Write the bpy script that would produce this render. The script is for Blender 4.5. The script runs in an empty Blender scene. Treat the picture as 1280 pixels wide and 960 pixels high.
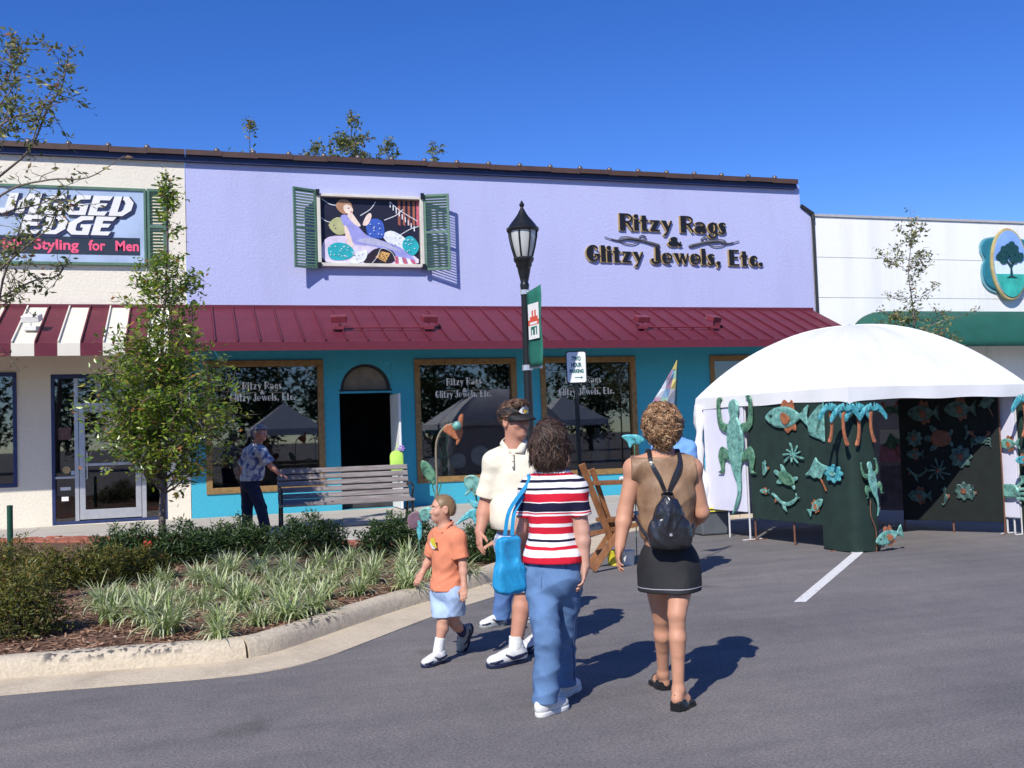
import bpy, bmesh, math, random
import numpy as np
from mathutils import Vector, Matrix
PI = math.pi
S = bpy.context.scene
COL = S.collection
# ------------------------------------------------------------------ camera, sky, sun, exposure
FOC = 1281.97                                   # focal length in pixels of a 1280 wide picture
YAW, PITCH, ROLL, CH, CD = 0.307984963, 0.0487057159, -0.0347546269, 1.56475319, 20.8975889
FW = Vector((math.cos(PITCH)*math.sin(YAW), math.cos(PITCH)*math.cos(YAW), math.sin(PITCH)))
_r = Vector((math.cos(YAW), -math.sin(YAW), 0)); _u = _r.cross(FW)
RT = math.cos(ROLL)*_r + math.sin(ROLL)*_u
UP = -math.sin(ROLL)*_r + math.cos(ROLL)*_u
EYE = Vector((0, -CD, CH))
cam_data = bpy.data.cameras.new('camera'); cam = bpy.data.objects.new('camera', cam_data); COL.objects.link(cam)
cam_data.sensor_width = 36; cam_data.lens = FOC/1280*36; cam_data.clip_end = 3000; cam_data.clip_start = .1
m3 = Matrix((RT, UP, -FW)).transposed()
cam.matrix_world = Matrix.Translation(EYE) @ m3.to_4x4()
S.camera = cam
S.view_settings.view_transform = 'Standard'; S.view_settings.look = 'None'
S.view_settings.exposure = 0.22; S.view_settings.gamma = 1.0
S.render.engine = 'CYCLES'
S.cycles.max_bounces = 8; S.cycles.transparent_max_bounces = 16
SUN_DIR = Vector((1.25344, 1.45932, -1.70)).normalized()      # the way the light travels
sun_el = math.asin(-SUN_DIR.z)
sd = bpy.data.lights.new('sun', 'SUN'); sd.energy = 4.7; sd.angle = math.radians(.5); sd.color = (1, .955, .88)
sun = bpy.data.objects.new('sun', sd); COL.objects.link(sun)
sun.rotation_euler = SUN_DIR.to_track_quat('-Z', 'Y').to_euler()
W = bpy.data.worlds.new('World'); S.world = W; W.use_nodes = True
wn = W.node_tree.nodes; wl = W.node_tree.links
sky = wn.new('ShaderNodeTexSky'); sky.sky_type = 'NISHITA'; sky.sun_disc = False
sky.sun_elevation = sun_el
sky.sun_rotation = math.atan2(-SUN_DIR.x, -SUN_DIR.y)
sky.air_density = .75; sky.dust_density = 0.0; sky.ozone_density = 4.0; sky.altitude = 0
hs = wn.new('ShaderNodeHueSaturation'); hs.inputs['Saturation'].default_value = 1.27; hs.inputs['Hue'].default_value = .517
wl.new(sky.outputs[0], hs.inputs['Color']); wl.new(hs.outputs[0], wn['Background'].inputs['Color'])
wn['Background'].inputs['Strength'].default_value = .15

def at(px, py, Y=0.0):                          # the point of the plane y = Y seen at a pixel of the 1280 wide photo
    d = FW + RT*((px-640)/FOC) + UP*((480-py)/FOC)
    return EYE + d*((Y-EYE.y)/d.y)
def gr(px, py, z=0.0):
    d = FW + RT*((px-640)/FOC) + UP*((480-py)/FOC)
    return EYE + d*((z-EYE.z)/d.z)
def dp(px, py, dep):
    return EYE + (FW + RT*((px-640)/FOC) + UP*((480-py)/FOC))*dep

# ------------------------------------------------------------------ materials
MATS = {}
def nodes_of(name):
    m = bpy.data.materials.new(name); m.use_nodes = True
    return m, m.node_tree.nodes, m.node_tree.links, m.node_tree.nodes['Principled BSDF']
def mat(name, col, rough=.7, var=.12, scale=6.0, bump=0.0, bscale=60.0, metal=0.0, col2=None, spec=.4, stretch=None, ramp=(.3,.7), coat=0, detail=6, leafvar=None, transl=0.0):
    if name in MATS: return MATS[name]
    m, n, l, b = nodes_of(name)
    b.inputs['Roughness'].default_value = rough; b.inputs['Metallic'].default_value = metal
    b.inputs['Specular IOR Level'].default_value = spec; b.inputs['Coat Weight'].default_value = coat
    tc = n.new('ShaderNodeTexCoord'); vec = tc.outputs['Object']
    if stretch:
        mp = n.new('ShaderNodeMapping'); mp.inputs['Scale'].default_value = stretch
        l.new(vec, mp.inputs['Vector']); vec = mp.outputs[0]
    nz = n.new('ShaderNodeTexNoise'); nz.inputs['Scale'].default_value = scale; nz.inputs['Detail'].default_value = detail
    nz.inputs['Roughness'].default_value = .6
    l.new(vec, nz.inputs['Vector'])
    rp = n.new('ShaderNodeValToRGB'); rp.color_ramp.elements[0].position = ramp[0]; rp.color_ramp.elements[1].position = ramp[1]
    c1 = tuple(max(0, c*(1-var)) for c in col) if col2 is None else col
    c2 = tuple(min(1, c*(1+var)) for c in col) if col2 is None else col2
    rp.color_ramp.elements[0].color = (*c1, 1); rp.color_ramp.elements[1].color = (*c2, 1)
    l.new(nz.outputs['Fac'], rp.inputs['Fac']); out = rp.outputs[0]
    if leafvar:
        at_ = n.new('ShaderNodeAttribute'); at_.attribute_name = 'tint'
        r2 = n.new('ShaderNodeValToRGB'); els = r2.color_ramp.elements
        while len(els) < len(leafvar): els.new(.5)
        for e, (p_, c_) in zip(els, leafvar): e.position = p_; e.color = (*c_, 1)
        l.new(at_.outputs['Fac'], r2.inputs['Fac']); out = r2.outputs[0]
    l.new(out, b.inputs['Base Color'])
    if bump:
        n2 = n.new('ShaderNodeTexNoise'); n2.inputs['Scale'].default_value = bscale; n2.inputs['Detail'].default_value = 5
        l.new(vec, n2.inputs['Vector'])
        bp = n.new('ShaderNodeBump'); bp.inputs['Strength'].default_value = bump; bp.inputs['Distance'].default_value = .02
        l.new(n2.outputs['Fac'], bp.inputs['Height']); l.new(bp.outputs[0], b.inputs['Normal'])
    if transl:
        tr = n.new('ShaderNodeBsdfTranslucent'); l.new(out, tr.inputs['Color'])
        mx = n.new('ShaderNodeMixShader'); mx.inputs[0].default_value = transl
        l.new(b.outputs[0], mx.inputs[1]); l.new(tr.outputs[0], mx.inputs[2])
        l.new(mx.outputs[0], n['Material Output'].inputs['Surface'])
    MATS[name] = m
    return m
def stained(name, col, dirt, amount=.5, scale=1.2, rough=.85, bump=.25, bscale=90, streak=(1, 1, .25), fine=.06, lo=.48, hi=.8, band=None):
    """painted render or concrete: even coat, soft patches and streaks of dirt, fine grain"""
    if name in MATS: return MATS[name]
    m, n, l, b = nodes_of(name)
    b.inputs['Roughness'].default_value = rough; b.inputs['Specular IOR Level'].default_value = .25
    tc = n.new('ShaderNodeTexCoord'); mp = n.new('ShaderNodeMapping'); mp.inputs['Scale'].default_value = streak
    l.new(tc.outputs['Object'], mp.inputs['Vector'])
    n1 = n.new('ShaderNodeTexNoise'); n1.inputs['Scale'].default_value = scale; n1.inputs['Detail'].default_value = 9; n1.inputs['Roughness'].default_value = .65
    l.new(mp.outputs[0], n1.inputs['Vector'])
    r1 = n.new('ShaderNodeValToRGB'); r1.color_ramp.elements[0].position = lo; r1.color_ramp.elements[1].position = hi
    r1.color_ramp.elements[0].color = (0, 0, 0, 1); r1.color_ramp.elements[1].color = (amount,)*3+(1,)
    l.new(n1.outputs['Fac'], r1.inputs['Fac'])
    n2 = n.new('ShaderNodeTexNoise'); n2.inputs['Scale'].default_value = bscale; n2.inputs['Detail'].default_value = 4
    l.new(tc.outputs['Object'], n2.inputs['Vector'])
    r2 = n.new('ShaderNodeValToRGB')
    r2.color_ramp.elements[0].position = .3; r2.color_ramp.elements[1].position = .7
    r2.color_ramp.elements[0].color = (*[c*(1-fine) for c in col], 1); r2.color_ramp.elements[1].color = (*[min(1, c*(1+fine)) for c in col], 1)
    l.new(n2.outputs['Fac'], r2.inputs['Fac'])
    fac = r1.outputs[0]
    if band:                                     # grime that gathers at one height (scuffed kerb edge)
        sp = n.new('ShaderNodeSeparateXYZ'); l.new(tc.outputs['Object'], sp.inputs[0]); mr = n.new('ShaderNodeMapRange'); mr.inputs['From Min'].default_value = band[0]; mr.inputs['From Max'].default_value = band[1]; l.new(sp.outputs['Z'], mr.inputs['Value'])
        mp2 = n.new('ShaderNodeMapping'); mp2.inputs['Scale'].default_value = (9, 9, 2.5); l.new(tc.outputs['Object'], mp2.inputs['Vector']); n5 = n.new('ShaderNodeTexNoise'); n5.inputs['Scale'].default_value = 2.4; n5.inputs['Detail'].default_value = 8; l.new(mp2.outputs[0], n5.inputs['Vector'])
        r5 = n.new('ShaderNodeValToRGB'); r5.color_ramp.elements[0].position = .50; r5.color_ramp.elements[1].position = .58; r5.color_ramp.elements[0].color = (0, 0, 0, 1); r5.color_ramp.elements[1].color = (1.0, 1.0, 1.0, 1); l.new(n5.outputs['Fac'], r5.inputs['Fac'])
        n6 = n.new('ShaderNodeTexNoise'); n6.inputs['Scale'].default_value = .9; l.new(tc.outputs['Object'], n6.inputs['Vector']); r6 = n.new('ShaderNodeValToRGB'); r6.color_ramp.elements[0].position = .46; r6.color_ramp.elements[1].position = .54; l.new(n6.outputs['Fac'], r6.inputs['Fac'])
        m1 = n.new('ShaderNodeMath'); m1.operation = 'MULTIPLY'; l.new(mr.outputs[0], m1.inputs[0]); l.new(r5.outputs[0], m1.inputs[1]); m2_ = n.new('ShaderNodeMath'); m2_.operation = 'MULTIPLY'; l.new(m1.outputs[0], m2_.inputs[0]); l.new(r6.outputs[0], m2_.inputs[1])
        mxx = n.new('ShaderNodeMath'); mxx.operation = 'MAXIMUM'; l.new(m2_.outputs[0], mxx.inputs[0]); l.new(fac, mxx.inputs[1]); fac = mxx.outputs[0]
    mx = n.new('ShaderNodeMix'); mx.data_type = 'RGBA'; l.new(fac, mx.inputs[0]); l.new(r2.outputs[0], mx.inputs[6])
    mx.inputs[7].default_value = (*dirt, 1); l.new(mx.outputs[2], b.inputs['Base Color'])
    n3 = n.new('ShaderNodeTexNoise'); n3.inputs['Scale'].default_value = bscale*.25; n3.inputs['Detail'].default_value = 8; n3.inputs['Roughness'].default_value = .7
    l.new(tc.outputs['Object'], n3.inputs['Vector'])
    bp = n.new('ShaderNodeBump'); bp.inputs['Strength'].default_value = bump; bp.inputs['Distance'].default_value = .03
    l.new(n3.outputs['Fac'], bp.inputs['Height']); l.new(bp.outputs[0], b.inputs['Normal'])
    MATS[name] = m
    return m
def glass(name, tint=(.8, .86, .84), ior=2.3):
    if name in MATS: return MATS[name]
    m, n, l, b = nodes_of(name); n.remove(b)
    t = n.new('ShaderNodeBsdfTransparent'); t.inputs[0].default_value = (*tint, 1)
    g = n.new('ShaderNodeBsdfGlossy'); g.inputs['Roughness'].default_value = .015
    f = n.new('ShaderNodeFresnel'); f.inputs['IOR'].default_value = ior
    tc = n.new('ShaderNodeTexCoord'); nz = n.new('ShaderNodeTexNoise'); nz.inputs['Scale'].default_value = 1.3
    l.new(tc.outputs['Object'], nz.inputs['Vector'])
    bp = n.new('ShaderNodeBump'); bp.inputs['Strength'].default_value = .02; l.new(nz.outputs['Fac'], bp.inputs['Height'])
    l.new(bp.outputs[0], g.inputs['Normal'])
    x = n.new('ShaderNodeMixShader'); l.new(f.outputs[0], x.inputs[0]); l.new(t.outputs[0], x.inputs[1]); l.new(g.outputs[0], x.inputs[2])
    l.new(x.outputs[0], n['Material Output'].inputs['Surface'])
    MATS[name] = m
    return m
def emit(name, col, st):
    if name in MATS: return MATS[name]
    m, n, l, b = nodes_of(name)
    b.inputs['Emission Color'].default_value = (*col, 1); b.inputs['Emission Strength'].default_value = st
    b.inputs['Base Color'].default_value = (.8, .8, .8, 1)
    MATS[name] = m
    return m

# ------------------------------------------------------------------ object helpers
ORG = {}                                        # origin of a thing, so children can be given in world coordinates
def tag(o, label=None, cat=None, group=None, kind=None):
    if label: o['label'] = label
    if cat: o['category'] = cat
    if group: o['group'] = group
    if kind: o['kind'] = kind
    return o
def thing(name, label, cat, loc=(0, 0, 0), group=None, kind=None):
    o = bpy.data.objects.new(name, None); COL.objects.link(o); o.location = loc; o.empty_display_size = .2
    ORG[o.name] = Vector(loc)
    return tag(o, label, cat, group, kind)
def link(name, me, parent=None, org=None):
    o = bpy.data.objects.new(name, me); COL.objects.link(o)
    if parent is not None: o.parent = parent; ORG[o.name] = ORG[parent.name]
    else:
        ORG[o.name] = Vector((0, 0, 0)) if org is None else Vector(org)
        if org is not None: o.location = org
    return o
def copy_tree(o, loc=None, rotz=None, scale=None, parent=None):
    kids = list(o.children)
    c = o.copy(); COL.objects.link(c)
    if parent is not None: c.parent = parent
    if loc is not None: c.location = loc
    if rotz is not None: c.rotation_euler = (0, 0, rotz)
    if scale is not None: c.scale = (scale,)*3 if not hasattr(scale, '__len__') else scale
    for k in kids: copy_tree(k, parent=c)
    ORG[c.name] = Vector(c.location)
    return c
def basis(axis):
    a = Vector(axis).normalized()
    u = a.cross(Vector((0, 0, 1)));
    if u.length < 1e-4: u = Vector((1, 0, 0))
    u.normalize(); return a, u, u.cross(a).normalized()
class MB:
    """collects geometry of ONE object"""
    def __init__(s): s.v = []; s.f = []; s.mi = []; s.cur = 0; s.tint = None
    def m(s, i): s.cur = i; return s
    def add(s, vs, fs):
        b = len(s.v); s.v += [tuple(v) for v in vs]
        for f in fs: s.f.append(tuple(i+b for i in f)); s.mi.append(s.cur)
        return s
    def quad(s, a, b, c, d): return s.add([a, b, c, d], [(0, 1, 2, 3)])
    def box(s, x0, x1, y0, y1, z0, z1):
        return s.add([(x0,y0,z0),(x1,y0,z0),(x1,y1,z0),(x0,y1,z0),(x0,y0,z1),(x1,y0,z1),(x1,y1,z1),(x0,y1,z1)],
                     [(0,3,2,1),(4,5,6,7),(0,1,5,4),(1,2,6,5),(2,3,7,6),(3,0,4,7)])
    def obox(s, c, ax, ay, az):                 # centre and three half-axis vectors
        c, ax, ay, az = map(Vector, (c, ax, ay, az))
        vs = [c+sx*ax+sy*ay+sz*az for sz in (-1, 1) for sx, sy in ((-1,-1),(1,-1),(1,1),(-1,1))]
        return s.add(vs, [(0,3,2,1),(4,5,6,7),(0,1,5,4),(1,2,6,5),(2,3,7,6),(3,0,4,7)])
    def beam(s, a, b, w, h, up=(0, 0, 1)):      # rectangular bar from a to b
        a, b = Vector(a), Vector(b); d = (b-a); L = d.length; d.normalize()
        u = d.cross(Vector(up));
        if u.length < 1e-4: u = d.cross(Vector((1, 0, 0)))
        u.normalize(); v = u.cross(d)
        return s.obox((a+b)/2, d*L/2, u*w/2, v*h/2)
    def tube(s, pts, r, n=8, cap=True):
        pts = [Vector(p) for p in pts]; k = len(pts); rs = r if hasattr(r, '__len__') else [r]*k
        rings = []; up = None
        for i, p in enumerate(pts):
            d = (pts[min(i+1, k-1)]-pts[max(i-1, 0)]).normalized()
            if up is None: _, up, _ = basis(d)
            up = (up-d*up.dot(d)).normalized(); w = d.cross(up)
            rings.append([p+(up*math.cos(2*PI*j/n)+w*math.sin(2*PI*j/n))*rs[i] for j in range(n)])
        vs = [v for g in rings for v in g]; fs = []
        for i in range(k-1):
            for j in range(n): fs.append((i*n+j, i*n+(j+1)%n, (i+1)*n+(j+1)%n, (i+1)*n+j))
        if cap: fs += [tuple(range(n))[::-1], tuple((k-1)*n+j for j in range(n))]
        return s.add(vs, fs)
    def lathe(s, prof, c=(0, 0, 0), n=20):      # [(radius, z)]
        c = Vector(c); vs = []; fs = []; k = len(prof)
        for r, z in prof: vs += [c+Vector((r*math.cos(2*PI*j/n), r*math.sin(2*PI*j/n), z)) for j in range(n)]
        for i in range(k-1):
            for j in range(n): fs.append((i*n+j, i*n+(j+1)%n, (i+1)*n+(j+1)%n, (i+1)*n+j))
        fs += [tuple(range(n))[::-1], tuple((k-1)*n+j for j in range(n))]
        return s.add(vs, fs)
    def prism(s, pts, o, ux, uy, t):            # polygon in the plane (o, ux, uy), from -t/2 to t/2 on its normal
        o, ux, uy = map(Vector, (o, ux, uy)); nn = ux.cross(uy).normalized()*t/2; k = len(pts)
        P = [o+ux*p[0]+uy*p[1] for p in pts]
        ar = sum(pts[i][0]*pts[(i+1) % k][1]-pts[(i+1) % k][0]*pts[i][1] for i in range(k))
        if ar < 0: P = P[::-1]
        vs = [p+nn for p in P]+[p-nn for p in P]
        return s.add(vs, [tuple(range(k)), tuple(range(k, 2*k))[::-1]]+[(i+k, (i+1) % k+k, (i+1) % k, i) for i in range(k)])
    def build(s, name, mats, parent=None, smooth=False, bevel=0, org=None, local=False, autos=None):
        me = bpy.data.meshes.new(name)
        o = link(name, me, parent, org)
        off = (0, 0, 0) if local else ORG[o.name]
        me.from_pydata([(v[0]-off[0], v[1]-off[1], v[2]-off[2]) for v in s.v], [], s.f)
        for mm in (mats if isinstance(mats, (list, tuple)) else [mats]): me.materials.append(mm)
        if max(s.mi, default=0): me.polygons.foreach_set('material_index', s.mi)
        if smooth: me.polygons.foreach_set('use_smooth', [True]*len(s.f))
        if s.tint is not None:
            a = me.attributes.new('tint', 'FLOAT', 'FACE'); a.data.foreach_set('value', s.tint)
        me.update()
        if autos is not None: me.set_sharp_from_angle(angle=math.radians(autos))
        if bevel:
            b = o.modifiers.new('bevel', 'BEVEL'); b.width = bevel; b.segments = 2; b.limit_method = 'ANGLE'; b.angle_limit = math.radians(40)
        return o
def np_mesh(name, V, F, mats, parent=None, smooth=True, org=None, tint=None, midx=None):
    """V (n,3) world coordinates, F (m,3|4)"""
    me = bpy.data.meshes.new(name); o = link(name, me, parent, org)
    off = ORG[o.name]; V = np.asarray(V, np.float32)-np.array(off, np.float32); F = np.asarray(F, np.int32); k = F.shape[1]
    me.vertices.add(len(V)); me.vertices.foreach_set('co', V.ravel())
    me.loops.add(F.size); me.loops.foreach_set('vertex_index', F.ravel())
    me.polygons.add(len(F)); me.polygons.foreach_set('loop_start', np.arange(0, F.size, k, dtype=np.int32))
    me.polygons.foreach_set('loop_total', np.full(len(F), k, np.int32))
    for mm in (mats if isinstance(mats, (list, tuple)) else [mats]): me.materials.append(mm)
    if midx is not None: me.polygons.foreach_set('material_index', np.asarray(midx, np.int32))
    me.polygons.foreach_set('use_smooth', np.full(len(F), smooth, bool))
    if tint is not None:
        a = me.attributes.new('tint', 'FLOAT', 'FACE'); a.data.foreach_set('value', np.asarray(tint, np.float32))
    me.update(); me.validate()
    return o
def text_geo(txt, size, bold=0.0, sx=1.0):
    c = bpy.data.curves.new('t', 'FONT'); c.body = txt; c.size = size; c.offset = bold; c.resolution_u = 3
    o = bpy.data.objects.new('t', c); COL.objects.link(o)
    dg = bpy.context.evaluated_depsgraph_get(); me = bpy.data.meshes.new_from_object(o.evaluated_get(dg))
    vs = [(v.co.x*sx, v.co.y) for v in me.vertices]; fs = [tuple(p.vertices) for p in me.polygons]
    bpy.data.objects.remove(o); bpy.data.meshes.remove(me); bpy.data.curves.remove(c)
    return vs, fs
def put_text(mb, txt, o, ux, uy, size, bold=0.0, sx=1.0, lift=0.003, center=False, width=None):
    vs, fs = text_geo(txt, size, bold, sx)
    x0 = min(v[0] for v in vs); x1 = max(v[0] for v in vs)
    k = 1 if width is None else width/(x1-x0)
    o, ux, uy = map(Vector, (o, ux, uy)); nn = ux.cross(uy).normalized()
    sh = -(x0+x1)/2 if center else -x0
    mb.add([o+ux*((v[0]+sh)*k)+uy*v[1]+nn*lift for v in vs], fs)
def smooth_path(pts, sub=6):
    """Catmull-Rom through the points"""
    P = [Vector(p) for p in pts]; P = [2*P[0]-P[1]]+P+[2*P[-1]-P[-2]]; out = []
    for i in range(1, len(P)-2):
        for k in range(sub):
            t = k/sub; a, b, c, d = P[i-1:i+3]
            out.append(.5*((2*b)+(c-a)*t+(2*a-5*b+4*c-d)*t*t+(3*b-a-3*c+d)*t**3))
    out.append(P[-2]); return out
def closed2d(pts, sub=4):
    n = len(pts); out = []
    for i in range(n):
        a, b, c, d = [Vector((*pts[(i+k) % n], 0)) for k in (-1, 0, 1, 2)]
        for k in range(sub):
            t = k/sub; q = .5*((2*b)+(c-a)*t+(2*a-5*b+4*c-d)*t*t+(3*b-a-3*c+d)*t**3); out.append((q.x, q.y))
    return out
RNG = random.Random(7); NR = np.random.default_rng(11)

# ------------------------------------------------------------------ shared materials
lav = stained('lavender_render', (.43, .45, .68), (.35, .36, .54), .55, 1.0, bump=.35, bscale=70)
turq = stained('turquoise_render', (.055, .385, .52), (.06, .33, .43), .5, 1.2, bump=.45, bscale=70)
cream = stained('cream_render', (.76, .70, .58), (.62, .56, .46), .4, 1.0, bump=.5, bscale=70)
whitew = stained('white_render', (.80, .80, .77), (.55, .55, .53), .5, .9, bump=.2, bscale=60, streak=(1.5, 1, .12))
maroon = mat('maroon_metal', (.118, .017, .032), .6, .22, 1.5, .08, 6, spec=.3)
creamm = mat('cream_metal', (.70, .66, .55), .45, .06, 2)
browntrim = mat('brown_trim', (.075, .042, .032), .5, .2, 3)
navy = mat('navy_paint_and_shade', (.02, .03, .09), .5, .2, 4)
goldwood = mat('golden_wood', (.25, .15, .055), .5, .3, 5, .15, 40, stretch=(3, 3, 3))
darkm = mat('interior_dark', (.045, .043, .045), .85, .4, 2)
intfloor = mat('interior_floor', (.10, .075, .05), .7, .3, 4)
silver = mat('aluminium', (.55, .56, .58), .35, .08, 8, metal=.6)
blackm = mat('black_metal', (.012, .013, .014), .35, .2, 10, .05, 60)
greenpaint = mat('green_paint', (.085, .17, .115), .5, .15, 6, .08, 40)
pane_m = glass('shop_glass')
shopwhite = mat('white_lettering', (.75, .74, .70), .6, .04, 5)
goldlet = mat('gold_edge', (.42, .30, .14), .45, .2, 8)
blacklet = mat('black_lettering', (.010, .009, .010), .4, .2, 8)
# ------------------------------------------------------------------ GROUND
def asphalt_mat():
    m, n, l, b = nodes_of('asphalt'); b.inputs['Roughness'].default_value = .88; b.inputs['Specular IOR Level'].default_value = .3
    tc = n.new('ShaderNodeTexCoord'); v = tc.outputs['Object']
    def noise(sc, det=6, ro=.6):
        q = n.new('ShaderNodeTexNoise'); q.inputs['Scale'].default_value = sc; q.inputs['Detail'].default_value = det; q.inputs['Roughness'].default_value = ro
        l.new(v, q.inputs['Vector']); return q.outputs['Fac']
    def ramp(src, a, b_, c1, c2):
        r = n.new('ShaderNodeValToRGB'); e = r.color_ramp.elements; e[0].position = a; e[1].position = b_; e[0].color = (*c1, 1); e[1].color = (*c2, 1)
        l.new(src, r.inputs['Fac']); return r.outputs[0]
    def mix(mode, f, a, b_):
        x = n.new('ShaderNodeMix'); x.data_type = 'RGBA'; x.blend_type = mode; x.inputs[0].default_value = f
        l.new(a, x.inputs[6]); l.new(b_, x.inputs[7]); return x.outputs[2]
    base = ramp(noise(60, 7, .85), .38, .64, (.105, .097, .093), (.305, .288, .278))
    big = ramp(noise(.55, 5), .3, .75, (.74, .74, .76), (1.08, 1.06, 1.04))
    mid = ramp(noise(6, 8, .75), .3, .75, (.84, .84, .85), (1.12, 1.11, 1.1))
    c = mix('MULTIPLY', 1, mix('MULTIPLY', 1, base, big), mid)
    vo = n.new('ShaderNodeTexVoronoi'); vo.inputs['Scale'].default_value = 30; l.new(v, vo.inputs['Vector'])
    sp = ramp(vo.outputs['Distance'], .10, .16, (1, 1, 1), (0, 0, 0))
    sel = ramp(noise(9, 2), .56, .60, (0, 0, 0), (1, 1, 1))
    q = mix('MULTIPLY', 1, sp, sel)
    x = n.new('ShaderNodeMix'); x.data_type = 'RGBA'; l.new(q, x.inputs[0]); l.new(c, x.inputs[6]); x.inputs[7].default_value = (.30, .295, .285, 1)
    oil = ramp(noise(.9, 3, .5), .66, .74, (1, 1, 1), (.62, .61, .60)); c2 = mix('MULTIPLY', 1, x.outputs[2], oil)
    mp = n.new('ShaderNodeMapping'); mp.inputs['Rotation'].default_value = (0, 0, .5); mp.inputs['Scale'].default_value = (.25, 3, 1); l.new(v, mp.inputs['Vector'])
    q2 = n.new('ShaderNodeTexNoise'); q2.inputs['Scale'].default_value = 1.1; q2.inputs['Detail'].default_value = 7; l.new(mp.outputs[0], q2.inputs['Vector'])
    c3 = mix('MULTIPLY', 1, c2, ramp(q2.outputs['Fac'], .35, .7, (.90, .90, .91), (1.12, 1.11, 1.10)))
    l.new(c3, b.inputs['Base Color'])
    bp = n.new('ShaderNodeBump'); bp.inputs['Strength'].default_value = .55; bp.inputs['Distance'].default_value = .012
    l.new(noise(90, 5, .7), bp.inputs['Height']); l.new(bp.outputs[0], b.inputs['Normal'])
    return m
asph = asphalt_mat()
conc = stained('kerb_concrete', (.54, .46, .34), (.09, .085, .08), .8, 2.6, bump=.5, bscale=50, streak=(1, 1, 1), fine=.14, lo=.60, hi=.72, band=(.085, .125))
gutterm = stained('gutter_concrete', (.56, .47, .34), (.26, .21, .15), .7, 2.0, bump=.4, bscale=60, streak=(1, 1, 1), fine=.12)
slabm = stained('sidewalk_concrete', (.46, .43, .38), (.30, .28, .25), .6, 1.4, bump=.3, bscale=60, streak=(1, 1, 1), fine=.1)
brickm = mat('red_paver', (.34, .115, .07), .85, .3, 9, .4, 60)
mulchm = mat('mulch', (.13, .072, .045), .95, .5, 14, .9, 40)
g = MB(); g.quad((-900, -900, 0), (900, -900, 0), (900, 900, 0), (-900, 900, 0))
road = g.build('road', asph); tag(road, kind='structure')

KB = [(-9, -13.0), (-4, -13.05), (-1.24, -13.1), (-.48, -13.16), (.1, -13.22), (.39, -13.2), (.62, -13.05), (.97, -12.65), (1.8, -11.69), (2.83, -10.67), (3.6, -9.7), (4.5, -8.45), (5.3, -7.2), (6.1, -6.1), (7.2, -5.5), (8.6, -5.32), (11, -5.3), (24, -5.3)]
KP = smooth_path([(x, y, 0) for x, y in KB], 6)
def offs(path, d):                               # to the left of travel (towards the bed)
    out = []
    for i, p in enumerate(path):
        t = (path[min(i+1, len(path)-1)]-path[max(i-1, 0)]).normalized(); out.append(p+Vector((-t.y, t.x, 0))*d)
    return out
# gutter pan: sloping strip in front of the kerb
a_, b_ = offs(KP, -.42), offs(KP, .02)
g = MB()
for i in range(len(KP)-1):
    z = Vector((0, 0, .006)); z2 = Vector((0, 0, .022))
    g.quad(a_[i]+z, a_[i+1]+z, b_[i+1]+z2, b_[i]+z2)
    g.quad(a_[i], a_[i+1], a_[i+1]+z, a_[i]+z)
gut = g.build('gutter', gutterm, smooth=True); tag(gut, kind='structure')
# kerb of cast segments with open joints
kerb = thing('kerb', None, None, (0, 0, 0), kind='structure')
prof = [(0, 0), (.012, .06), (.03, .115), (.06, .142), (.10, .152), (.17, .154), (.19, .145), (.19, 0)]
L = [0]
for i in range(1, len(KP)): L.append(L[-1]+(KP[i]-KP[i-1]).length)
def along(s):
    for i in range(len(L)-1):
        if L[i+1] >= s: t = (s-L[i])/(L[i+1]-L[i]); return KP[i].lerp(KP[i+1], t), (KP[i+1]-KP[i]).normalized()
    return KP[-1], (KP[-1]-KP[-2]).normalized()
j0 = min(range(len(KP)), key=lambda i: (KP[i]-Vector((.40, -13.19, 0))).length); s0 = L[j0]
joints = [s0+k*3.05 for k in range(-3, 9)]
joints = [0.0]+[s for s in joints if .3 < s < L[-1]-.3]+[L[-1]]
for a, b in zip(joints[:-1], joints[1:]):
    k = max(3, int((b-a)/.15)); g = MB(); rows = []
    for i in range(k+1):
        p, t = along(a+.012+(b-a-.024)*i/k); nn = Vector((-t.y, t.x, 0)); jz = RNG.uniform(-.003, .003)
        rows.append([p+nn*q[0]+Vector((0, 0, q[1]+(jz if q[1] > .1 else 0))) for q in prof])
    nP = len(prof); vs = [v for r_ in rows for v in r_]; fs = []
    for i in range(k):
        for j in range(nP-1): fs.append((i*nP+j, (i+1)*nP+j, (i+1)*nP+j+1, i*nP+j+1))
    fs += [tuple(range(nP)), tuple(k*nP+j for j in range(nP))[::-1]]
    g.add(vs, fs); g.build('kerb_segment', conc, kerb, smooth=True, autos=40)
# raised ground behind the kerb: planting soil, brick strip, concrete sidewalk
inner = [p for p in offs(KP, .18)]
BR = smooth_path([(-9, -2.6, 0), (-3.2, -3.0, 0), (-2, -3.5, 0), (-.3, -4.9, 0), (1, -6.4, 0), (2.1, -7.25, 0), (3.1, -8.3, 0), (3.75, -9.15, 0)], 6)
BR2 = offs(BR, .85)
bed = [p for p in inner if p.x < 3.75 and p.y < -8.9]
poly = [Vector((p.x, p.y, .13)) for p in bed]+[Vector((p.x, p.y, .13)) for p in reversed(BR)]
def ground_sheet(name, poly, m, z):
    bm = bmesh.new(); vs = [bm.verts.new((p.x, p.y, z)) for p in poly]; f = bm.faces.new(vs); f.normal_update()
    if f.normal.z < 0: f.normal_flip()
    bmesh.ops.triangulate(bm, faces=bm.faces[:])
    me = bpy.data.meshes.new(name); bm.to_mesh(me); bm.free(); me.materials.append(m)
    o = link(name, me); return tag(o, kind='structure')
ground_sheet('planting_bed', poly, mulchm, .125)
side_in = [p for p in inner if not (p.x < 3.75 and p.y < -8.9)]
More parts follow.
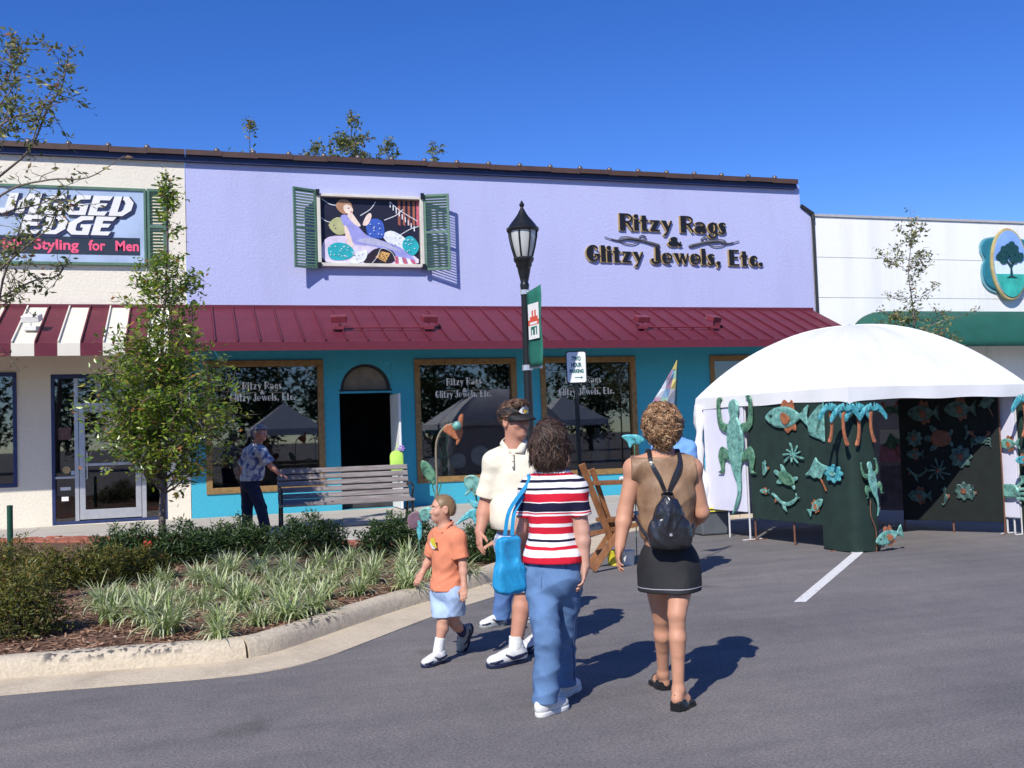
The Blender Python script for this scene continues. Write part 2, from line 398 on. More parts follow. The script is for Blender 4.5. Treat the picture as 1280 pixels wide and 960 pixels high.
poly = list(BR)+side_in+[Vector((24, .3, 0)), Vector((-9, .3, 0))]
ground_sheet('sidewalk_base', poly, slabm, .135)
# sidewalk slabs
sw = thing('sidewalk', None, None, (0, 0, 0), kind='structure')
def inside(p, poly):
    c = False; n = len(poly)
    for i in range(n):
        a, b = poly[i], poly[(i+1) % n]
        if (a.y > p[1]) != (b.y > p[1]) and p[0] < (b.x-a.x)*(p[1]-a.y)/(b.y-a.y)+a.x: c = not c
    return c
swpoly = list(BR2)+[p for p in side_in if p.y > -8.0]+[Vector((24, -.02, 0)), Vector((-9, -.02, 0))]
for ix in range(-5, 13):
    for iy in range(0, 6):
        x0, x1, y1 = ix*1.5+.4, ix*1.5+1.89, -.03-iy*1.5; y0 = y1-1.49
        if all(inside(q, swpoly) for q in ((x0, y0), (x1, y0), (x0, y1), (x1, y1))):
            MB().box(x0, x1, y0, y1, .10, .15+RNG.uniform(-.002, .002)).build('paving_slab', slabm, sw, bevel=.008)
        else:                                    # slab cut by the edge
            pts = [(x0+(x1-x0)*i/6, y0+(y1-y0)*j/6) for i in range(6) for j in range(6)]
            q = MB()
            for (x, y) in pts:
                dx, dy = (x1-x0)/6, (y1-y0)/6
                if all(inside(c_, swpoly) for c_ in ((x, y), (x+dx, y), (x, y+dy), (x+dx, y+dy))): q.box(x, x+dx, y, y+dy, .11, .149)
            if q.v: q.build('paving_slab', slabm, sw)
# brick strip between bed and sidewalk
bs = thing('brick_strip', None, None, (0, 0, 0), kind='structure')
bme = None; nb = 0
BL = [0]
for i in range(1, len(BR)): BL.append(BL[-1]+(BR[i]-BR[i-1]).length)
def alongb(s):
    for i in range(len(BL)-1):
        if BL[i+1] >= s: t = (s-BL[i])/(BL[i+1]-BL[i]); return BR[i].lerp(BR[i+1], t), (BR[i+1]-BR[i]).normalized()
    return BR[-1], (BR[-1]-BR[-2]).normalized()
ncol = int((BL[-1]-5.2)/.235)
for c_ in range(ncol):
    for r_ in range(7):
        s = 5.2+c_*.235+(.11 if r_ % 2 else 0)
        if s > BL[-1]-.1: continue
        p, t = alongb(s); nn = Vector((-t.y, t.x, 0)); q = p+nn*(.06+r_*.115)
        if bme is None:
            o = MB().box(-.111, .111, -.053, .053, -.05, 0).build('brick', brickm, bs, bevel=0, local=True); bme = o.data
        else: o = link('brick', bme, bs)
        o.location = (q.x, q.y, .152+RNG.uniform(-.004, .004)); o.rotation_euler = (RNG.uniform(-.012, .012), RNG.uniform(-.012, .012), math.atan2(t.y, t.x))
        nb += 1
# parking line
lp = mat('road_paint', (.30, .30, .30), .8, 0, 18, .3, 80, ramp=(.30, .44), col2=(.70, .69, .66))
a, b, c, d = gr(1078, 692), gr(1063, 692), gr(992, 753), gr(1007, 753)
k = MB(); ext = (a-d).normalized()*3.5
k.add([d+Vector((0, 0, .004)), a+ext+Vector((0, 0, .004)), b+ext+Vector((0, 0, .004)), c+Vector((0, 0, .004))], [(0, 1, 2, 3)])
tag(k.build('parking_line', lp), kind='structure')

# mulch chips: nobody could count them
n = 16000; P = []
bx = [v for v in (Vector((p.x, p.y, 0)) for p in bed)]+[Vector((p.x, p.y, 0)) for p in reversed(BR)]
while len(P) < n:
    x = RNG.uniform(-3.2, 3.8); y = RNG.uniform(-13.4, -6) if RNG.random() < .7 else RNG.uniform(-13.3, -10.5)
    if inside((x, y), bx): P.append((x, y, .125+RNG.uniform(.0, .02)))
P = np.array(P); th = NR.uniform(0, 2*PI, n); ln = NR.uniform(.012, .04, n); wd = NR.uniform(.004, .011, n)
tx = np.stack([np.cos(th), np.sin(th), NR.uniform(-.35, .35, n)], 1); ty = np.stack([-np.sin(th), np.cos(th), NR.uniform(-.5, .5, n)], 1)
A_, B_ = tx*ln[:, None], ty*wd[:, None]
V = np.stack([P-A_-B_, P+A_-B_*.6, P+A_*1.1+B_*.7, P-A_+B_], 1).reshape(-1, 3)
F = np.arange(4*n).reshape(n, 4)
chipm = mat('mulch_chip', (.1, .1, .1), .9, .1, leafvar=[(0, (.10, .048, .028)), (.5, (.24, .125, .07)), (.85, (.38, .23, .14)), (1, (.58, .44, .31))])
o = np_mesh('mulch_chips', V, F, chipm, smooth=False, tint=NR.uniform(0, 1, n)); tag(o, 'loose brown bark mulch chips covering the planting bed', 'mulch', kind='stuff')

# ------------------------------------------------------------------ BUILDINGS
def wall_front(mb, x0, x1, z0, z1, holes, Y=0.0, depth=.25):
    """face y=Y with rectangular holes and their reveals"""
    xs = sorted({x0, x1, *[h[0] for h in holes], *[h[1] for h in holes]}); zs = sorted({z0, z1, *[h[2] for h in holes], *[h[3] for h in holes]})
    for i in range(len(xs)-1):
        for j in range(len(zs)-1):
            cx, cz = (xs[i]+xs[i+1])/2, (zs[j]+zs[j+1])/2
            if any(h[0] < cx < h[1] and h[2] < cz < h[3] for h in holes): continue
            mb.quad((xs[i], Y, zs[j]), (xs[i+1], Y, zs[j]), (xs[i+1], Y, zs[j+1]), (xs[i], Y, zs[j+1]))
            mb.quad((xs[i], Y+depth, zs[j+1]), (xs[i+1], Y+depth, zs[j+1]), (xs[i+1], Y+depth, zs[j]), (xs[i], Y+depth, zs[j]))
    for a, b, c, d in holes:
        mb.quad((a, Y, c), (a, Y, d), (a, Y+depth, d), (a, Y+depth, c)); mb.quad((b, Y, d), (b, Y, c), (b, Y+depth, c), (b, Y+depth, d))
        mb.quad((a, Y, d), (b, Y, d), (b, Y+depth, d), (a, Y+depth, d)); mb.quad((b, Y, c), (a, Y, c), (a, Y+depth, c), (b, Y+depth, c))
def window(parent, x0, x1, z0, z1, fm, fw=.10, Y=.0, proud=.03, sill=False, mull=()):
    f = MB(); y0, y1 = Y-proud, Y+.12
    f.box(x0, x1, y0, y1, z1-fw, z1); f.box(x0, x1, y0, y1, z0, z0+fw)
    f.box(x0, x0+fw, y0, y1, z0+fw, z1-fw); f.box(x1-fw, x1, y0, y1, z0+fw, z1-fw)
    for mx in mull: f.box(mx-.02, mx+.02, y0+.01, y1, z0+fw, z1-fw)
    w = f.build('window', fm, parent, bevel=.008)
    MB().quad((x0+fw-.01, Y+.06, z0+fw-.01), (x1-fw+.01, Y+.06, z0+fw-.01), (x1-fw+.01, Y+.06, z1-fw+.01), (x0+fw-.01, Y+.06, z1-fw+.01)).build('pane', pane_m, w)
    if sill: MB().box(x0-.04, x1+.04, Y-.07, Y-.031, z0-.02, z0+.05).build('sill', fm, w)
    return w
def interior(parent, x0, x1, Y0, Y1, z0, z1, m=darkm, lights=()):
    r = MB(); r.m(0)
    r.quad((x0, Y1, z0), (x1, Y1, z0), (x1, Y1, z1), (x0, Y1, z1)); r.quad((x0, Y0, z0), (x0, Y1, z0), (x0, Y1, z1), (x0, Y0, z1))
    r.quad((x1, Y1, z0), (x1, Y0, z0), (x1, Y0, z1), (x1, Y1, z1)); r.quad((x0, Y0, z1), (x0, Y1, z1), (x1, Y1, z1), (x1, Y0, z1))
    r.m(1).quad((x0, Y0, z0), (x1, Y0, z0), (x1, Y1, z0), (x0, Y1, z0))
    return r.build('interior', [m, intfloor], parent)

RIDGE, EAVE, ADEP = 4.25, 3.36, 2.0             # awning: top at the wall, eave height, projection
def awning(parent, x0, x1, n, mats, valance=.14, m_val=None):
    aw = MB().box(x0, x1, -.06, -.004, RIDGE-.05, RIDGE+.05).build('awning', mats[0], parent)
    w = (x1-x0)/n; made = {}
    for i in range(n):
        k = i % len(mats)
        if k in made: o = link('awning_panel', made[k], aw)
        else:
            q = MB(); th = .03; e0 = Vector((0, -.03, RIDGE-.02)); e1 = Vector((0, -ADEP, EAVE)); X = Vector((1, 0, 0))
            nn = Vector((0, -(RIDGE-EAVE), -(0))) ; sl = (e1-e0).normalized(); up = X.cross(sl).normalized(); up = up if up.z > 0 else -up
            c = (e0+e1)/2+X*(w/2)
            q.obox(c, X*(w/2-.001), sl*((e1-e0).length/2), up*(th/2))
            q.obox(c-X*(w/2-.013)+up*.028, X*.011, sl*((e1-e0).length/2-.01), up*.030)     # standing seam
            q.box(.001, w-.001, -ADEP-.012, -ADEP+.012, EAVE-valance, EAVE+.012)             # its piece of the fascia
            o = q.build('awning_panel', mats[k], aw, local=True, bevel=.004); made[k] = o.data
        o.location = Vector((x0+i*w, 0, 0))-ORG[o.name]
    return aw
# --- middle shop
shop = thing('purple_shop', 'lavender and turquoise shop front with a maroon metal awning', 'shop', (7.1, 0, .15))
HW = [(.40, 2.59, .65, 3.14), (2.96, 4.05, .15, 3.12), (4.58, 6.69, .67, 3.13), (7.35, 9.48, .67, 3.14), (11.45, 13.6, .67, 3.14)]
q = MB(); wall_front(q, .06, 14.1, .13, 3.95, HW); q.build('lower_wall', turq, shop)
q = MB(); q.quad((.06, 0, 3.95), (13.98, 0, 3.95), (13.98, 0, 7.22), (.06, 0, 7.22)); q.quad((13.98, 0, 3.95), (14.26, 0, 3.95), (14.26, 0, 6.62), (13.98, 0, 6.68))
q.quad((14.26, 0, 3.95), (14.26, 9, 3.95), (14.26, 9, 6.62), (14.26, 0, 6.62)); q.quad((13.98, 0, 6.68), (13.98, 9, 6.68), (13.98, 9, 7.22), (13.98, 0, 7.22))
q.quad((13.98, 0, 6.68), (14.26, 0, 6.62), (14.26, 9, 6.62), (13.98, 9, 6.68)); q.quad((14.26, 0, .13), (14.26, 9, .13), (14.26, 9, 3.95), (14.26, 0, 3.95))
q.build('upper_wall', lav, shop)
MB().box(.06, 13.97, .02, 9, 6.9, 7.2).build('roof', darkm, shop)
def coping(parent, x0, x1, nseg, xc0, pitch):
    cp = MB(); n_ = nseg; w = (x1-x0)/n_
    for i in range(n_):
        a, b = x0+i*w, x0+(i+1)*w-.004; dz = -.012*(i % 2)
        cp.box(a, b, -.17+.01*(i % 2), .35, 7.26+dz*.3, 7.33+dz*.3); cp.box(a, b, -.185+.01*(i % 2), -.165+.01*(i % 2), 7.235+dz, 7.335+dz*.3)
    cp.m(1).box(x0, x1, -.10, -.003, 7.12, 7.26)  # navy strip painted in for the shade under the coping
    o = cp.build('roof_coping', [browntrim, navy], parent)
    x = xc0; me = None
    while x < x1-.05:
        if me is None: c = MB().lathe([(.0, -.02), (.045, -.02), (.062, .015), (.05, .055), (.02, .075), (0, .08)], n=10).build('coping_cap', mat('cap_metal', (.16, .14, .13), .4, .2, 10, metal=.5), o, smooth=True, local=True); me = c.data
        else: c = link('coping_cap', me, o)
        c.location = Vector((x, -.10, 7.335))-ORG[c.name]; x += pitch
    return o
coping(shop, .07, 13.85, 20, .66, .70)
awning(shop, .10, 14.17, 36, [maroon])
for (a, b, c, d) in (HW[0], HW[2], HW[3], HW[4]): window(shop, a-.06, b+.06, c-.06, d+.06, goldwood, .12)
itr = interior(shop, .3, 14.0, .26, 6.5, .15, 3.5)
# door bay with arched transom
q = MB(); x0, x1 = 2.96, 4.05; xc = (x0+x1)/2; r = (x1-x0)/2; zt = 2.58
arc = [(xc+(r-.03)*math.cos(t), zt+(r-.02)*math.sin(t)) for t in [PI*i/20 for i in range(21)]]
pts = [(x1, 3.12), (x0, 3.12), (x0, zt)]+[(p[0], p[1]) for p in reversed(arc)]+[(x1, zt)]
q.prism([(p[0], p[1]) for p in pts], (0, .06, 0), (1, 0, 0), (0, 0, 1), .10); q.build('arch_spandrel', turq, shop)
df = MB(); dk = mat('door_dark', (.02, .022, .022), .5, .2, 5)
for i in range(20):
    a, b = arc[i], arc[i+1]; df.beam((a[0], .05, a[1]), (b[0], .05, b[1]), .12, .05, up=(0, 1, 0))
df.box(x0+.001, x1-.001, 0.0, .11, zt-.06, zt)
dfr = df.build('door_frame', dk, shop)
fan = mat('transom_glass', (.20, .15, .09), .2, .2, 6)
q = MB(); q.prism([(p[0], p[1]) for p in arc], (0, .09, 0), (1, 0, 0), (0, 0, 1), .012); q.build('transom', fan, dfr)
q = MB(); q.box(x0+.002, x1-.002, -.012, .0, zt-.075, zt-.035); q.build('transom_bar', turq, dfr)
dr = MB(); dr.box(4.00, 4.045, -.86, .02, .17, 2.45); door = dr.build('door', mat('door_white', (.72, .74, .74), .45, .06, 4), shop, bevel=.006)
tb = MB(); tb.tube([(3.985, -.74, 1.10), (3.93, -.74, 1.10), (3.93, -.74, 1.35), (3.985, -.74, 1.35)], .012); tb.build('handle', silver, door)
# things inside behind the glass
tube_m = emit('fluorescent', (1, .98, .9), 2.2)
for (xx, yy) in ((7.9, 1.6), (12.2, 1.6)):
    t = thing('tube_light', 'lit white fluorescent tube on the ceiling behind the %s window' % ('third' if xx < 9 else 'rightmost'), 'light', (xx, yy, 3.45))
    MB().box(xx-.75, xx+.75, yy-.06, yy+.06, 3.42, 3.49).build('housing', silver, t)
    MB().tube([(xx-.7, yy, 3.39), (xx+.7, yy, 3.39)], .025).build('tube', tube_m, t)
china = mat('display_ware', (.55, .56, .56), .4, .3, 6); straw = mat('straw_hat', (.55, .24, .13), .8, .3, 20); tan = mat('bust_cloth', (.25, .19, .14), .8, .3, 8)
def plate(x, y, z, r, lab):
    t = thing('display_plate', lab, 'plate', (x, y, z)); q = MB(); q.lathe([(0, 0), (r*.5, .0), (r, .03), (r*.97, .045), (r*.5, .02), (0, .02)], n=20)
    q.v = [(v[0]+x, v[2]*-1+y, v[1]+z) for v in q.v]; q.build('dish', china, t, smooth=True)
    q = MB(); q.beam((x-.07, y+.08, z-r-.02), (x, y+.02, z), .015, .015); q.beam((x+.07, y+.08, z-r-.02), (x, y+.02, z), .015, .015); q.build('stand', dk, t)
plate(5.55, .55, 1.03, .17, 'small round grey plate propped low at the middle of the second window')
plate(6.05, .60, 1.12, .22, 'large round grey plate propped low at the right of the second window')
plate(5.0, .5, 1.0, .14, 'smallest round grey plate propped at the left of the second window')
MB().box(.5, 13.8, .3, .95, .16, .78).build('display_ledge', darkm, shop)
def bust(x, y, lab, m):
    t = thing('display_bust', lab, 'bust', (x, y, .78))
    MB().lathe([(.0, .80), (.16, .80), (.17, .95), (.13, 1.12), (.17, 1.32), (.19, 1.42), (.10, 1.5), (.05, 1.54), (.05, 1.62), (0, 1.63)], (x, y, 0), 16).build('torso', m, t, smooth=True)
    MB().lathe([(.12, .78), (.12, .80), (.02, .81)], (x, y, 0), 12).build('stand', dk, t)
    return t
bust(5.35, .75, 'dark clothed dress form in the left of the second window', tan)
bust(8.9, .8, 'dress form standing near the right edge of the third window', mat('bust_blue', (.12, .16, .2), .8, .3, 7))
bust(1.0, .75, 'dress form in the leftmost window of the turquoise wall', mat('bust_red', (.2, .07, .06), .8, .3, 7))
t = thing('wide_hat', 'rust coloured wide brimmed hat on a stand in the second window', 'hat', (5.25, .7, 1.75))
q = MB().lathe([(0, 0), (.26, -.03), (.27, -.02), (.12, .02), (.10, .12), (.05, .15), (0, .15)], (5.25, .62, 1.85), 18); q.build('brim_and_crown', straw, t, smooth=True)
# --- cream shop at the left
cs = thing('cream_shop', 'cream shop front with a striped maroon and white metal awning', 'shop', (-4, 0, .15))
HC = [(-7.4, -3.06, .95, 2.98), (-2.42, -.38, .16, 2.98)]
q = MB(); wall_front(q, -9, .05, .13, 7.22, HC); q.quad((-9, 0, .13), (-9, 0, 7.22), (-9, 9, 7.22), (-9, 9, .13)); q.build('wall', cream, cs)
MB().box(-9, .04, .02, 9, 6.9, 7.2).build('roof', darkm, cs)
coping(cs, -9, .06, 13, -9+.66, .70)
awning(cs, -9+.1-.36*0, .08, 25, [maroon, creamm], .2)
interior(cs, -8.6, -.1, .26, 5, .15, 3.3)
navym = mat('navy_frame', (.025, .04, .12), .4, .2, 6)
window(cs, -7.46, -3.0, .90, 3.03, navym, .07)
# aluminium door set: side light, door, narrow side light
e = thing('x', '', '') if False else None
q = MB(); q.box(-2.42, -.38, -.005, .10, 2.90, 2.98); q.box(-2.42, -2.36, -.005, .10, .16, 2.90); q.box(-.44, -.38, -.005, .10, .16, 2.90)
q.box(-2.36, -.44, .0, .10, .16, .22)
ent = q.build('entrance_frame', navym, cs, bevel=.005)
q = MB(); q.box(-2.02, -1.95, -.01, .09, .22, 2.90); q.box(-.84, -.76, -.01, .09, .22, 2.90); q.box(-1.95, -.84, -.008, .09, 2.36, 2.43); q.box(-2.36, -2.02, 0, .08, 1.02, 1.06)
q.build('mullion', silver, ent, bevel=.004)
MB().quad((-2.36, .05, .22), (-2.02, .05, .22), (-2.02, .05, 2.9), (-2.36, .05, 2.9)).build('side_pane', pane_m, ent)
MB().quad((-.76, .05, .22), (-.44, .05, .22), (-.44, .05, 2.9), (-.76, .05, 2.9)).build('side_pane', pane_m, ent)
MB().quad((-1.95, .05, 2.43), (-.84, .05, 2.43), (-.84, .05, 2.9), (-1.95, .05, 2.9)).build('transom_pane', pane_m, ent)
q = MB(); q.box(-1.94, -1.84, -.005, .06, .24, 2.35); q.box(-.95, -.85, -.005, .06, .24, 2.35); q.box(-1.84, -.95, -.004, .06, 2.25, 2.35); q.box(-1.84, -.95, -.004, .06, .24, .42); q.box(-1.84, -.95, -.003, .05, 1.24, 1.29)
d2 = q.build('door', silver, cs, bevel=.004)
MB().quad((-1.84, .03, .42), (-.95, .03, .42), (-.95, .03, 2.25), (-1.84, .03, 2.25)).build('pane', pane_m, d2)
q = MB(); q.tube([(-1.82, -.02, 1.0), (-1.80, -.07, 1.02), (-1.80, -.07, 1.5), (-1.82, -.02, 1.52)], .012); q.build('handle', silver, d2)
q = MB(); put_text(q, '103', (-1.42, .026, 2.02), (1, 0, 0), (0, 0, 1), .17, lift=.003, center=True); q.build('door_number', shopwhite, d2)
q = MB(); put_text(q, '341', (-1.5, .026, 1.12), (1, 0, 0), (0, 0, 1), .13, lift=.003, center=True); q.build('door_number', shopwhite, d2)
stm = [mat('sticker_gold', (.5, .35, .16), .5, .2), mat('sticker_pale', (.5, .6, .65), .5, .2), shopwhite, mat('sticker_brown', (.12, .06, .05), .5, .4, 18)]
q = MB(); q.lathe([(0, 0), (.07, 0), (.07, .004), (0, .004)], n=16); q.v = [(v[0]-2.17, .04-v[2], v[1]+1.18) for v in q.v]; q.build('sticker', stm[0], ent)
for a_, m_ in (((-2.09, -2.03, .036, .044, 1.08, 1.16), stm[1]), ((-2.28, -2.1, .036, .044, .80, .86), stm[2]), ((-2.26, -2.14, .036, .044, .6, .68), stm[2]), ((-2.30, -2.08, .036, .044, 1.75, 1.98), stm[3])): MB().box(*a_).build('sticker', m_, ent)
# --- white building at the right
wb = thing('white_building', 'white panelled building with a green barrel awning and a tree emblem', 'building', (18, 0, .15))
q = MB(); zc = [.13, 4.55, 5.52, 6.50]; yj = .012
XJ = [14.32, 16.75, 19.2, 21.6, 24]
for i in range(len(XJ)-1):
    for j in range(3):
        MB().box(XJ[i]+.004, XJ[i+1]-.004, .004, .2, zc[j]+(.006 if j else 0), zc[j+1]-.006).build('wall_panel', whitew, wb, bevel=.006)
MB().box(14.31, 24, .03, 9, .13, 6.49).build('wall', whitew, wb)
MB().box(14.31, 24, -.03, .3, 6.50, 6.56).build('roof_coping', mat('grey_coping', (.4, .4, .4), .5, .1), wb)
q = MB(); q.tube([(14.285, -.05, 6.45), (14.285, -.05, 3.4)], .035); q.tube([(13.99, -.02, 6.74), (14.285, -.05, 6.55), (14.285, -.05, 6.4)], .05); q.build('dark_tube', dk, wb)  # thin dark tube down the joint between the two fronts
gr_m = mat('green_canvas', (.009, .085, .062), .75, .12, 3, .2, 120)
V = []; F = []; nu, na = 50, 10; xs0, xs1, Rr = 15.2, 24.5, .95
for i in range(nu+1):
    u = (i/nu)**2 if i < 0 else i/nu; x = xs0+(xs1-xs0)*(u**1.8); k = 1 if x > xs0+Rr else math.sqrt(max(0, 1-((xs0+Rr-x)/Rr)**2))
    k = max(k, .02)
    for j in range(na+1):
        a = PI/2*j/na; V.append((x, -.015-1.25*k**.5*math.sin(a)*(.3+.7*k), 3.25+(.97*(.35+.65*k)-.0)*math.cos(a)))
for i in range(nu):
    for j in range(na): F.append((i*(na+1)+j, i*(na+1)+j+1, (i+1)*(na+1)+j+1, (i+1)*(na+1)+j))
q = MB(); q.add(V, F); o = q.build('awning', gr_m, wb, smooth=True); sm = o.modifiers.new('s', 'SOLIDIFY'); sm.thickness = .01
# oval tree emblem
em = thing('oval_sign', 'oval sign with a dark green tree and teal scroll wings on the white wall', 'sign', at(1265, 330, -.1))
oc = at(1262, 330, -.16); X, Z = Vector((1, 0, 0)), Vector((0, 0, 1))
def oval(rx, rz, n=40): return [(rx*math.cos(2*PI*i/n), rz*math.sin(2*PI*i/n)) for i in range(n)]
wing = mat('teal_sign', (.02, .17, .23), .45, .2, 4); rim = mat('gold_rim', (.45, .36, .16), .4, .2, 6)
for sgn in (-1, 1):
    pts = closed2d([(0, .55), (.5, .62), (.72, .5), (.75, .3), (.66, .12), (.72, -.02), (.75, -.22), (.68, -.45), (.42, -.6), (0, -.55)], 4)
    MB().prism([(sgn*(p[0]*1.0), p[1]*1.05) for p in pts], oc+Vector((0, .09, 0)), X, Z, .05).build('scroll_wing', wing, em, bevel=.01)
    MB().prism([(sgn*p[0]*1.06, p[1]*1.13-.02) for p in pts], oc+Vector((0, .13, 0)), X, Z, .03).build('scroll_back', mat('pale_teal', (.16, .36, .42), .5, .15), em)
MB().prism(oval(.56, .92), oc+Vector((0, .03, 0)), X, Z, .08).build('rim', rim, em, bevel=.02)
q = MB(); sk1 = mat('sign_sky', (.22, .38, .78), .5, .2, 1.2); skw = mat('sign_haze', (.62, .74, .84), .5, .1, 2); grs = mat('sign_green', (.04, .40, .33), .5, .3, 2.5)
q.prism(oval(.50, .85), oc+Vector((0, -.02, 0)), X, Z, .02)
hz = [(x, z) for x, z in oval(.497, .847, 80) if z < .1]; q.m(1).prism(hz, oc+Vector((0, -.024, 0)), X, Z, .02)
gz = [(x, z) for x, z in oval(.494, .844, 80) if z < -.22]; q.m(2).prism(gz, oc+Vector((0, -.029, 0)), X, Z, .02)
q.build('face', [sk1, skw, grs], em)
tg = mat('emblem_tree', (.008, .055, .06), .5, .3, 12)
q = MB(); rr = random.Random(3)
for i in range(26):
    a = rr.uniform(0, PI); R_ = rr.uniform(0, 1)**.5; px_, pz_ = .36*R_*math.cos(a), .02+.42*R_*math.sin(a); s_ = rr.uniform(.06, .11)
    q.prism(closed2d([(s_*(1+.3*rr.random())*math.cos(t), s_*.85*(1+.3*rr.random())*math.sin(t)) for t in [2*PI*k/7 for k in range(7)]], 2), oc+Vector((px_, -.045-.0008*i, pz_+.05)), X, Z, .012)
q.prism([(-.04, -.34), (.05, -.34), (.03, -.1), (.16, .08), (.12, .1), (.01, -.02), (-.14, .12), (-.18, .1), (-.02, -.12)], oc+Vector((0, -.044, 0)), X, Z, .012)
q.prism([(-.16, -.36), (.2, -.36), (.06, -.31), (-.05, -.31)], oc+Vector((0, -.045, 0)), X, Z, .011)
q.build('tree_emblem', tg, em)
# ------------------------------------------------------------------ LETTERING
def ell(cx, cy, rx, ry, a0, a1, n=14): return [(cx+rx*math.cos(math.radians(a0+(a1-a0)*i/n)), cy+ry*math.sin(math.radians(a0+(a1-a0)*i/n))) for i in range(n+1)]
T_ = .075
def bar(x0, y0, x1, y1): return ('p', [(x0, y0), (x1, y0), (x1, y1), (x0, y1)])
def halfl(cx, cy, rx, ry, cut=.04): return ('p', ell(cx+cut, cy, rx+cut, ry, 90, 270))
DECO = {
 'R': (.70, [bar(0, 0, .27, 1), ('s', [(.27, .96)]+ell(.34, .73, .30, .23, 90, -90)+[(.27, .5)], T_), ('s', [(.36, .5), (.50, .3), (.66, .03)], .085)]),
 'i': (.27, [bar(0, 0, .23, .66), ('p', ell(.115, .86, .13, .12, 0, 360))]),
 't': (.44, [bar(.08, 0, .31, .92), ('s', [(0, .62), (.42, .62)], T_), ('s', [(.3, .04), (.42, .06)], T_)]),
 'z': (.56, [('p', [(0, .02), (.26, .02), (.54, .64), (.28, .64)]), ('s', [(.03, .62), (.5, .62)], T_), ('s', [(.05, .04), (.54, .04)], T_)]),
 'y': (.58, [('p', [(0, .66), (.26, .66), (.42, .16), (.3, .0)]), ('s', [(.56, .66), (.34, .05), (.2, -.24)], .085), ('p', ell(.19, -.2, .07, .06, 0, 360))]),
 'a': (.66, [('p', ell(.20, .19, .20, .20, 0, 360)), ('s', [(.06, .52), (.16, .61)]+ell(.30, .42, .24, .20, 90, 0), .08), ('s', [(.2, .36), (.46, .36)], .07), bar(.40, 0, .60, .44)]),
 'g': (.54, [halfl(.24, .34, .22, .32), ('s', ell(.28, .34, .18, .3, 90, -90), T_), ('s', [(.46, .62), (.46, -.08)]+ell(.26, -.1, .2, .17, 0, -180), .09)]),
 's': (.46, [('p', [(.02, .55), (.12, .65), (.22, .62), (.44, .24), (.42, .08), (.3, 0), (.22, .06), (.04, .42)]), ('s', [(.12, .63), (.3, .65), (.42, .56)], T_), ('s', [(.3, .02), (.12, .01), (.02, .1)], T_)]),
 'G': (.80, [halfl(.38, .5, .34, .5, .02), ('s', ell(.42, .5, .30, .46, 90, 35), T_), ('s', ell(.42, .5, .30, .46, -90, -5)+[(.72, .44)], T_), ('s', [(.48, .42), (.78, .42)], T_)]),
 'l': (.27, [bar(0, 0, .23, 1)]),
 'J': (.54, [bar(.25, .15, .50, 1), ('s', ell(.25, .17, .22, .17, 180, 360), .1), ('p', ell(.06, .2, .08, .08, 0, 360))]),
 'e': (.64, [halfl(.24, .33, .22, .33, -.02), ('s', ell(.28, .34, .30, .29, 90, 0), T_), ('s', [(.22, .30), (.60, .30)], T_), ('s', ell(.28, .33, .30, .30, -95, -50), T_)]),
 'w': (.90, [('p', [(0, .66), (.24, .66), (.40, .02), (.30, 0)]), ('s', [(.36, .04), (.48, .64)], T_), ('p', [(.38, .66), (.60, .66), (.74, .02), (.64, 0)]), ('s', [(.70, .04), (.86, .66)], T_)]),
 ',': (.32, [('p', ell(.14, .11, .13, .12, 0, 360)), ('p', [(.2, .12), (.26, .08), (.14, -.18), (.08, -.16)])]),
 '.': (.30, [('p', ell(.14, .12, .13, .12, 0, 360))]),
 'E': (.66, [bar(0, 0, .28, 1), ('s', [(.27, .96), (.6, .96)], T_), ('s', [(.27, .52), (.54, .52)], T_), ('s', [(.27, .04), (.62, .04)], T_)]),
 'c': (.50, [halfl(.26, .33, .24, .33, .02), ('s', ell(.28, .33, .2, .29, 90, 25), T_), ('s', ell(.28, .33, .2, .29, -90, -25), T_)]),
 '&': (.80, [('p', ell(.34, .73, .2, .24, 0, 360)), ('p', ell(.28, .28, .27, .28, 0, 360)), ('s', [(.3, .6), (.72, .04)], .2), ('s', [(.4, .1), (.6, .2), (.72, .46)], .09)]),
}
def expand(glyph, grow):
    out = []
    for st in glyph:
        if st[0] == 'p':
            pts = st[1]; cx = sum(p[0] for p in pts)/len(pts); cy = sum(p[1] for p in pts)/len(pts)
            if grow:
                n = len(pts); P = [Vector(p) for p in pts]; ar = sum(P[i].x*P[(i+1) % n].y-P[(i+1) % n].x*P[i].y for i in range(n)); sg = 1 if ar > 0 else -1; q = []
                for i in range(n):
                    d1 = P[i]-P[i-1]; d2 = P[(i+1) % n]-P[i]
                    if d1.length < 1e-5 or d2.length < 1e-5: q.append(tuple(P[i])); continue
                    d1.normalize(); d2.normalize()
                    n1, n2 = Vector((d1.y, -d1.x))*sg, Vector((d2.y, -d2.x))*sg; nn = n1+n2
                    nn = nn/max(.5, nn.dot(n1)); q.append(tuple(P[i]+nn*grow))
                pts = q
            out.append(pts)
        else:
            pts, w = st[1], st[2]/2+grow; P = [Vector(p) for p in pts]; L_, R_ = [], []
            for i, p in enumerate(P):
                d = (P[min(i+1, len(P)-1)]-P[max(i-1, 0)]).normalized(); nn = Vector((-d.y, d.x)); e = d*grow*(1 if i == len(P)-1 else -1 if i == 0 else 0)
                L_.append(tuple(p+nn*w+e)); R_.append(tuple(p-nn*w+e))
            for i in range(len(P)-1): out.append([R_[i], R_[i+1], L_[i+1], L_[i]])
    return out
def deco_width(txt, sp=.07): return sum(.42 if c == ' ' else DECO[c][0]+sp for c in txt)-sp
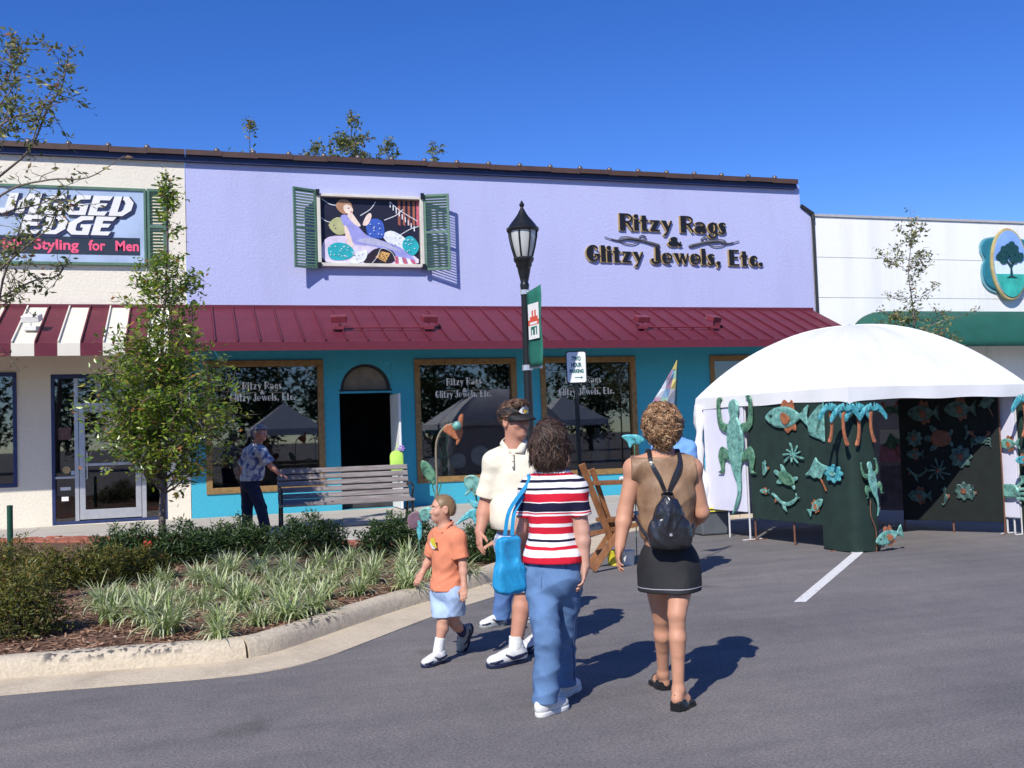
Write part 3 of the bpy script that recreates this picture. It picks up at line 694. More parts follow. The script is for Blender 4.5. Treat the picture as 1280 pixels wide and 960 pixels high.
def deco_line(txt, o, ux, uy, width, h, fn, sp=.07):
    """call fn(letter, origin, ux*sx, uy*sy) for each letter"""
    k = width/deco_width(txt, sp); x = 0
    for c in txt:
        if c != ' ': fn(c, Vector(o)+Vector(ux)*x*k, Vector(ux)*k, Vector(uy)*h); x += DECO[c][0]+sp
        else: x += .42
rs = thing('shop_lettering', 'black and gold art deco raised letters with scroll ornaments on the lavender wall', 'sign', at(842, 300))
X, Z = Vector((1, 0, 0)), Vector((0, 0, 1))
def raised(c, o, ux, uy):
    q = MB(); j = 0
    for pts in expand(DECO[c][1], .026):
        q.m(1).prism(pts, o+Vector((-.012, -.020-.0004*j, -.012)), ux, uy, .04); j += 1
    for pts in expand(DECO[c][1], 0.0):
        q.m(0).prism(pts, o+Vector((0, -.040-.0004*j, 0)), ux, uy, .03); j += 1
    q.build('letter', [blacklet, goldlet], rs)
deco_line('Ritzy Rags', at(774, 287.5), at(907, 293)-at(774, 288), Z, 1.0, lambda c, o, ux, uy: raised(c, o, ux, uy*.37)) if False else None
def line(txt, pa, pb, h, fn):
    a, b = at(*pa), at(*pb); d = b-a; w = d.length; deco_line(txt, a, d.normalized(), Z, w, h, fn)
line('Ritzy Rags', (774, 287.5), (907, 292.5), .37, raised)
line('&', (834, 308), (852, 308.5), .22, raised)
line('Glitzy Jewels, Etc.', (731.5, 326.5), (953, 333), .36, raised)
orn = mat('ornament_grey', (.10, .10, .11), .45, .3, 6)
for sgn, c0, c1 in ((1, (755, 298), (826, 305)), (-1, (923, 303), (858, 306))):
    a, b = at(*c0), at(*c1); d = b-a; q = MB(); Lw = d.length; ux = d.normalized()
    def P(x, y): return a+ux*x*Lw+Z*(y*.5*Lw+.01)+Vector((0, -.03, 0))
    q.tube(smooth_path([P(0, .03), P(.12, -.02), P(.25, -.04), P(.42, .05), P(.62, .04), P(.8, -.02), P(.97, -.08)], 5), [.010]*5+[.016]*5+[.022]*5+[.034]*5+[.028]*5+[.034]*5+[.016], 8)
    q.tube(smooth_path([P(.24, -.03), P(.3, .08), P(.45, .1), P(.6, .02), P(.5, -.12), P(.34, -.12), P(.25, -.04)], 5), .012, 6)
    q.tube(smooth_path([P(.62, .08), P(.62, .16), P(.68, .2), P(.73, .14), P(.68, .08)], 4), .014, 6)
    q.build('scroll', orn, rs, smooth=True)
# white lettering on the glass
def glass_sign(px_box, lab):
    t = thing('window_lettering', lab, 'lettering', at(*px_box[0], .055))
    j = [0]
    hold = [None]
    def flat(c, o, ux, uy):
        for pts in expand(DECO[c][1], 0.0): hold[0].prism(pts, o+Vector((0, -.004-.0003*(j[0] % 12), 0)), ux, uy, .002); j[0] += 1
    def ln(txt, pa, pb, h):
        a, b = at(*pa, .055), at(*pb, .055); d = b-a; deco_line(txt, a, d.normalized(), Z, d.length, h, flat)
    p = px_box
    for wd_ in (('Ritzy Rags', p[0], p[1], .15), ('&', p[2], p[3], .09), ('Glitzy Jewels, Etc.', p[4], p[5], .15)):
        hold[0] = MB(); ln(*wd_); hold[0].build('words', shopwhite, t)['kind'] = 'stuff'
    m_ = at(*p[2], .05)
    for sg in (-1, 1): q = MB(); q.beam(m_+Vector((.05+sg*.12, -.0, .04)), m_+Vector((.05+sg*.42, 0, .03)), .004, .018); q.build('scroll', mat('lettering_tan', (.30, .24, .16), .6, .2), t)
glass_sign([(303, 487), (352, 486), (325, 493), (331, 493), (287, 502), (369, 500)], 'white deco lettering on the window behind the man at the bench')
glass_sign([(558, 482), (602, 480), (578, 490), (584, 490), (544, 497.5), (614, 495.5)], 'white deco lettering on the window between the arched door and the lamp post')
glass_sign([(707, 479.5), (751.5, 478), (727, 487), (733, 487), (698, 494.5), (768, 492)], 'white deco lettering on the window partly behind the parking sign')
# --- jagged sign on the cream shop
js = thing('salon_sign', 'pale blue sign board with jagged white letters and a pink lettered strip', 'sign', (-2.3, 0, 5.8))
pale = mat('sign_pale_blue', (.36, .45, .60), .5, .18, 1.3)
sx0, sx1, sz0, sz1 = -4.45, -.72, 5.10, 6.50
MB().box(sx0, sx1, -.06, -.005, sz0, sz1).build('board', pale, js)
q = MB(); q.box(sx0-.04, sx1+.04, -.085, -.0, sz1, sz1+.05); q.box(sx0-.04, sx1+.04, -.085, 0, sz0-.05, sz0); q.box(sx1, sx1+.04, -.085, 0, sz0, sz1); q.box(sx0-.04, sx0, -.085, 0, sz0, sz1)
q.build('frame', greenpaint, js)
strip = mat('strip_dark', (.018, .03, .05), .5, .2)
MB().box(sx0+.1, -.80, -.066, -.058, 5.25, 5.585).build('strip', strip, js)
pink = mat('pink_lettering', (.85, .10, .20), .5, .08)
for wd_, x0_, w_ in (('Hair', -3.32, .46), ('Styling', -2.67, .78), ('for', -1.72, .30), ('Men', -1.24, .42)):
    q = MB(); put_text(q, wd_, (x0_, -.066, 5.335), X, Z, .27, bold=.007, lift=.004, width=w_); q.build('strip_word', pink, js)
JG = {
 'J': (.62, [[(.30, 1), (.62, 1), (.62, .22), (.42, 0), (0, 0), (0, .22), (.30, .26)]]),
 'A': (.72, [[(0, 0), (.0, .62), (.30, 1), (.72, 1), (.72, 0), (.44, 0), (.44, .30), (.28, .30), (.28, 0)], [(.28, .5), (.44, .5), (.44, .78), (.28, .62)]]),
 'G': (.78, [[(.78, 1), (.34, 1), (0, .62), (0, .22), (.2, 0), (.78, 0), (.78, .56), (.42, .56), (.42, .40), (.52, .38), (.52, .20), (.34, .20), (.28, .28), (.28, .58), (.46, .78), (.78, .80)]]),
 'E': (.66, [[(0, 0), (0, 1), (.70, 1), (.62, .78), (.28, .78), (.28, .62), (.58, .62), (.52, .42), (.28, .42), (.28, .20), (.66, .20), (.60, 0)]]),
 'D': (.74, [[(0, 0), (0, 1), (.28, 1), (.28, .20), (.40, .22), (.48, .36), (.48, .64), (.40, .80), (.34, .82), (.34, 1), (.52, 1), (.76, .70), (.76, .30), (.5, 0)]]),
}
def jagged(txt, x0, x1, z0, h):
    wd = sum(JG[c][0]+.09 for c in txt)-.09; k = (x1-x0)/wd; x = 0
    for c in txt:
        q = MB(); sh = .30
        for ii, pts in enumerate(JG[c][1]):
            if c == 'A' and ii == 1: continue
            P = [((x+p[0])*k+p[1]*h*sh, p[1]*h) for p in pts]; st = [('p', P)]
            for e in expand(st, .028): q.m(1).prism([(p[0]+.02, p[1]-.025) for p in e], (x0, -.068, z0), X, Z, .012)
            q.m(1).prism([(p[0]+.055, p[1]-.055) for p in P], (x0, -.066, z0), X, Z, .010)
            q.m(0).prism(P, (x0, -.080, z0), X, Z, .014)
        if c == 'A': q.m(1).prism([((x+p[0])*k+p[1]*h*sh, p[1]*h) for p in JG[c][1][1]], (x0, -.0885, z0), X, Z, .004)
        q.build('letter', [shopwhite, navy], js); x += JG[c][0]+.09
jagged('JAGGED', -3.33, -.99, 6.00, .38)
jagged('EDGE', -2.92, -1.34, 5.62, .36)
slat_me = {}
def shutter(parent, c, ux, w, h, n, key):       # c: bottom corner at the hinge, ux along the width
    ux = Vector(ux).normalized(); nn = ux.cross(Vector((0, 0, 1))).normalized(); c = Vector(c)
    q = MB(); f = .05; t = .02
    for a, b in ((0, f), (w-f, w)): q.obox(c+ux*(a+b)/2+Z*h/2, ux*(b-a)/2, nn*t, Z*h/2)
    for a, b in ((0, f), (h/2-.03, h/2+.03), (h-f, h)): q.obox(c+ux*w/2+Z*(a+b)/2, ux*(w/2-f+.001), nn*(t-.002), Z*(b-a)/2)
    s = q.build('shutter', greenpaint, parent, bevel=.004)
    for i in range(n):
        z = f+.03+(h-2*f-.05)*(i+.0)/(n-1)
        if abs(z-h/2) < .045: continue
        q = MB(); p = c+ux*w/2+Z*z; tilt = (nn*.6+Z*.8)
        q.obox(p, ux*(w/2-f), nn*.6*.016-Z*.8*.016 if False else (nn*.55+Z*.83)*.020, (nn*.83-Z*.55)*.0045); q.build('slat', greenpaint, s)
    return s
shutter(js, (-.66, -.04, 5.08), (1, 0, 0), .34, 1.48, 22, 'a')
# --- mural panel with two open shutters
mu = thing('mural', 'painted panel of a reclining lady on cushions between two green louvred shutters', 'mural', (3.7, 0, 5.8))
mx0, mx1, mz0, mz1 = 2.66, 4.72, 5.16, 6.52
framem = mat('mural_frame', (.62, .58, .50), .5, .12, 5)
q = MB(); q.box(mx0-.07, mx0, -.15, -.004, mz0-.05, mz1+.05); q.box(mx1, mx1+.07, -.15, -.004, mz0-.05, mz1+.05); q.box(mx0, mx1, -.15, -.004, mz0-.07, mz0); q.box(mx0, mx1, -.15, -.004, mz1, mz1+.06)
q.build('frame', framem, mu, bevel=.008)
q = MB()
for xx in (mx0-.05, mx1+.05):
    for zz in (mz0-.06, mz1+.07): MB().box(xx-.035, xx+.035, -.19, -.152, zz-.06, zz+.06).build('hinge', blackm, mu)
cols = [(.010, .010, .028), (.30, .30, .62), (.78, .62, .52), (.42, .22, .12), (.42, .42, .20), (.04, .10, .42), (.02, .36, .40), (.62, .34, .10), (.02, .012, .02), (.64, .56, .70), (.70, .72, .74), (.32, .10, .06), (.42, .42, .56), (.5, .1, .15)]
pm = [mat('paint_%s' % n_, c_, .5, .16, 9) for n_, c_ in zip(('night', 'dress', 'skin', 'hair', 'olive', 'blue', 'teal', 'orange', 'black', 'lilac', 'white', 'rust', 'dress_shade', 'crimson'), cols)]
q = MB(); mw, mh = mx1-mx0, mz1-mz0; lay = [0]
def paint(ci, pts, sm=True):                    # coordinates 0..1 in the panel
    pp = closed2d(pts, 3) if sm else pts
    pp = [(min(.998, max(.002, x)), min(.998, max(.002, z))) for x, z in pp]
    q.m(ci).prism([(x*mw, z*mh) for x, z in pp], (mx0, -.035-.0006*lay[0], mz0), X, Z, .004); lay[0] += 1
def pline(ci, pts, w):
    P_ = [Vector((x*mw, z*mh)) for x, z in pts]
    P_ = [Vector((v.x, v.y)) for v in smooth_path([(p.x, p.y, 0) for p in P_], 4)]
    for e in expand([('s', [tuple(p) for p in P_], w)], 0): q.m(ci).prism(e, (mx0, -.035-.0006*lay[0], mz0), X, Z, .004)
    lay[0] += 1
paint(0, [(0, 0), (1, 0), (1, 1), (0, 1)], False)
for x in (.78, .83, .88, .93, .97): paint(11 if x < .95 else 13, [(x, .62), (x+.025, .6), (x+.03, .99), (x+.005, .99)], False)
for pts in ([(.02, .98), (.1, .9), (.2, .88)], [(.0, .7), (.06, .64), (.12, .62)], [(.56, .96), (.5, .84), (.4, .74)], [(.64, .68), (.76, .76), (.84, .86)], [(.7, .97), (.8, .84), (.98, .68)], [(.8, .46), (.9, .55), (.99, .6)]): pline(10, pts, .014)
for i in range(9): paint(10, [(.70+.03*i, .88-.045*i), (.71+.03*i, .88-.045*i), (.71+.03*i, .96-.045*i), (.70+.03*i, .96-.045*i)], False)
paint(9, [(.05, .02), (.02, .3), (.14, .42), (.5, .38), (.85, .22), (.98, .03), (.6, .01)])
paint(10, [(.62, .42), (.7, .52), (.82, .44), (.9, .3), (.78, .22)])
paint(4, [(.08, .58), (.16, .7), (.24, .66), (.26, .48), (.16, .44)])
paint(5, [(.47, .44), (.46, .64), (.56, .7), (.63, .62), (.63, .42), (.54, .40)])
paint(1, [(.20, .70), (.27, .74), (.36, .60), (.46, .44), (.62, .36), (.80, .26), (.95, .06), (.82, .03), (.66, .20), (.50, .28), (.34, .30), (.28, .44)])
paint(12, [(.36, .36), (.5, .40), (.66, .33), (.8, .2), (.6, .28), (.46, .31)])
paint(2, [(.27, .74), (.30, .8), (.36, .68), (.40, .58), (.36, .58), (.30, .66)])
paint(2, [(.235, .56), (.27, .54), (.32, .28), (.29, .24), (.26, .32)])
paint(2, [(.42, .60), (.46, .74), (.50, .78), (.51, .72), (.47, .60)])
paint(3, [(.16, .86), (.19, .96), (.27, .97), (.32, .88), (.30, .78), (.22, .76)])
paint(2, [(.235, .88), (.28, .90), (.325, .84), (.32, .78), (.28, .76), (.24, .8)])
paint(13, [(.30, .795), (.315, .80), (.315, .785), (.30, .78)]); paint(0, [(.275, .85), (.29, .855), (.29, .84), (.275, .838)])
paint(6, [(.08, .10), (.07, .24), (.16, .32), (.28, .28), (.33, .16), (.26, .07), (.14, .05)])
paint(6, [(.82, .26), (.84, .4), (.92, .44), (.99, .28), (.92, .14)])
paint(8, [(.42, .02), (.50, .20), (.60, .25), (.72, .20), (.74, .08), (.66, .01)])
paint(7, [(.54, .11), (.60, .20), (.69, .17), (.64, .03)], False)
paint(10, [(.28, .02), (.36, .18), (.46, .2), (.42, .04)])
for i in range(5): paint(13 if i % 2 == 0 else 10, [(.74+.045*i, .01), (.775+.045*i, .01), (.765+.04*i, .12-.01*i), (.73+.04*i, .13-.01*i)], False)
rr = random.Random(5)
for (cx, cz, rx, rz, n_) in ((.18, .18, .09, .09, 16), (.90, .29, .05, .1, 9), (.55, .55, .06, .10, 9), (.36, .11, .06, .07, 8), (.76, .38, .08, .07, 9)):
    for i in range(n_):
        a, b = cx+rr.uniform(-1, 1)*rx, cz+rr.uniform(-1, 1)*rz; s_ = .007
        paint(10, [(a-s_, b), (a, b-s_*1.4), (a+s_, b), (a, b+s_*1.4)], False)
for a, b in ((.58, .12), (.61, .15), (.63, .09), (.61, .07), (.65, .13), (.13, .57)): paint(0, [(a-.009, b), (a, b-.012), (a+.009, b), (a, b+.012)], False)
pline(10, [(.50, .01), (.55, .10), (.60, .24), (.70, .18), (.74, .06)], .01)
q.build('painting', pm, mu)
shutter(mu, (mx0-.08, -.12, 5.03), (-.90, -.38, 0), .52, 1.62, 26, 'b')
shutter(mu, (mx1+.08, -.12, 5.03), (.90, -.34, 0), .54, 1.60, 26, 'c')

# --- floodlights on the awnings
def flood(px, py, px2, lab, m, yaw):
    Y = -1.45; z = EAVE+(RIDGE-EAVE)*(1-1.45/ADEP)
    p = at(px, py, Y); x = p.x
    t = thing('floodlight', lab, 'floodlight', (x, Y, z+.03))
    q = MB(); q.obox((x, Y, z+.08), (.10, 0, 0), (0, .06, 0), (0, 0, .035)); q.tube([(x, Y, z+.1), (x, Y, z+.2)], .022); q.build('mount', m, t, bevel=.008)
    q = MB(); ca, sa = math.cos(yaw), math.sin(yaw); u = Vector((ca, sa, 0)); v = Vector((-sa, ca, .35)).normalized(); w_ = u.cross(v)
    q.obox((x+.02, Y+.05, z+.27), u*.15, v*.10, w_*.06); q.build('head', m, t, bevel=.012)
    q = MB(); q.obox(Vector((x+.02, Y+.05, z+.27))+v*.105, u*.13, v*.006, w_*.045); q.build('lens', silver, t)
    return x, Y, z
mar2 = mat('maroon_fixture', (.16, .022, .035), .45, .2, 6)
a = flood(423, 408, 0, 'maroon floodlight on the awning right below the mural, left of its pair', mar2, -.2)
b = flood(536, 408, 0, 'maroon floodlight on the awning below the right shutter of the mural', mar2, .1)
c = flood(803, 409, 0, 'maroon floodlight on the awning below the raised shop letters, left of its pair', mar2, .1)
d = flood(893, 409, 0, 'maroon floodlight on the awning, rightmost one near the white tent', mar2, .5)
f5 = flood(38, 417, 0, 'white floodlight on the striped maroon and cream awning', mat('white_fixture', (.72, .70, .64), .45, .08), -.25)
for u, v, lab in ((a, b, 'thin maroon conduit joining the two floodlights under the mural'), (c, d, 'thin maroon conduit joining the two floodlights under the raised letters')):
    q = MB(); q.tube([(u[0]+.1, u[1], u[2]+.09), (v[0]-.1, v[1], v[2]+.09)], .016)
    k = int((v[0]-u[0])/.45)
    for i in range(1, k): xx = u[0]+(v[0]-u[0])*i/k; q.box(xx-.012, xx+.012, u[1]-.01, u[1]+.01, u[2]+.02, u[2]+.09)
    tag(q.build('conduit', mar2, org=(u[0], u[1], u[2])), lab, 'conduit')

# ------------------------------------------------------------------ STREET FURNITURE
# lamp post with banner
LPX = dp(663, 560, 13.4); LX, LY = LPX.x, LPX.y
lp_ = thing('lamp_post', 'tall black lamp post with a teardrop lantern, rising behind the man in the visor', 'lamp post', (LX, LY, .13))
MB().lathe([(.20, .13), (.20, .3), (.15, .36), (.14, .75), (.09, .85), (.065, 1.0), (.058, 1.1), (.052, 3.45), (.06, 3.5), (.06, 3.53), (.05, 3.55), (.06, 3.60), (.078, 3.68), (.09, 3.75), (.105, 3.77), (.105, 3.80), (.125, 3.83), (.135, 3.85), (.135, 3.875), (.10, 3.885)], (LX, LY, 0), 20).build('post', blackm, lp_, smooth=True, autos=40)
gl = mat('lantern_glass', (.70, .70, .68), .12, .05, 4, spec=.6, transl=.35)
lan = MB().lathe([(.105, 3.882), (.115, 3.90), (.15, 4.02), (.175, 4.14), (.18, 4.228), (.05, 4.229)], (LX, LY, 0), 24).build('lantern', gl, lp_, smooth=True, autos=50)
q = MB()
for i in range(8):
    a = 2*PI*i/8+.2; q.tube([(LX+r_*math.cos(a), LY+r_*math.sin(a), z) for r_, z in ((.12, 3.885), (.158, 4.02), (.184, 4.14), (.192, 4.235))], .012, 6)
q.build('rib', blackm, lan)
MB().lathe([(.18, 4.225), (.205, 4.225), (.215, 4.24), (.215, 4.27), (.195, 4.28), (.17, 4.32), (.13, 4.37), (.09, 4.42), (.062, 4.46), (.042, 4.50), (.026, 4.53), (.018, 4.55), (.030, 4.565), (.036, 4.585), (.024, 4.605), (.012, 4.63), (.0, 4.645)], (LX, LY, 0), 24).build('cap', blackm, lp_, smooth=True, autos=40)
q = MB()
for z in (3.42, 2.42): q.tube([(LX, LY, z), (LX+.10, LY-.22, z+.0)], .012)
q.lathe([(0, 2.39), (.07, 2.39), (.07, 2.46), (0, 2.46)], (LX, LY, 0), 12); q.lathe([(0, 3.39), (.065, 3.39), (.065, 3.45), (0, 3.45)], (LX, LY, 0), 12)
q.lathe([(0, -.03), (.022, -.015), (.022, .015), (0, .03)], (LX+.105, LY-.23, 2.42), 10); q.build('banner_arm', silver, lp_)
bn = thing('street_banner', 'narrow green street banner with a red and white panel on the lamp post', 'banner', (LX+.08, LY-.1, 2.4))
bu = Vector((.12, -.99, 0)).normalized(); bo = Vector((LX, LY, 0))+bu*.06; bw = .40
bnm = mat('banner_green', (.012, .13, .09), .75, .15, 4)
q = MB(); nx, nz = 4, 14; nrm = Vector((bu.y, -bu.x, 0))
V = [bo+bu*(bw*i/nx)+Z*(2.43+.98*j/nz+(.05*i/nx if j == nz else 0))+nrm*(.010*math.sin(3*j/nz*PI+i*.6)) for j in range(nz+1) for i in range(nx+1)]
q.add(V, [(j*(nx+1)+i, j*(nx+1)+i+1, (j+1)*(nx+1)+i+1, (j+1)*(nx+1)+i) for j in range(nz) for i in range(nx)])
o = q.build('cloth', bnm, bn, smooth=True); sm = o.modifiers.new('s', 'SOLIDIFY'); sm.thickness = .004; sm.offset = 0
q = MB(); bp_ = bo-nrm*(-.0)
def bq(x0, x1, z0, z1, ci, l_): q.m(ci).prism([(x0, z0), (x1, z0), (x1, z1), (x0, z1)], bo+nrm*(.016+.001*l_), bu, Z, .002); q.m(ci).prism([(x0, z0), (x1, z0), (x1, z1), (x0, z1)], bo-nrm*(.016+.001*l_), bu, Z, .002)
bq(.05, .36, 2.78, 3.24, 0, 0); bq(.10, .33, 3.03, 3.07, 1, 1); bq(.16, .20, 3.06, 3.15, 1, 2); bq(.24, .28, 3.06, 3.15, 1, 2); bq(.05, .36, 2.96, 3.03, 1, 1); bq(.12, .30, 2.83, 2.94, 2, 1); bq(.15, .18, 2.80, 2.90, 0, 2); bq(.24, .27, 2.80, 2.92, 0, 2); bq(.10, .31, 2.97, 3.0, 0, 2)
q.build('panel', [shopwhite, mat('banner_red', (.60, .08, .04), .7, .1), bnm], bn)
# parking sign
pc = dp(720.5, 459, 14.8); ps = thing('parking_sign', 'white two hour parking sign with green letters on a dark post', 'sign', (pc.x, pc.y, .1))
su = Vector((.97, -.24, 0)); sn = Vector((-.24, -.97, 0))
wf = mat('sign_white', (.74, .75, .74), .4, .05); sgr = mat('sign_letter_green', (.01, .13, .12), .5, .1)
def rrect(w, h, r, n=5):
    out = []
    for cx, cy, a0 in ((w-r, h-r, 0), (-w+r, h-r, 90), (-w+r, -h+r, 180), (w-r, -h+r, 270)): out += [(cx+r*math.cos(math.radians(a0+90*i/n)), cy+r*math.sin(math.radians(a0+90*i/n))) for i in range(n+1)]
    return out
MB().prism(rrect(.152, .235, .035), pc, su, Z, .006).build('plate', blackm, ps)
MB().prism(rrect(.136, .219, .03), pc+sn*.005, su, Z, .004).build('face', wf, ps)
q = MB()
for tx, dz, s_ in (('TWO', .095, .085), ('HOUR', .005, .085), ('PARKING', -.08, .07)):
    put_text(q, tx, pc+sn*.0075+Z*dz, su, Z, s_, bold=.004, center=True, width={'TWO': .13, 'HOUR': .15, 'PARKING': .20}[tx])
q.prism([(-.03, -.006), (.06, -.006), (.06, -.02), (.09, 0), (.06, .02), (.06, .006), (-.03, .006)], pc+sn*.008-Z*.15, su, Z, .002)
q.build('words', sgr, ps)
MB().box(pc.x-.025, pc.x+.025, pc.y+.008, pc.y+.05, 0, pc.z+.2).build('post', blackm, ps)
# bench: contoured slats on iron ends
bc = Vector((2.44, -4.15, .15)); be = thing('park_bench', 'weathered grey wooden slat bench with black iron ends in front of the arched door', 'bench', bc)
slm = mat('bench_wood', (.15, .125, .115), .8, .35, 3, .4, 30, stretch=(1, 14, 14), col2=(.33, .295, .28))
bl = 1.07; ang = -.02; bux = Vector((math.cos(ang), math.sin(ang), 0)); buy = Vector((-math.sin(ang), math.cos(ang), 0))
prof = [(.30, .93), (.275, .83), (.245, .73), (.215, .63), (.185, .53), (.14, .45), (.04, .42), (-.07, .425), (-.18, .43), (-.28, .415)]
sm_ = None
for i, (yy, zz) in enumerate(prof):
    nx_ = prof[min(i+1, len(prof)-1)]; pv = prof[max(i-1, 0)]; t_ = Vector((0, nx_[0]-pv[0], nx_[1]-pv[1])).normalized(); nn = Vector((1, 0, 0)).cross(t_)
    q = MB(); R2 = lambda v: bux*v[0]+buy*v[1]+Z*v[2]
    q.obox(bc+buy*yy+Z*(zz-.0), bux*bl, R2(t_)*.041, R2(nn)*.018); q.build('slat', slm, be, bevel=.008)
for sx in (-1, 1):
    q = MB(); b0 = bc+bux*sx*(bl-.03); P_ = lambda y, z: b0+buy*y+Z*z
    q.tube(smooth_path([P_(.33, .95), P_(.25, .68), P_(.19, .47), P_(.03, .38), P_(-.2, .40), P_(-.30, .38)], 4), .02, 6)
    q.tube(smooth_path([P_(.34, 0), P_(.27, .2), P_(.2, .42)], 4), .022, 6); q.tube(smooth_path([P_(-.32, 0), P_(-.24, .2), P_(-.24, .40)], 4), .022, 6)
    q.tube(smooth_path([P_(.24, .64), P_(.0, .68), P_(-.24, .66), P_(-.33, .58), P_(-.26, .50), P_(-.26, .40)], 4), .018, 6)
    q.tube(smooth_path([P_(.3, .1), P_(0, .2), P_(-.28, .1)], 4), .012, 6); q.build('bench_end', blackm, be, smooth=True)
# green stake post at the left
gp = gr(13, 703, .15); q = MB(); q.tube([(gp.x, gp.y, .1), (gp.x, gp.y, .85)], .036, 10); q.lathe([(0, .85), (.038, .85), (.036, .875), (0, .88)], gp*1-Z*gp.z, 10)
tag(q.build('bollard', mat('bollard_green', (.012, .06, .035), .4, .2, 6), org=(gp.x, gp.y, .13), smooth=True, autos=40), 'slim dark green bollard at the left edge of the planting bed', 'bollard')
# lime bag on the door
bp0 = Vector((3.97, -.80, 1.36)); bg = thing('carrier_bag', 'lime green bag with a purple flower hanging by the white door edge', 'bag', bp0-Z*.5)
lime = mat('lime_cloth', (.45, .72, .12), .7, .12, 6)
q = MB(); pts = [(-.11, -.40), (.11, -.40), (.13, -.22), (.125, -.06), (.07, .0), (-.06, .0), (-.125, -.07), (-.13, -.22)]
q.prism(closed2d(pts, 3), bp0+Vector((-.04, -.08, -.05)), X, Z, .12); q.build('body', lime, bg, bevel=.03, smooth=True)
q = MB(); q.tube(smooth_path([bp0+Vector((-.08, -.1, -.05)), bp0+Vector((-.03, -.06, .05)), bp0+Vector((0, .0, .08)), bp0+Vector((.0, -.08, .0))], 4), .005, 6); q.build('handle', lime, bg)
q = MB(); fl = mat('purple_petals', (.36, .2, .62), .7, .15)
for i in range(6): a = i*PI/3; q.lathe([(0, -.02), (.04, 0), (0, .02)], bp0+Vector((.05+.045*math.cos(a), -.14, .0+.045*math.sin(a))), 8)
q.build('flower', fl, bg, smooth=True)
# ------------------------------------------------------------------ PLANTS
def leaf_mat(name, ramp, transl=.25): return mat(name, (.1, .1, .1), .45, .1, leafvar=ramp, transl=transl, spec=.45)
greens = leaf_mat('leaf_green', [(0, (.05, .11, .014)), (.4, (.13, .23, .022)), (.75, (.27, .36, .035)), (.93, (.42, .43, .07)), (1, (.36, .15, .05))], .38)
_p = greens.node_tree.nodes['Principled BSDF']; _p.inputs['Roughness'].default_value = .3; _p.inputs['Specular IOR Level'].default_value = .8
olive = leaf_mat('leaf_olive', [(0, (.06, .08, .02)), (.5, (.17, .20, .055)), (.85, (.36, .36, .15)), (1, (.34, .17, .10))], .35)
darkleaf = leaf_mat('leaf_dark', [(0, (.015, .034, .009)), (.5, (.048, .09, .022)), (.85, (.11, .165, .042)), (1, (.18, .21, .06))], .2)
rusty = leaf_mat('leaf_rusty', [(0, (.045, .06, .012)), (.4, (.13, .14, .022)), (.7, (.25, .20, .035)), (.88, (.30, .14, .04)), (1, (.30, .06, .025))], .3)
barkm = mat('bark', (.16, .13, .11), .9, .4, 12, .6, 30, stretch=(1, 1, .3))
barkd = mat('bark_dark', (.06, .045, .038), .9, .3, 12, .5, 30)
def leaves(P, size, droop=.2, up=None, aspect=.42, jit=.35, updir=.5):
    """small folded leaves at the points P: (V, F) with two triangles-pairs each"""
    n = len(P); d = NR.normal(0, 1, (n, 3)); d[:, 2] = d[:, 2]*.6-droop+updir*.4; d /= np.linalg.norm(d, axis=1)[:, None]
    e = np.cross(d, NR.normal(0, 1, (n, 3))+np.array([0, 0, 1.7])); e /= np.linalg.norm(e, axis=1)[:, None]+1e-9
    nn = np.cross(d, e); L_ = size*NR.uniform(1-jit, 1+jit, n)[:, None]; w = L_*aspect
    a = P; b = P+d*L_*.45+e*w*.5+nn*L_*.06; c = P+d*L_; f = P+d*L_*.45-e*w*.5+nn*L_*.06
    V = np.stack([a, b, c, f], 1).reshape(-1, 3); F = np.arange(4*n).reshape(n, 4)
    return V, F
def grow(q, a, b, r0, r1, seed, wob=.06, n=6):
    r_ = random.Random(seed); a, b = Vector(a), Vector(b); L_ = (b-a).length
    pts = [a.lerp(b, i/n)+(Vector((r_.gauss(0, 1), r_.gauss(0, 1), r_.gauss(0, .5)))*wob*L_*(0 if i in (0,) else 1)*.5) for i in range(n+1)]
    pts = [p+Vector((0, 0, .10*L_*math.sin(PI*i/n)*.4)) for i, p in enumerate(pts)]
    q.tube(pts, [r0+(r1-r0)*i/n for i in range(n+1)], 6); return pts
def twig_leaves(pts, n, spread, r_, tip=True):
    out = []
    for _ in range(n):
        t = r_.random()**.7 if tip else r_.random(); i = min(int(t*(len(pts)-1)), len(pts)-2); f = t*(len(pts)-1)-i
        p = pts[i].lerp(pts[i+1], f); out.append((p.x+r_.gauss(0, spread), p.y+r_.gauss(0, spread), p.z+r_.gauss(0, spread)))
    return out
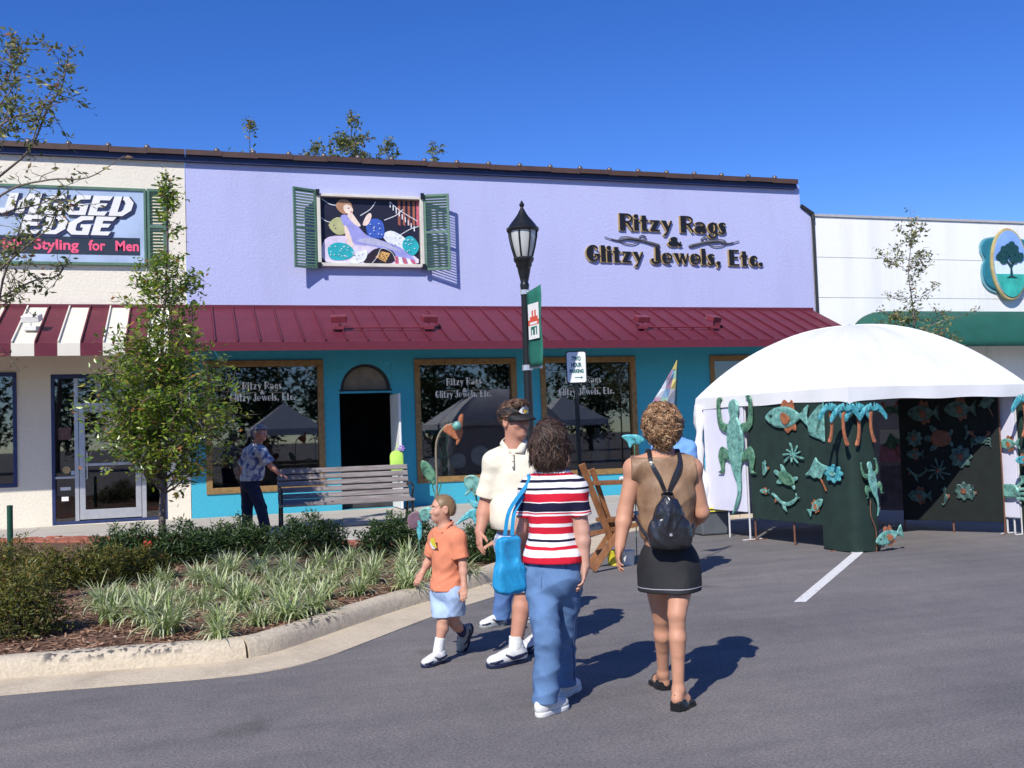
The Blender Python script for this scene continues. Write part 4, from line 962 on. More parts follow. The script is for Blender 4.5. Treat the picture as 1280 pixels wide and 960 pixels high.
def tree(name, label, base, top, profile, nbr, ntw, nlf, lsize, lm, bm_, r0, seed, group=None, spread=.05, zmin=.2, bend=.05, upb=.35):
    """trunk from base to top, limbs at random heights reaching the profile radius, twigs, leaves round the twigs"""
    r_ = random.Random(seed); t = thing(name, label, 'tree', base, group); q = MB(); base, top = Vector(base), Vector(top); H = (top-base).length
    tr = [base.lerp(top, i/9)+Vector((r_.gauss(0, bend), r_.gauss(0, bend), 0))*(.4 if 0 < i < 9 else 0) for i in range(10)]; tr = smooth_path(tr, 3)
    q.tube(tr, [r0*(1-.93*(i/(len(tr)-1))**.8) for i in range(len(tr))], 8)
    pts = []
    def prof(h): return np.interp(h, [p[0] for p in profile], [p[1] for p in profile])
    mxp = max(p[1] for p in profile); hs_ = []
    while len(hs_) < nbr:
        h = zmin+(1-zmin)*r_.random()
        if r_.random() < .12+.88*(prof(h)/mxp)**1.3: hs_.append(h)
    hs_.sort()
    for i, h in enumerate(hs_):
        R_ = prof(h)*r_.uniform(.55, 1.08)
        if R_ < .04: R_ = .04
        o = tr[int(max(0, h-upb*R_/H*1.0)*(len(tr)-1))]; a = i*2.4+r_.uniform(-.5, .5)
        e = Vector((tr[int(h*(len(tr)-1))].x+R_*math.cos(a), tr[int(h*(len(tr)-1))].y+R_*math.sin(a), base.z+h*H+r_.uniform(-.05, .1)*R_))
        br = grow(q, o, e, max(.006, r0*.35*(1-h)), .003, r_.random(), .10)
        for k in range(max(2, int(ntw*(.25+.95*R_/mxp)))):
            s = r_.uniform(.25, 1); j = min(int(s*6), 5); p = br[j].lerp(br[j+1], s*6-j); dl = max(.12, R_*r_.uniform(.18, .42))
            d = Vector((r_.gauss(0, 1), r_.gauss(0, 1), r_.gauss(.35, .7))).normalized(); tw = grow(q, p, p+d*dl, .005, .002, r_.random(), .12, 4)
            pts += twig_leaves(tw, nlf, spread, r_)
        pts += twig_leaves(br, nlf, spread, r_)
    pts += twig_leaves(tr[int(len(tr)*.8):], nlf*2, spread, r_)
    q.build('trunk', bm_, t, smooth=True)
    P = np.array(pts); V, F = leaves(P, lsize)
    # leaf tone varies at random over the crown
    np_mesh('crown', V, F, lm, t, smooth=False, tint=np.clip(NR.normal(.56, .25, len(P)), 0, 1))
    return t
tb = dp(203, 688, 14.3); tb.z = .1; tt = dp(207, 207, 14.3)
tree('young_oak', 'young leafy oak with a narrow top growing in the planting bed before the salon door', tb, tt,
     [(.0, .2), (.19, .45), (.24, .95), (.30, 1.15), (.38, 1.08), (.46, .95), (.54, .72), (.60, .50), (.68, .62), (.76, .34), (.85, .17), (.93, .10), (1, .05)], 165, 8, 12, .088, greens, barkm, .055, 12, spread=.05, zmin=.21)
# tree whose twigs reach in from the left edge
t = thing('overhanging_tree', 'sparse tree reaching thin twigs with small leaves in from the left edge', 'tree', (-3.9, -13.0, .1)); q = MB(); D0 = 8.6
tr = smooth_path([Vector((-3.9, -13.0, .1)), Vector((-3.85, -13.0, 1.5)), Vector((-3.7, -12.9, 3.0)), Vector((-3.6, -12.8, 4.4)), Vector((-3.5, -12.7, 6.2))], 4)
q.tube(tr, [.10-.075*i/(len(tr)-1) for i in range(len(tr))], 10); lp_pts = []; r_ = random.Random(9)
specs = [  # branch pixels (photo), depth
 ([(-140, 330), (0, 220), (38, 185), (58, 140), (78, 105), (86, 60)], 8.6), ([(38, 185), (60, 120), (95, 75)], 8.6), ([(-120, 250), (0, 157), (40, 140), (85, 125)], 8.4), ([(-100, 160), (-10, 120), (20, 75), (28, 50)], 8.7),
 ([(-90, 330), (0, 245), (60, 225), (110, 222), (155, 195)], 8.5), ([(-60, 300), (0, 268), (50, 255), (85, 240)], 8.8), ([(-80, 400), (-10, 345), (30, 310), (60, 285), (75, 250)], 8.3), ([(-80, 420), (0, 372), (45, 350), (72, 345), (85, 325)], 8.6), ([(-60, 430), (0, 385), (30, 360)], 8.9), ([(-90, 300), (-20, 200), (5, 150), (18, 110)], 8.2), ([(-60, 390), (10, 330), (20, 300), (30, 270)], 8.7), ([(-50, 180), (0, 130), (18, 100), (8, 60)], 8.5)]
for i, (pp, dd) in enumerate(specs):
    w_ = [dp(p[0], p[1], dd+.12*k*(1 if i % 2 else -1)) for k, p in enumerate(pp)]
    w_ = smooth_path(([tr[min(len(tr)-1, 10+i)]] if i not in (1,) else [])+w_, 5)
    q.tube(w_, [.015-.012*k/(len(w_)-1) if i not in (1,) else .007-.004*k/(len(w_)-1) for k in range(len(w_))], 6)
    m0 = int(len(w_)*.45)
    for k in range(17 if i not in (1, 4) else 6):
        j = r_.randrange(m0, len(w_)-1); d = Vector((r_.gauss(0, 1), r_.gauss(0, 1), r_.gauss(.25, .8))).normalized(); tw = grow(q, w_[j], w_[j]+d*r_.uniform(.10, .34), .004, .0015, r_.random(), .12, 4); lp_pts += twig_leaves(tw, (4, 4)[i % 2] if i in (4, 5) else (9 if i > 5 else 13), .026, r_)
    lp_pts += twig_leaves(w_[m0:], 12, .03, r_)
q.build('trunk', barkm, t, smooth=True); P = np.array(lp_pts); V, F = leaves(P, .058)
np_mesh('leaves', V, F, olive, t, smooth=False, tint=np.clip(NR.normal(.5, .27, len(P)), 0, 1))
# slim tree behind the tent
sb = dp(1146, 560, 17.6); sb.z = .1; st = dp(1138, 256, 17.6)
tree('slim_tree', 'thin young tree rising behind the white tent against the white wall', sb, st, [(0, .1), (.42, .2), (.48, .62), (.56, .72), (.64, .72), (.70, .55), (.76, .32), (.84, .50), (.92, .36), (1, .06)], 46, 6, 11, .075, olive, barkm, .035, 31, spread=.04, zmin=.45)
# tree tops behind the roof
for i, (x, d_, h, pr, lab) in enumerate([
    (312, 34, 150, 1.5, 'small tree top peeking over the roof, leftmost of the row'), (395, 35, 176, 1.0, 'low tree top barely clearing the roof between two taller ones'), (438, 34, 135, .8, 'tallest tree top above the roof right of the mural shutters'),
    (485, 35, 176, .65, 'tree top above the roof just right of the tallest one'), (541, 35, 176, 1.0, 'faint small tree top above the roof, rightmost of the row')]):
    tp = dp(x, h, d_); bs_ = Vector((tp.x, tp.y, .0))
    tree('background_tree', lab, bs_, tp, [(0, .1), (.5, 1.9*pr), (.70, 1.8*pr), (.80, 1.6*pr), (.88, 1.15*pr), (.94, .75*pr), (1, .15)], 80, 7, 17, .15, olive, barkd, .10, 50+i, 'tree tops behind the roof', spread=.09, zmin=.6)
# shrubs ------------------------------------------------
def shrub(name, label, c, rx, ry, h, n, ls, m, seed, group, updir=1.2, shell=.4):
    t = thing(name, label, 'shrub', c, group); c = Vector(c); rg = np.random.default_rng(abs(seed))
    d = rg.normal(0, 1, (n, 3)); d[:, 2] = np.abs(d[:, 2]); d /= np.linalg.norm(d, axis=1)[:, None]
    lump = 1+.16*np.sin(d[:, 0]*5+seed)*np.sin(d[:, 1]*5+2*seed)+.12*np.sin(d[:, 0]*11+d[:, 2]*9+seed); rr_ = (shell+(1-shell)*rg.random(n)**.6)*lump
    P = np.stack([c.x+d[:, 0]*rx*rr_, c.y+d[:, 1]*ry*rr_, c.z+.03+d[:, 2]*h*rr_], 1)
    V, F = leaves(P, ls, droop=0, updir=updir, aspect=.3)
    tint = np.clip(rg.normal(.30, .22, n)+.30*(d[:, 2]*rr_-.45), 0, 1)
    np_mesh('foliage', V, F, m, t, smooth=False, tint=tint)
    q = MB(); r_ = random.Random(seed)
    for i in range(16):
        a = r_.uniform(0, 2*PI); e = Vector((rx*.75*math.cos(a)*r_.random(), ry*.75*math.sin(a)*r_.random(), h*r_.uniform(.5, .85))); q.tube([c+Vector((.03*math.cos(a), .03*math.sin(a), -.02)), c+e*.5+Vector((0, 0, .03)), c+e], [.009, .006, .003], 5)
    q.build('stem', barkd, t); return t
G1 = 'dark evergreen shrubs along the back of the bed'
for px, py, rx, h, lab in [(160, 706, .52, .50, 'dark evergreen shrub left of the young oak trunk, lowest of the row'), (232, 703, .55, .52, 'dark evergreen shrub just right of the oak trunk, in front of the salon'), (300, 695, .55, .50, 'dark evergreen shrub at the feet of the man by the bench'),
      (388, 694, .55, .55, 'rounded dark evergreen shrub in front of the left half of the bench'), (497, 693, .52, .55, 'rounded dark evergreen shrub in front of the right end of the bench'), (625, 700, .50, .58, 'dark evergreen shrub behind the boy and the man in the visor')]:
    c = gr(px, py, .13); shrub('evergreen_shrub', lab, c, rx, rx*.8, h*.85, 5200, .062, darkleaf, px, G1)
G2 = 'rusty low shrubs at the left of the bed'
for px, py, rx, h, lab in [(28, 795, .34, .52, 'large rusty green shrub in the near left corner of the bed'), (-30, 770, .34, .5, 'rusty green shrub cut by the left picture edge'), (70, 735, .45, .40, 'rusty low shrub in the left of the bed, behind the near corner one'), (8, 725, .46, .42, 'rusty low shrub by the slim green bollard'), (128, 730, .42, .36, 'rusty low shrub left of the first grass tufts'), (180, 724, .34, .32, 'rusty low shrub against the first dark evergreen shrub')]:
    c = gr(px, py, .13); shrub('rusty_shrub', lab, c, rx, rx*.85, h, 4200, .045, rusty, px+7, G2, updir=.6)
rb = gr(186, 712, .13); q = MB()
for i in range(5): a = i*2.4; q.lathe([(0, -.02), (.03, .0), (0, .03)], rb+Vector((.03*math.cos(a), .03*math.sin(a), .27+.012*i)), 8)
tag(q.build('red_flower', mat('red_petals', (.45, .03, .015), .7, .2), org=rb, smooth=True), 'small red flower among the rusty shrubs', 'flower')
# striped border grass: tufts
bladem = leaf_mat('border_grass', [(0, (.13, .22, .045)), (.33, (.28, .38, .11)), (.67, (.48, .54, .28)), (1, (.70, .70, .48))], .35)
def tuft_mesh(seed, nb_):
    rg = np.random.default_rng(seed); Vs = []; Fs = []; tn = []
    for i in range(nb_):
        a = rg.uniform(0, 2*PI); L_ = rg.uniform(.20, .38); lean = rg.uniform(.3, 1.9); w = rg.uniform(.0045, .008); b = np.array([rg.normal(0, .035), rg.normal(0, .035), 0]); dr = np.array([math.cos(a), math.sin(a), 0]); sd_ = np.array([-math.sin(a), math.cos(a), 0]); p = b.copy(); ang = .15+lean*.25; rows = []
        for k in range(6):
            ww = w*(1, 1.15, 1.1, .9, .6, .1)[k]; rows += [p-sd_*ww, p+sd_*ww]; p = p+(dr*math.sin(ang)+np.array([0, 0, math.cos(ang)]))*L_/5; ang += lean*.30
        o_ = len(Vs)*12; Vs.append(rows); t_ = rg.uniform(0, 1)
        for k in range(5): Fs.append([o_+2*k, o_+2*k+1, o_+2*k+3, o_+2*k+2]); tn.append(min(1, max(0, t_*.75+.1+.05*k)))
    V = np.array(Vs).reshape(-1, 3); return V, np.array(Fs), tn
tm = []
for k in range(5):
    V, F, tn = tuft_mesh(100+k, 120); o = np_mesh('grass_tuft', V, F, bladem, smooth=True, tint=tn); tm.append(o)
spots = []
r_ = random.Random(21)
for row, (y0, xa, xb, st_) in enumerate([(712, 290, 570, 40), (722, 255, 590, 38), (734, 200, 560, 42), (748, 150, 520, 44), (763, 130, 470, 46), (778, 140, 420, 50), (795, 215, 330, 60)]):
    x = xa+r_.uniform(-8, 8)
    while x < xb:
        p = gr(x, y0+r_.uniform(-5, 5), .125)
        if inside((p.x, p.y), bx) and all((p-s).length > .17 for s in spots): spots.append(p)
        x += st_*r_.uniform(.75, 1.15)
for i, p in enumerate(spots):
    o = tm[i] if i < len(tm) else tm[i % 5].copy()
    if i >= len(tm): COL.objects.link(o)
    o.location = p; o.rotation_euler = (0, 0, r_.uniform(0, 6.28)); s_ = r_.uniform(.72, 1.12); o.scale = (s_, s_, s_*r_.uniform(.8, 1.1))
    tag(o, 'pale striped border grass tuft on the bark mulch of the bed', 'grass tuft', 'border grass tufts in the planting bed')
# the far side of the street, behind the camera: seen mirrored in the shop windows
for i, (x, y, h) in enumerate([(-16, -62, 9), (-9, -60, 11), (-2, -63, 10), (5, -61, 12), (12, -62, 9.5), (19, -60, 11), (26, -63, 10), (33, -61, 12), (-23, -61, 11)]):
    tree('street_tree', 'broad dark tree across the street, mirrored in the shop windows', (x, y, 0), (x+.3, y, h), [(0, .3), (.12, 2.2), (.4, 4.2), (.7, 3.6), (.9, 2.0), (1, .5)], 44, 6, 14, .55, darkleaf, barkd, .22, 80+i, 'trees across the street', spread=.35, zmin=.12)
# ------------------------------------------------------------------ TENT
TA = math.radians(7.5); e1 = Vector((math.cos(TA), math.sin(TA), 0)); e2 = Vector((-math.sin(TA), math.cos(TA), 0))
TC = Vector((8.93, -8.62, 0)); TH = 1.52
def tp_(a, b, z=0): return TC+e1*a*TH+e2*b*TH+Z*z
tent = thing('market_tent', 'white domed market tent with open front, hung with metal sea creatures', 'tent', TC)
vinyl = mat('white_vinyl', (.74, .74, .73), .5, .05, 2, .25, 5, transl=.05)
N_ = 48; V = []; F = []
def canopy_z(s, t):
    m = max(abs(s), abs(t)); z = 1.99+.93*(1-m**2.1)
    dg = abs(abs(s)-abs(t)); z += .018*math.exp(-(dg/.05)**2)*m*(1-m)*4          # the hip poles under the cloth
    z -= .014*math.sin(9*math.atan2(t, s))*m*(1-m)**1.5*2; z += .010*math.sin(31*math.atan2(t, s)+4*m)*m**3*(1-m)*5
    return z
canopy = link('canopy', None, tent)
for (ax_, ay_) in ((0, -1), (1, 0), (0, 1), (-1, 0)):                                     # four cloth gores meeting on the hips
    V = []; F = []; nv, nu = 22, 26
    for j in range(nv+1):
        v = max(.004, (j/nv)**.9)
        for i in range(nu+1): u = (2*i/nu-1)*v; s, t = (u, ay_*v) if ay_ else (ax_*v, u); V.append(tp_(s*1.03, t*1.03, canopy_z(s, t)))
    for j in range(nv):
        for i in range(nu): F.append((j*(nu+1)+i, j*(nu+1)+i+1, (j+1)*(nu+1)+i+1, (j+1)*(nu+1)+i))
    q = MB(); q.add(V, F); q.build('canopy_panel', vinyl, canopy, smooth=True)
for k, (a0, b0, a1, b1) in enumerate(((-1, -1, 1, -1), (1, -1, 1, 1), (1, 1, -1, 1), (-1, 1, -1, -1))):
    q = MB(); n = 40; VV = []
    for r_i in range(4):
        for i in range(n+1):
            f = i/n; a, b = a0+(a1-a0)*f, b0+(b1-b0)*f; ou = .006*math.sin(f*19+k)*r_i/3+.008*r_i/3
            drop = (.0, .055, .11, .155+.007*math.sin(f*17+k*2)+(.05*(abs(2*f-1)**14)))[r_i]
            VV.append(tp_(a*(1.03+ou), b*(1.03+ou), 1.99-drop))
    q.add(VV, [(r_i*(n+1)+i, r_i*(n+1)+i+1, (r_i+1)*(n+1)+i+1, (r_i+1)*(n+1)+i) for r_i in range(3) for i in range(n)])
    q.build('valance', vinyl, tent, smooth=True)
    q = MB(); x_ = [tp_((1-.0)*c_[0]*s_, c_[1]*s_, canopy_z(c_[0]*s_, c_[1]*s_)+.006) for c_ in ((a0, b0),) for s_ in [i/14 for i in range(15)]]
    q.tube(x_, .007, 5); q.build('seam', vinyl, tent)
legm = mat('tent_leg', (.55, .55, .55), .4, .1)
for a, b in ((-1, -1), (1, -1), (1, 1), (-1, 1)):
    q = MB(); q.tube([tp_(a, b, 0), tp_(a, b, 1.99)], .022, 8); q.tube([tp_(a*.985, b*.985, .7), tp_(a*.97, b*.97, 1.0)], .028, 8); q.box(*[c for p in ((tp_(a, b).x-.05, tp_(a, b).x+.05), (tp_(a, b).y-.05, tp_(a, b).y+.05)) for c in p], .001, .012); q.build('leg', legm, tent)
q = MB()
for (a0, b0, a1, b1) in ((-1, -1, 1, -1), (1, -1, 1, 1), (1, 1, -1, 1), (-1, 1, -1, -1)): q.tube([tp_(a0, b0, 1.95), tp_(a1, b1, 1.95)], .016, 6)
for a, b in ((-1, -1), (1, -1), (1, 1), (-1, 1)): q.tube([tp_(a*.98, b*.98, 1.93), tp_(a*.5, b*.5, 2.5), tp_(0, 0, 2.86)], .014, 6)
q.build('roof_frame', legm, tent)
sidem = mat('shaded_side_vinyl', (.46, .45, .52), .6, .05, 3, .1, 8, transl=.05)  # white side walls greyed: the shade inside the tent put into the colour
def wavy(pa, pb, z0, z1, m, name, parent, amp=.015, fr=9, thick=.004):
    q = MB(); n, k = 30, 6; d = (pb-pa); nn = Vector((d.y, -d.x, 0)).normalized()
    VV = [pa+d*(i/n)+Z*(z0+(z1-z0)*j/k)+nn*amp*math.sin(i/n*fr*2+.5*j)*(1-.5*j/k) for j in range(k+1) for i in range(n+1)]
    q.add(VV, [(j*(n+1)+i, j*(n+1)+i+1, (j+1)*(n+1)+i+1, (j+1)*(n+1)+i) for j in range(k) for i in range(n)]); o = q.build(name, m, parent, smooth=True)
    sm = o.modifiers.new('s', 'SOLIDIFY'); sm.thickness = thick; sm.offset = 0; return o
wavy(tp_(-.98, .98), tp_(.98, .98), .25, 1.93, sidem, 'side_wall', tent, .012, 12); wavy(tp_(.98, .98), tp_(.98, -.55), .22, 1.93, sidem, 'side_wall', tent, .015, 12)
def on_plane(px, py, p0, nn):
    d = FW+RT*((px-640)/FOC)+UP*((480-py)/FOC); return EYE+d*((p0-EYE).dot(nn)/d.dot(nn))
# display boards: fabric over metal frames
boardm = mat('board_green', (.012, .030, .024), .9, .25, 5, .3, 180)
rustm = mat('rusty_leg', (.16, .07, .04), .7, .3, 10)
def board(name, label, pa, pb, z0, z1, m, feet=True, cat='display board', legc=None):
    mid = (pa+pb)/2; t = thing(name, label, cat, (mid.x, mid.y, 0)); d = (pb-pa); L_ = d.length; u = d.normalized(); nn = Vector((u.y, -u.x, 0))
    q = MB(); q.obox(mid+Z*(z0+z1)/2, u*L_/2, nn*.012, Z*(z1-z0)/2); q.build('panel', m, t, bevel=.004)
    q = MB(); q.tube([pa+Z*.0-nn*.03, pa+Z*z1-nn*.03], .013, 6); q.tube([pb-nn*.03, pb+Z*z1-nn*.03], .013, 6); q.tube([pa+Z*(z1+.01)-nn*.03, pb+Z*(z1+.01)-nn*.03], .013, 6); q.tube([mid-nn*.03, mid-nn*.03+Z*z1], .013, 6)
    for p in (pa, pb): q.tube([p-nn*.22, p+nn*.10], .012, 6)
    q.build('frame', legc or rustm, t); return t, u, nn
pN = tp_(-1, -1); pL = tp_(-1, 1)
def side(f): return pN.lerp(pL, f)+e1*-.03     # along the left side of the tent
whitep = mat('board_white', (.66, .65, .76), .8, .06, 3, .1, 80)
bG, uG, nG = board('display_board', 'white display board carrying the big lizard at the left of the tent', side(.96), side(.66), .38, 1.93, whitep, legc=legm)
bD, uD, nD = board('display_board', 'dark green display board facing left on the near side of the tent', side(.62), side(.10), .30, 1.93, boardm)
# wrapped corner board at the near leg
t = thing('corner_column', 'dark green fabric column down to the asphalt at the near corner of the tent', 'column', pN)
q = MB(); prof2 = []
cpts = [side(.17)+e1*-.01, side(.09)+e1*-.03, pN+e1*-.05+e2*.02, pN+e1*.02-e2*.05, pN+e1*.14-e2*.06, pN+e1*.30-e2*.055, pN+e1*.33-e2*.02, pN+e1*.30+e2*.05, pN+e1*.05+e2*.12]
cp = [Vector(p) for p in smooth_path([*cpts, cpts[0]], 4)]; n = len(cp)
VV = [p+Z*(0.012+1.79*j/8+.004*math.sin(i+j)) for j in range(9) for i, p in enumerate(cp)]
q.add(VV, [(j*n+i, j*n+i+1, (j+1)*n+i+1, (j+1)*n+i) for j in range(8) for i in range(n-1)]); q.build('wrap', boardm, t, smooth=True)
# inner board and the things at the back
iA = gr(1131, 664); iB = on_plane(1256, 664, tp_(.86, 0), e1); iA.z = iB.z = 0
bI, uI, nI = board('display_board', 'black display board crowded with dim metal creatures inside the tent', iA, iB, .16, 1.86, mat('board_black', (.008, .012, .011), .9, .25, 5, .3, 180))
wA, wB = [on_plane(x_, 664, tp_(.93, 0), e1) for x_ in (1258, 1276)]; wA.z = wB.z = 0
bW, uW, nW = board('display_board', 'white display board at the far right inside the tent', wA, wB, .22, 1.95, whitep, legc=legm)
pR = tp_(1, -1)
t = thing('corner_column', 'dark green fabric column at the right picture edge, front right corner of the tent', 'column', pR)
q = MB(); VV = []; cp = [pR+Vector((.11*math.cos(a), .09*math.sin(a), 0))+e1*-.0 for a in [2*PI*i/16 for i in range(17)]]
q.add([p+Z*(.012+1.79*j/4) for j in range(5) for p in cp], [(j*17+i, j*17+i+1, (j+1)*17+i+1, (j+1)*17+i) for j in range(4) for i in range(16)]); q.build('wrap', boardm, t, smooth=True)

# ------------------------------------------------------------------ METAL SEA CREATURES
def verd(name, c1, c2, c3):
    m, n, l, b = nodes_of(name); b.inputs['Roughness'].default_value = .5; b.inputs['Metallic'].default_value = .15
    tc = n.new('ShaderNodeTexCoord'); n1 = n.new('ShaderNodeTexNoise'); n1.inputs['Scale'].default_value = 16; n1.inputs['Detail'].default_value = 7; n1.inputs['Roughness'].default_value = .7
    l.new(tc.outputs['Object'], n1.inputs['Vector']); r = n.new('ShaderNodeValToRGB'); e = r.color_ramp.elements; e[0].position = .34; e[1].position = .72; e[0].color = (*c1, 1); e[1].color = (*c2, 1); x = e.new(.44); x.color = (*c3, 1); y = e.new(.56); y.color = (*[(a+b_)/2 for a, b_ in zip(c2, c3)], 1)
    l.new(n1.outputs['Fac'], r.inputs['Fac']); l.new(r.outputs[0], b.inputs['Base Color'])
    bp = n.new('ShaderNodeBump'); bp.inputs['Strength'].default_value = .4; bp.inputs['Distance'].default_value = .01; l.new(n1.outputs['Fac'], bp.inputs['Height']); l.new(bp.outputs[0], b.inputs['Normal'])
    return m
vg = verd('verdigris', (.14, .085, .05), (.32, .60, .50), (.10, .30, .26)); vt = verd('teal_patina', (.03, .10, .12), (.20, .60, .62), (.05, .32, .36)); vgd = verd('green_patina', (.03, .05, .03), (.20, .38, .22), (.05, .16, .10))
cop = mat('copper', (.42, .15, .07), .42, .35, 14, .2, 30, metal=.3)
def domed(q, pts, o, ux, uy, h, base=.006, rings=3):
    """a cut and hammered sheet: the outline, swelling towards the middle"""
    o, ux, uy = Vector(o), Vector(ux), Vector(uy); nn = ux.cross(uy).normalized(); n = len(pts)
    cx = sum(p[0] for p in pts)/n; cy = sum(p[1] for p in pts)/n; ar = sum(pts[i][0]*pts[(i+1) % n][1]-pts[(i+1) % n][0]*pts[i][1] for i in range(n)); pts = pts if ar > 0 else pts[::-1]
    vs = [o+ux*p[0]+uy*p[1] for p in pts]+[o+ux*p[0]+uy*p[1]+nn*base for p in pts]; fs = [tuple(range(n))[::-1]]
    for i in range(n): fs.append((i, (i+1) % n, n+(i+1) % n, n+i))
    prev = n
    P = [Vector(p) for p in pts]; V2 = [list(pts)]
    # inset by pulling every point towards its local middle: keeps concave outlines whole
    inn = []
    for i in range(n):
        a, b, c = P[i-1], P[i], P[(i+1) % n]; d1, d2 = (b-a), (c-b)
        if d1.length < 1e-6 or d2.length < 1e-6: inn.append(b); continue
        n1 = Vector((-d1.y, d1.x)).normalized(); n2 = Vector((-d2.y, d2.x)).normalized(); m_ = n1+n2; m_ = m_/max(.6, m_.length**2/2) if m_.length > 1e-4 else n1
        inn.append(b+m_*min(h*.55, .35*min(d1.length, d2.length)+.004))
    b0 = len(vs); vs += [o+ux*p.x+uy*p.y+nn*(base+h*.22) for p in inn]
    for i in range(n): fs.append((n+i, n+(i+1) % n, b0+(i+1) % n, b0+i))
    fs.append(tuple(b0+i for i in range(n)))
    q.add(vs, fs)
FISH = [(-.5, .02), (-.42, .14), (-.25, .24), (0, .26), (.2, .17), (.32, .08), (.42, .2), (.52, .26), (.47, .02), (.52, -.24), (.42, -.16), (.32, -.05), (.2, -.14), (0, -.23), (-.25, -.21), (-.42, -.1)]
def creature(kind, label, o, ux, uy, s, cat=None, flip=1, m=None, m2=None, wx=1.0):
    o, ux, uy = Vector(o), Vector(ux)*s*flip, Vector(uy)*s; nn = Vector(ux).cross(Vector(uy)).normalized()*(1 if flip > 0 else -1)
    uxx = ux if flip > 0 else ux
    m = m or vg; m2 = m2 or cop; names = {'fish': 'metal_fish', 'turtle': 'metal_turtle', 'ray': 'metal_ray', 'dolphin': 'metal_dolphin', 'coral': 'metal_coral', 'palm': 'metal_palm', 'lizard': 'metal_lizard', 'sail': 'metal_sail', 'flower': 'metal_flower', 'crab': 'metal_crab', 'seahorse': 'metal_seahorse'}
    t = thing(names[kind], label, cat or {'fish': 'fish ornament', 'turtle': 'turtle ornament', 'ray': 'ray ornament', 'dolphin': 'dolphin ornament', 'coral': 'coral ornament', 'palm': 'palm ornament', 'lizard': 'lizard ornament', 'sail': 'sail ornament', 'flower': 'flower ornament', 'crab': 'crab ornament', 'seahorse': 'seahorse ornament'}[kind], o)
    def dom(name, pts, lift, mm, h=.03, sub=3, sc=1):
        pp = closed2d(pts, sub) if sub > 1 else pts
        if flip < 0: pp = [(-p[0], p[1]) for p in pp]; u_ = -ux
        else: u_ = ux
        q = MB(); k = s; domed(q, [(p[0]*k*wx, p[1]*k) for p in pp], o+nn*lift, u_.normalized(), uy.normalized(), h*s*2); q.build(name, mm, t)
    if kind == 'fish':
        dom('fin', [(-.15, .2), (-.05, .42), (.06, .34), (.14, .40), (.18, .12), (0, .1)], .004, m2, .01); dom('fin', [(-.1, -.15), (.0, -.36), (.1, -.28), (.2, -.30), (.16, -.08)], .004, m2, .01)
        dom('body', FISH, .014, m, .05); dom('side_fin', [(-.1, .06), (-.02, .12), (.12, -.02), (.04, -.16), (-.06, -.12)], .014+.05*s, m2, .02)
        dom('eye', [(-.36, .06), (-.33, .09), (-.30, .06), (-.33, .03)], .014+.045*s, boardm, .01)
    elif kind == 'turtle':
        for pts in ([(-.2, .12), (-.34, .38), (-.22, .40), (-.04, .2)], [(-.2, -.12), (-.36, -.34), (-.24, -.38), (-.06, -.2)], [(.2, .14), (.36, .28), (.40, .18), (.28, .04)], [(.2, -.14), (.34, -.28), (.38, -.18), (.28, -.04)]): dom('flipper', pts, .006, m, .02)
        dom('head', [(-.30, .08), (-.46, .10), (-.52, 0), (-.46, -.08), (-.30, -.08)], .01, m, .03); dom('shell', [(-.32, 0), (-.22, .20), (0, .27), (.22, .19), (.34, 0), (.22, -.19), (0, -.26), (-.22, -.20)], .016, m2, .08)
    elif kind == 'ray':
        dom('body', [(-.02, .55), (.06, .42), (.22, .28), (.46, .18), (.50, .06), (.34, -.02), (.24, -.2), (.14, -.36), (.0, -.30), (-.14, -.34), (-.28, -.22), (-.50, -.2), (-.30, .02), (-.16, .3)], .012, m, .06)
        dom('tail', [(.10, -.32), (.16, -.33), (.28, -.58), (.36, -.82), (.32, -.83), (.22, -.6)], .008, m2, .01)
    elif kind == 'dolphin':
        dom('body', [(-.5, .16), (-.44, .22), (-.30, .12), (-.12, -.06), (.1, -.1), (.30, 0), (.42, .1), (.44, .26), (.49, .12), (.58, .1), (.48, .04), (.36, -.12), (.14, -.24), (-.06, -.24), (-.24, -.12), (-.4, .06)], .012, m, .05)
        dom('fin', [(-.12, -.18), (-.08, -.34), (.04, -.48), (.06, -.44), (.02, -.30), (0, -.2)], .01, m, .02); dom('fin', [(-.36, .06), (-.40, -.12), (-.36, -.14), (-.28, -.02)], .008, m2, .02)
    elif kind == 'coral':
        for i in range(9):
            a = i*2*PI/9+.3; r_ = .40+.1*(i % 3); dom('branch', [(0, .04), (.5*r_*math.cos(a)-.04*math.sin(a), .5*r_*math.sin(a)+.04*math.cos(a)), (r_*math.cos(a+.15), r_*math.sin(a+.15)), (r_*math.cos(a), r_*math.sin(a)), (.5*r_*math.cos(a)+.05*math.sin(a), .5*r_*math.sin(a)-.05*math.cos(a)), (.0, -.04)], .006+.002*i, m, .02)
        dom('core', [(.1*math.cos(k), .1*math.sin(k)) for k in range(6)], .03, m2, .05)
    elif kind == 'palm':
        dom('trunk', [(-.03, .32), (.05, .32), (.075, .0), (.05, -.3), (.0, -.52), (-.09, -.5), (-.03, -.3), (.0, 0)], .01, m2, .04)
        for i in range(8):
            a = PI*(.02+.137*i)-.1; L_ = .36; dx, dy = math.cos(a), math.sin(a)
            dom('frond', [(0, .34), (.50*L_*dx-.03*dy, .36+.42*L_*dy+.05), (L_*dx, .36+L_*dy*.40-.15*abs(dx)), (L_*dx*.93, .30+L_*dy*.36-.24*abs(dx)), (.42*L_*dx+.04*dy, .34+.38*L_*dy-.02)], .016+.004*i, m, .03)
    elif kind == 'lizard':
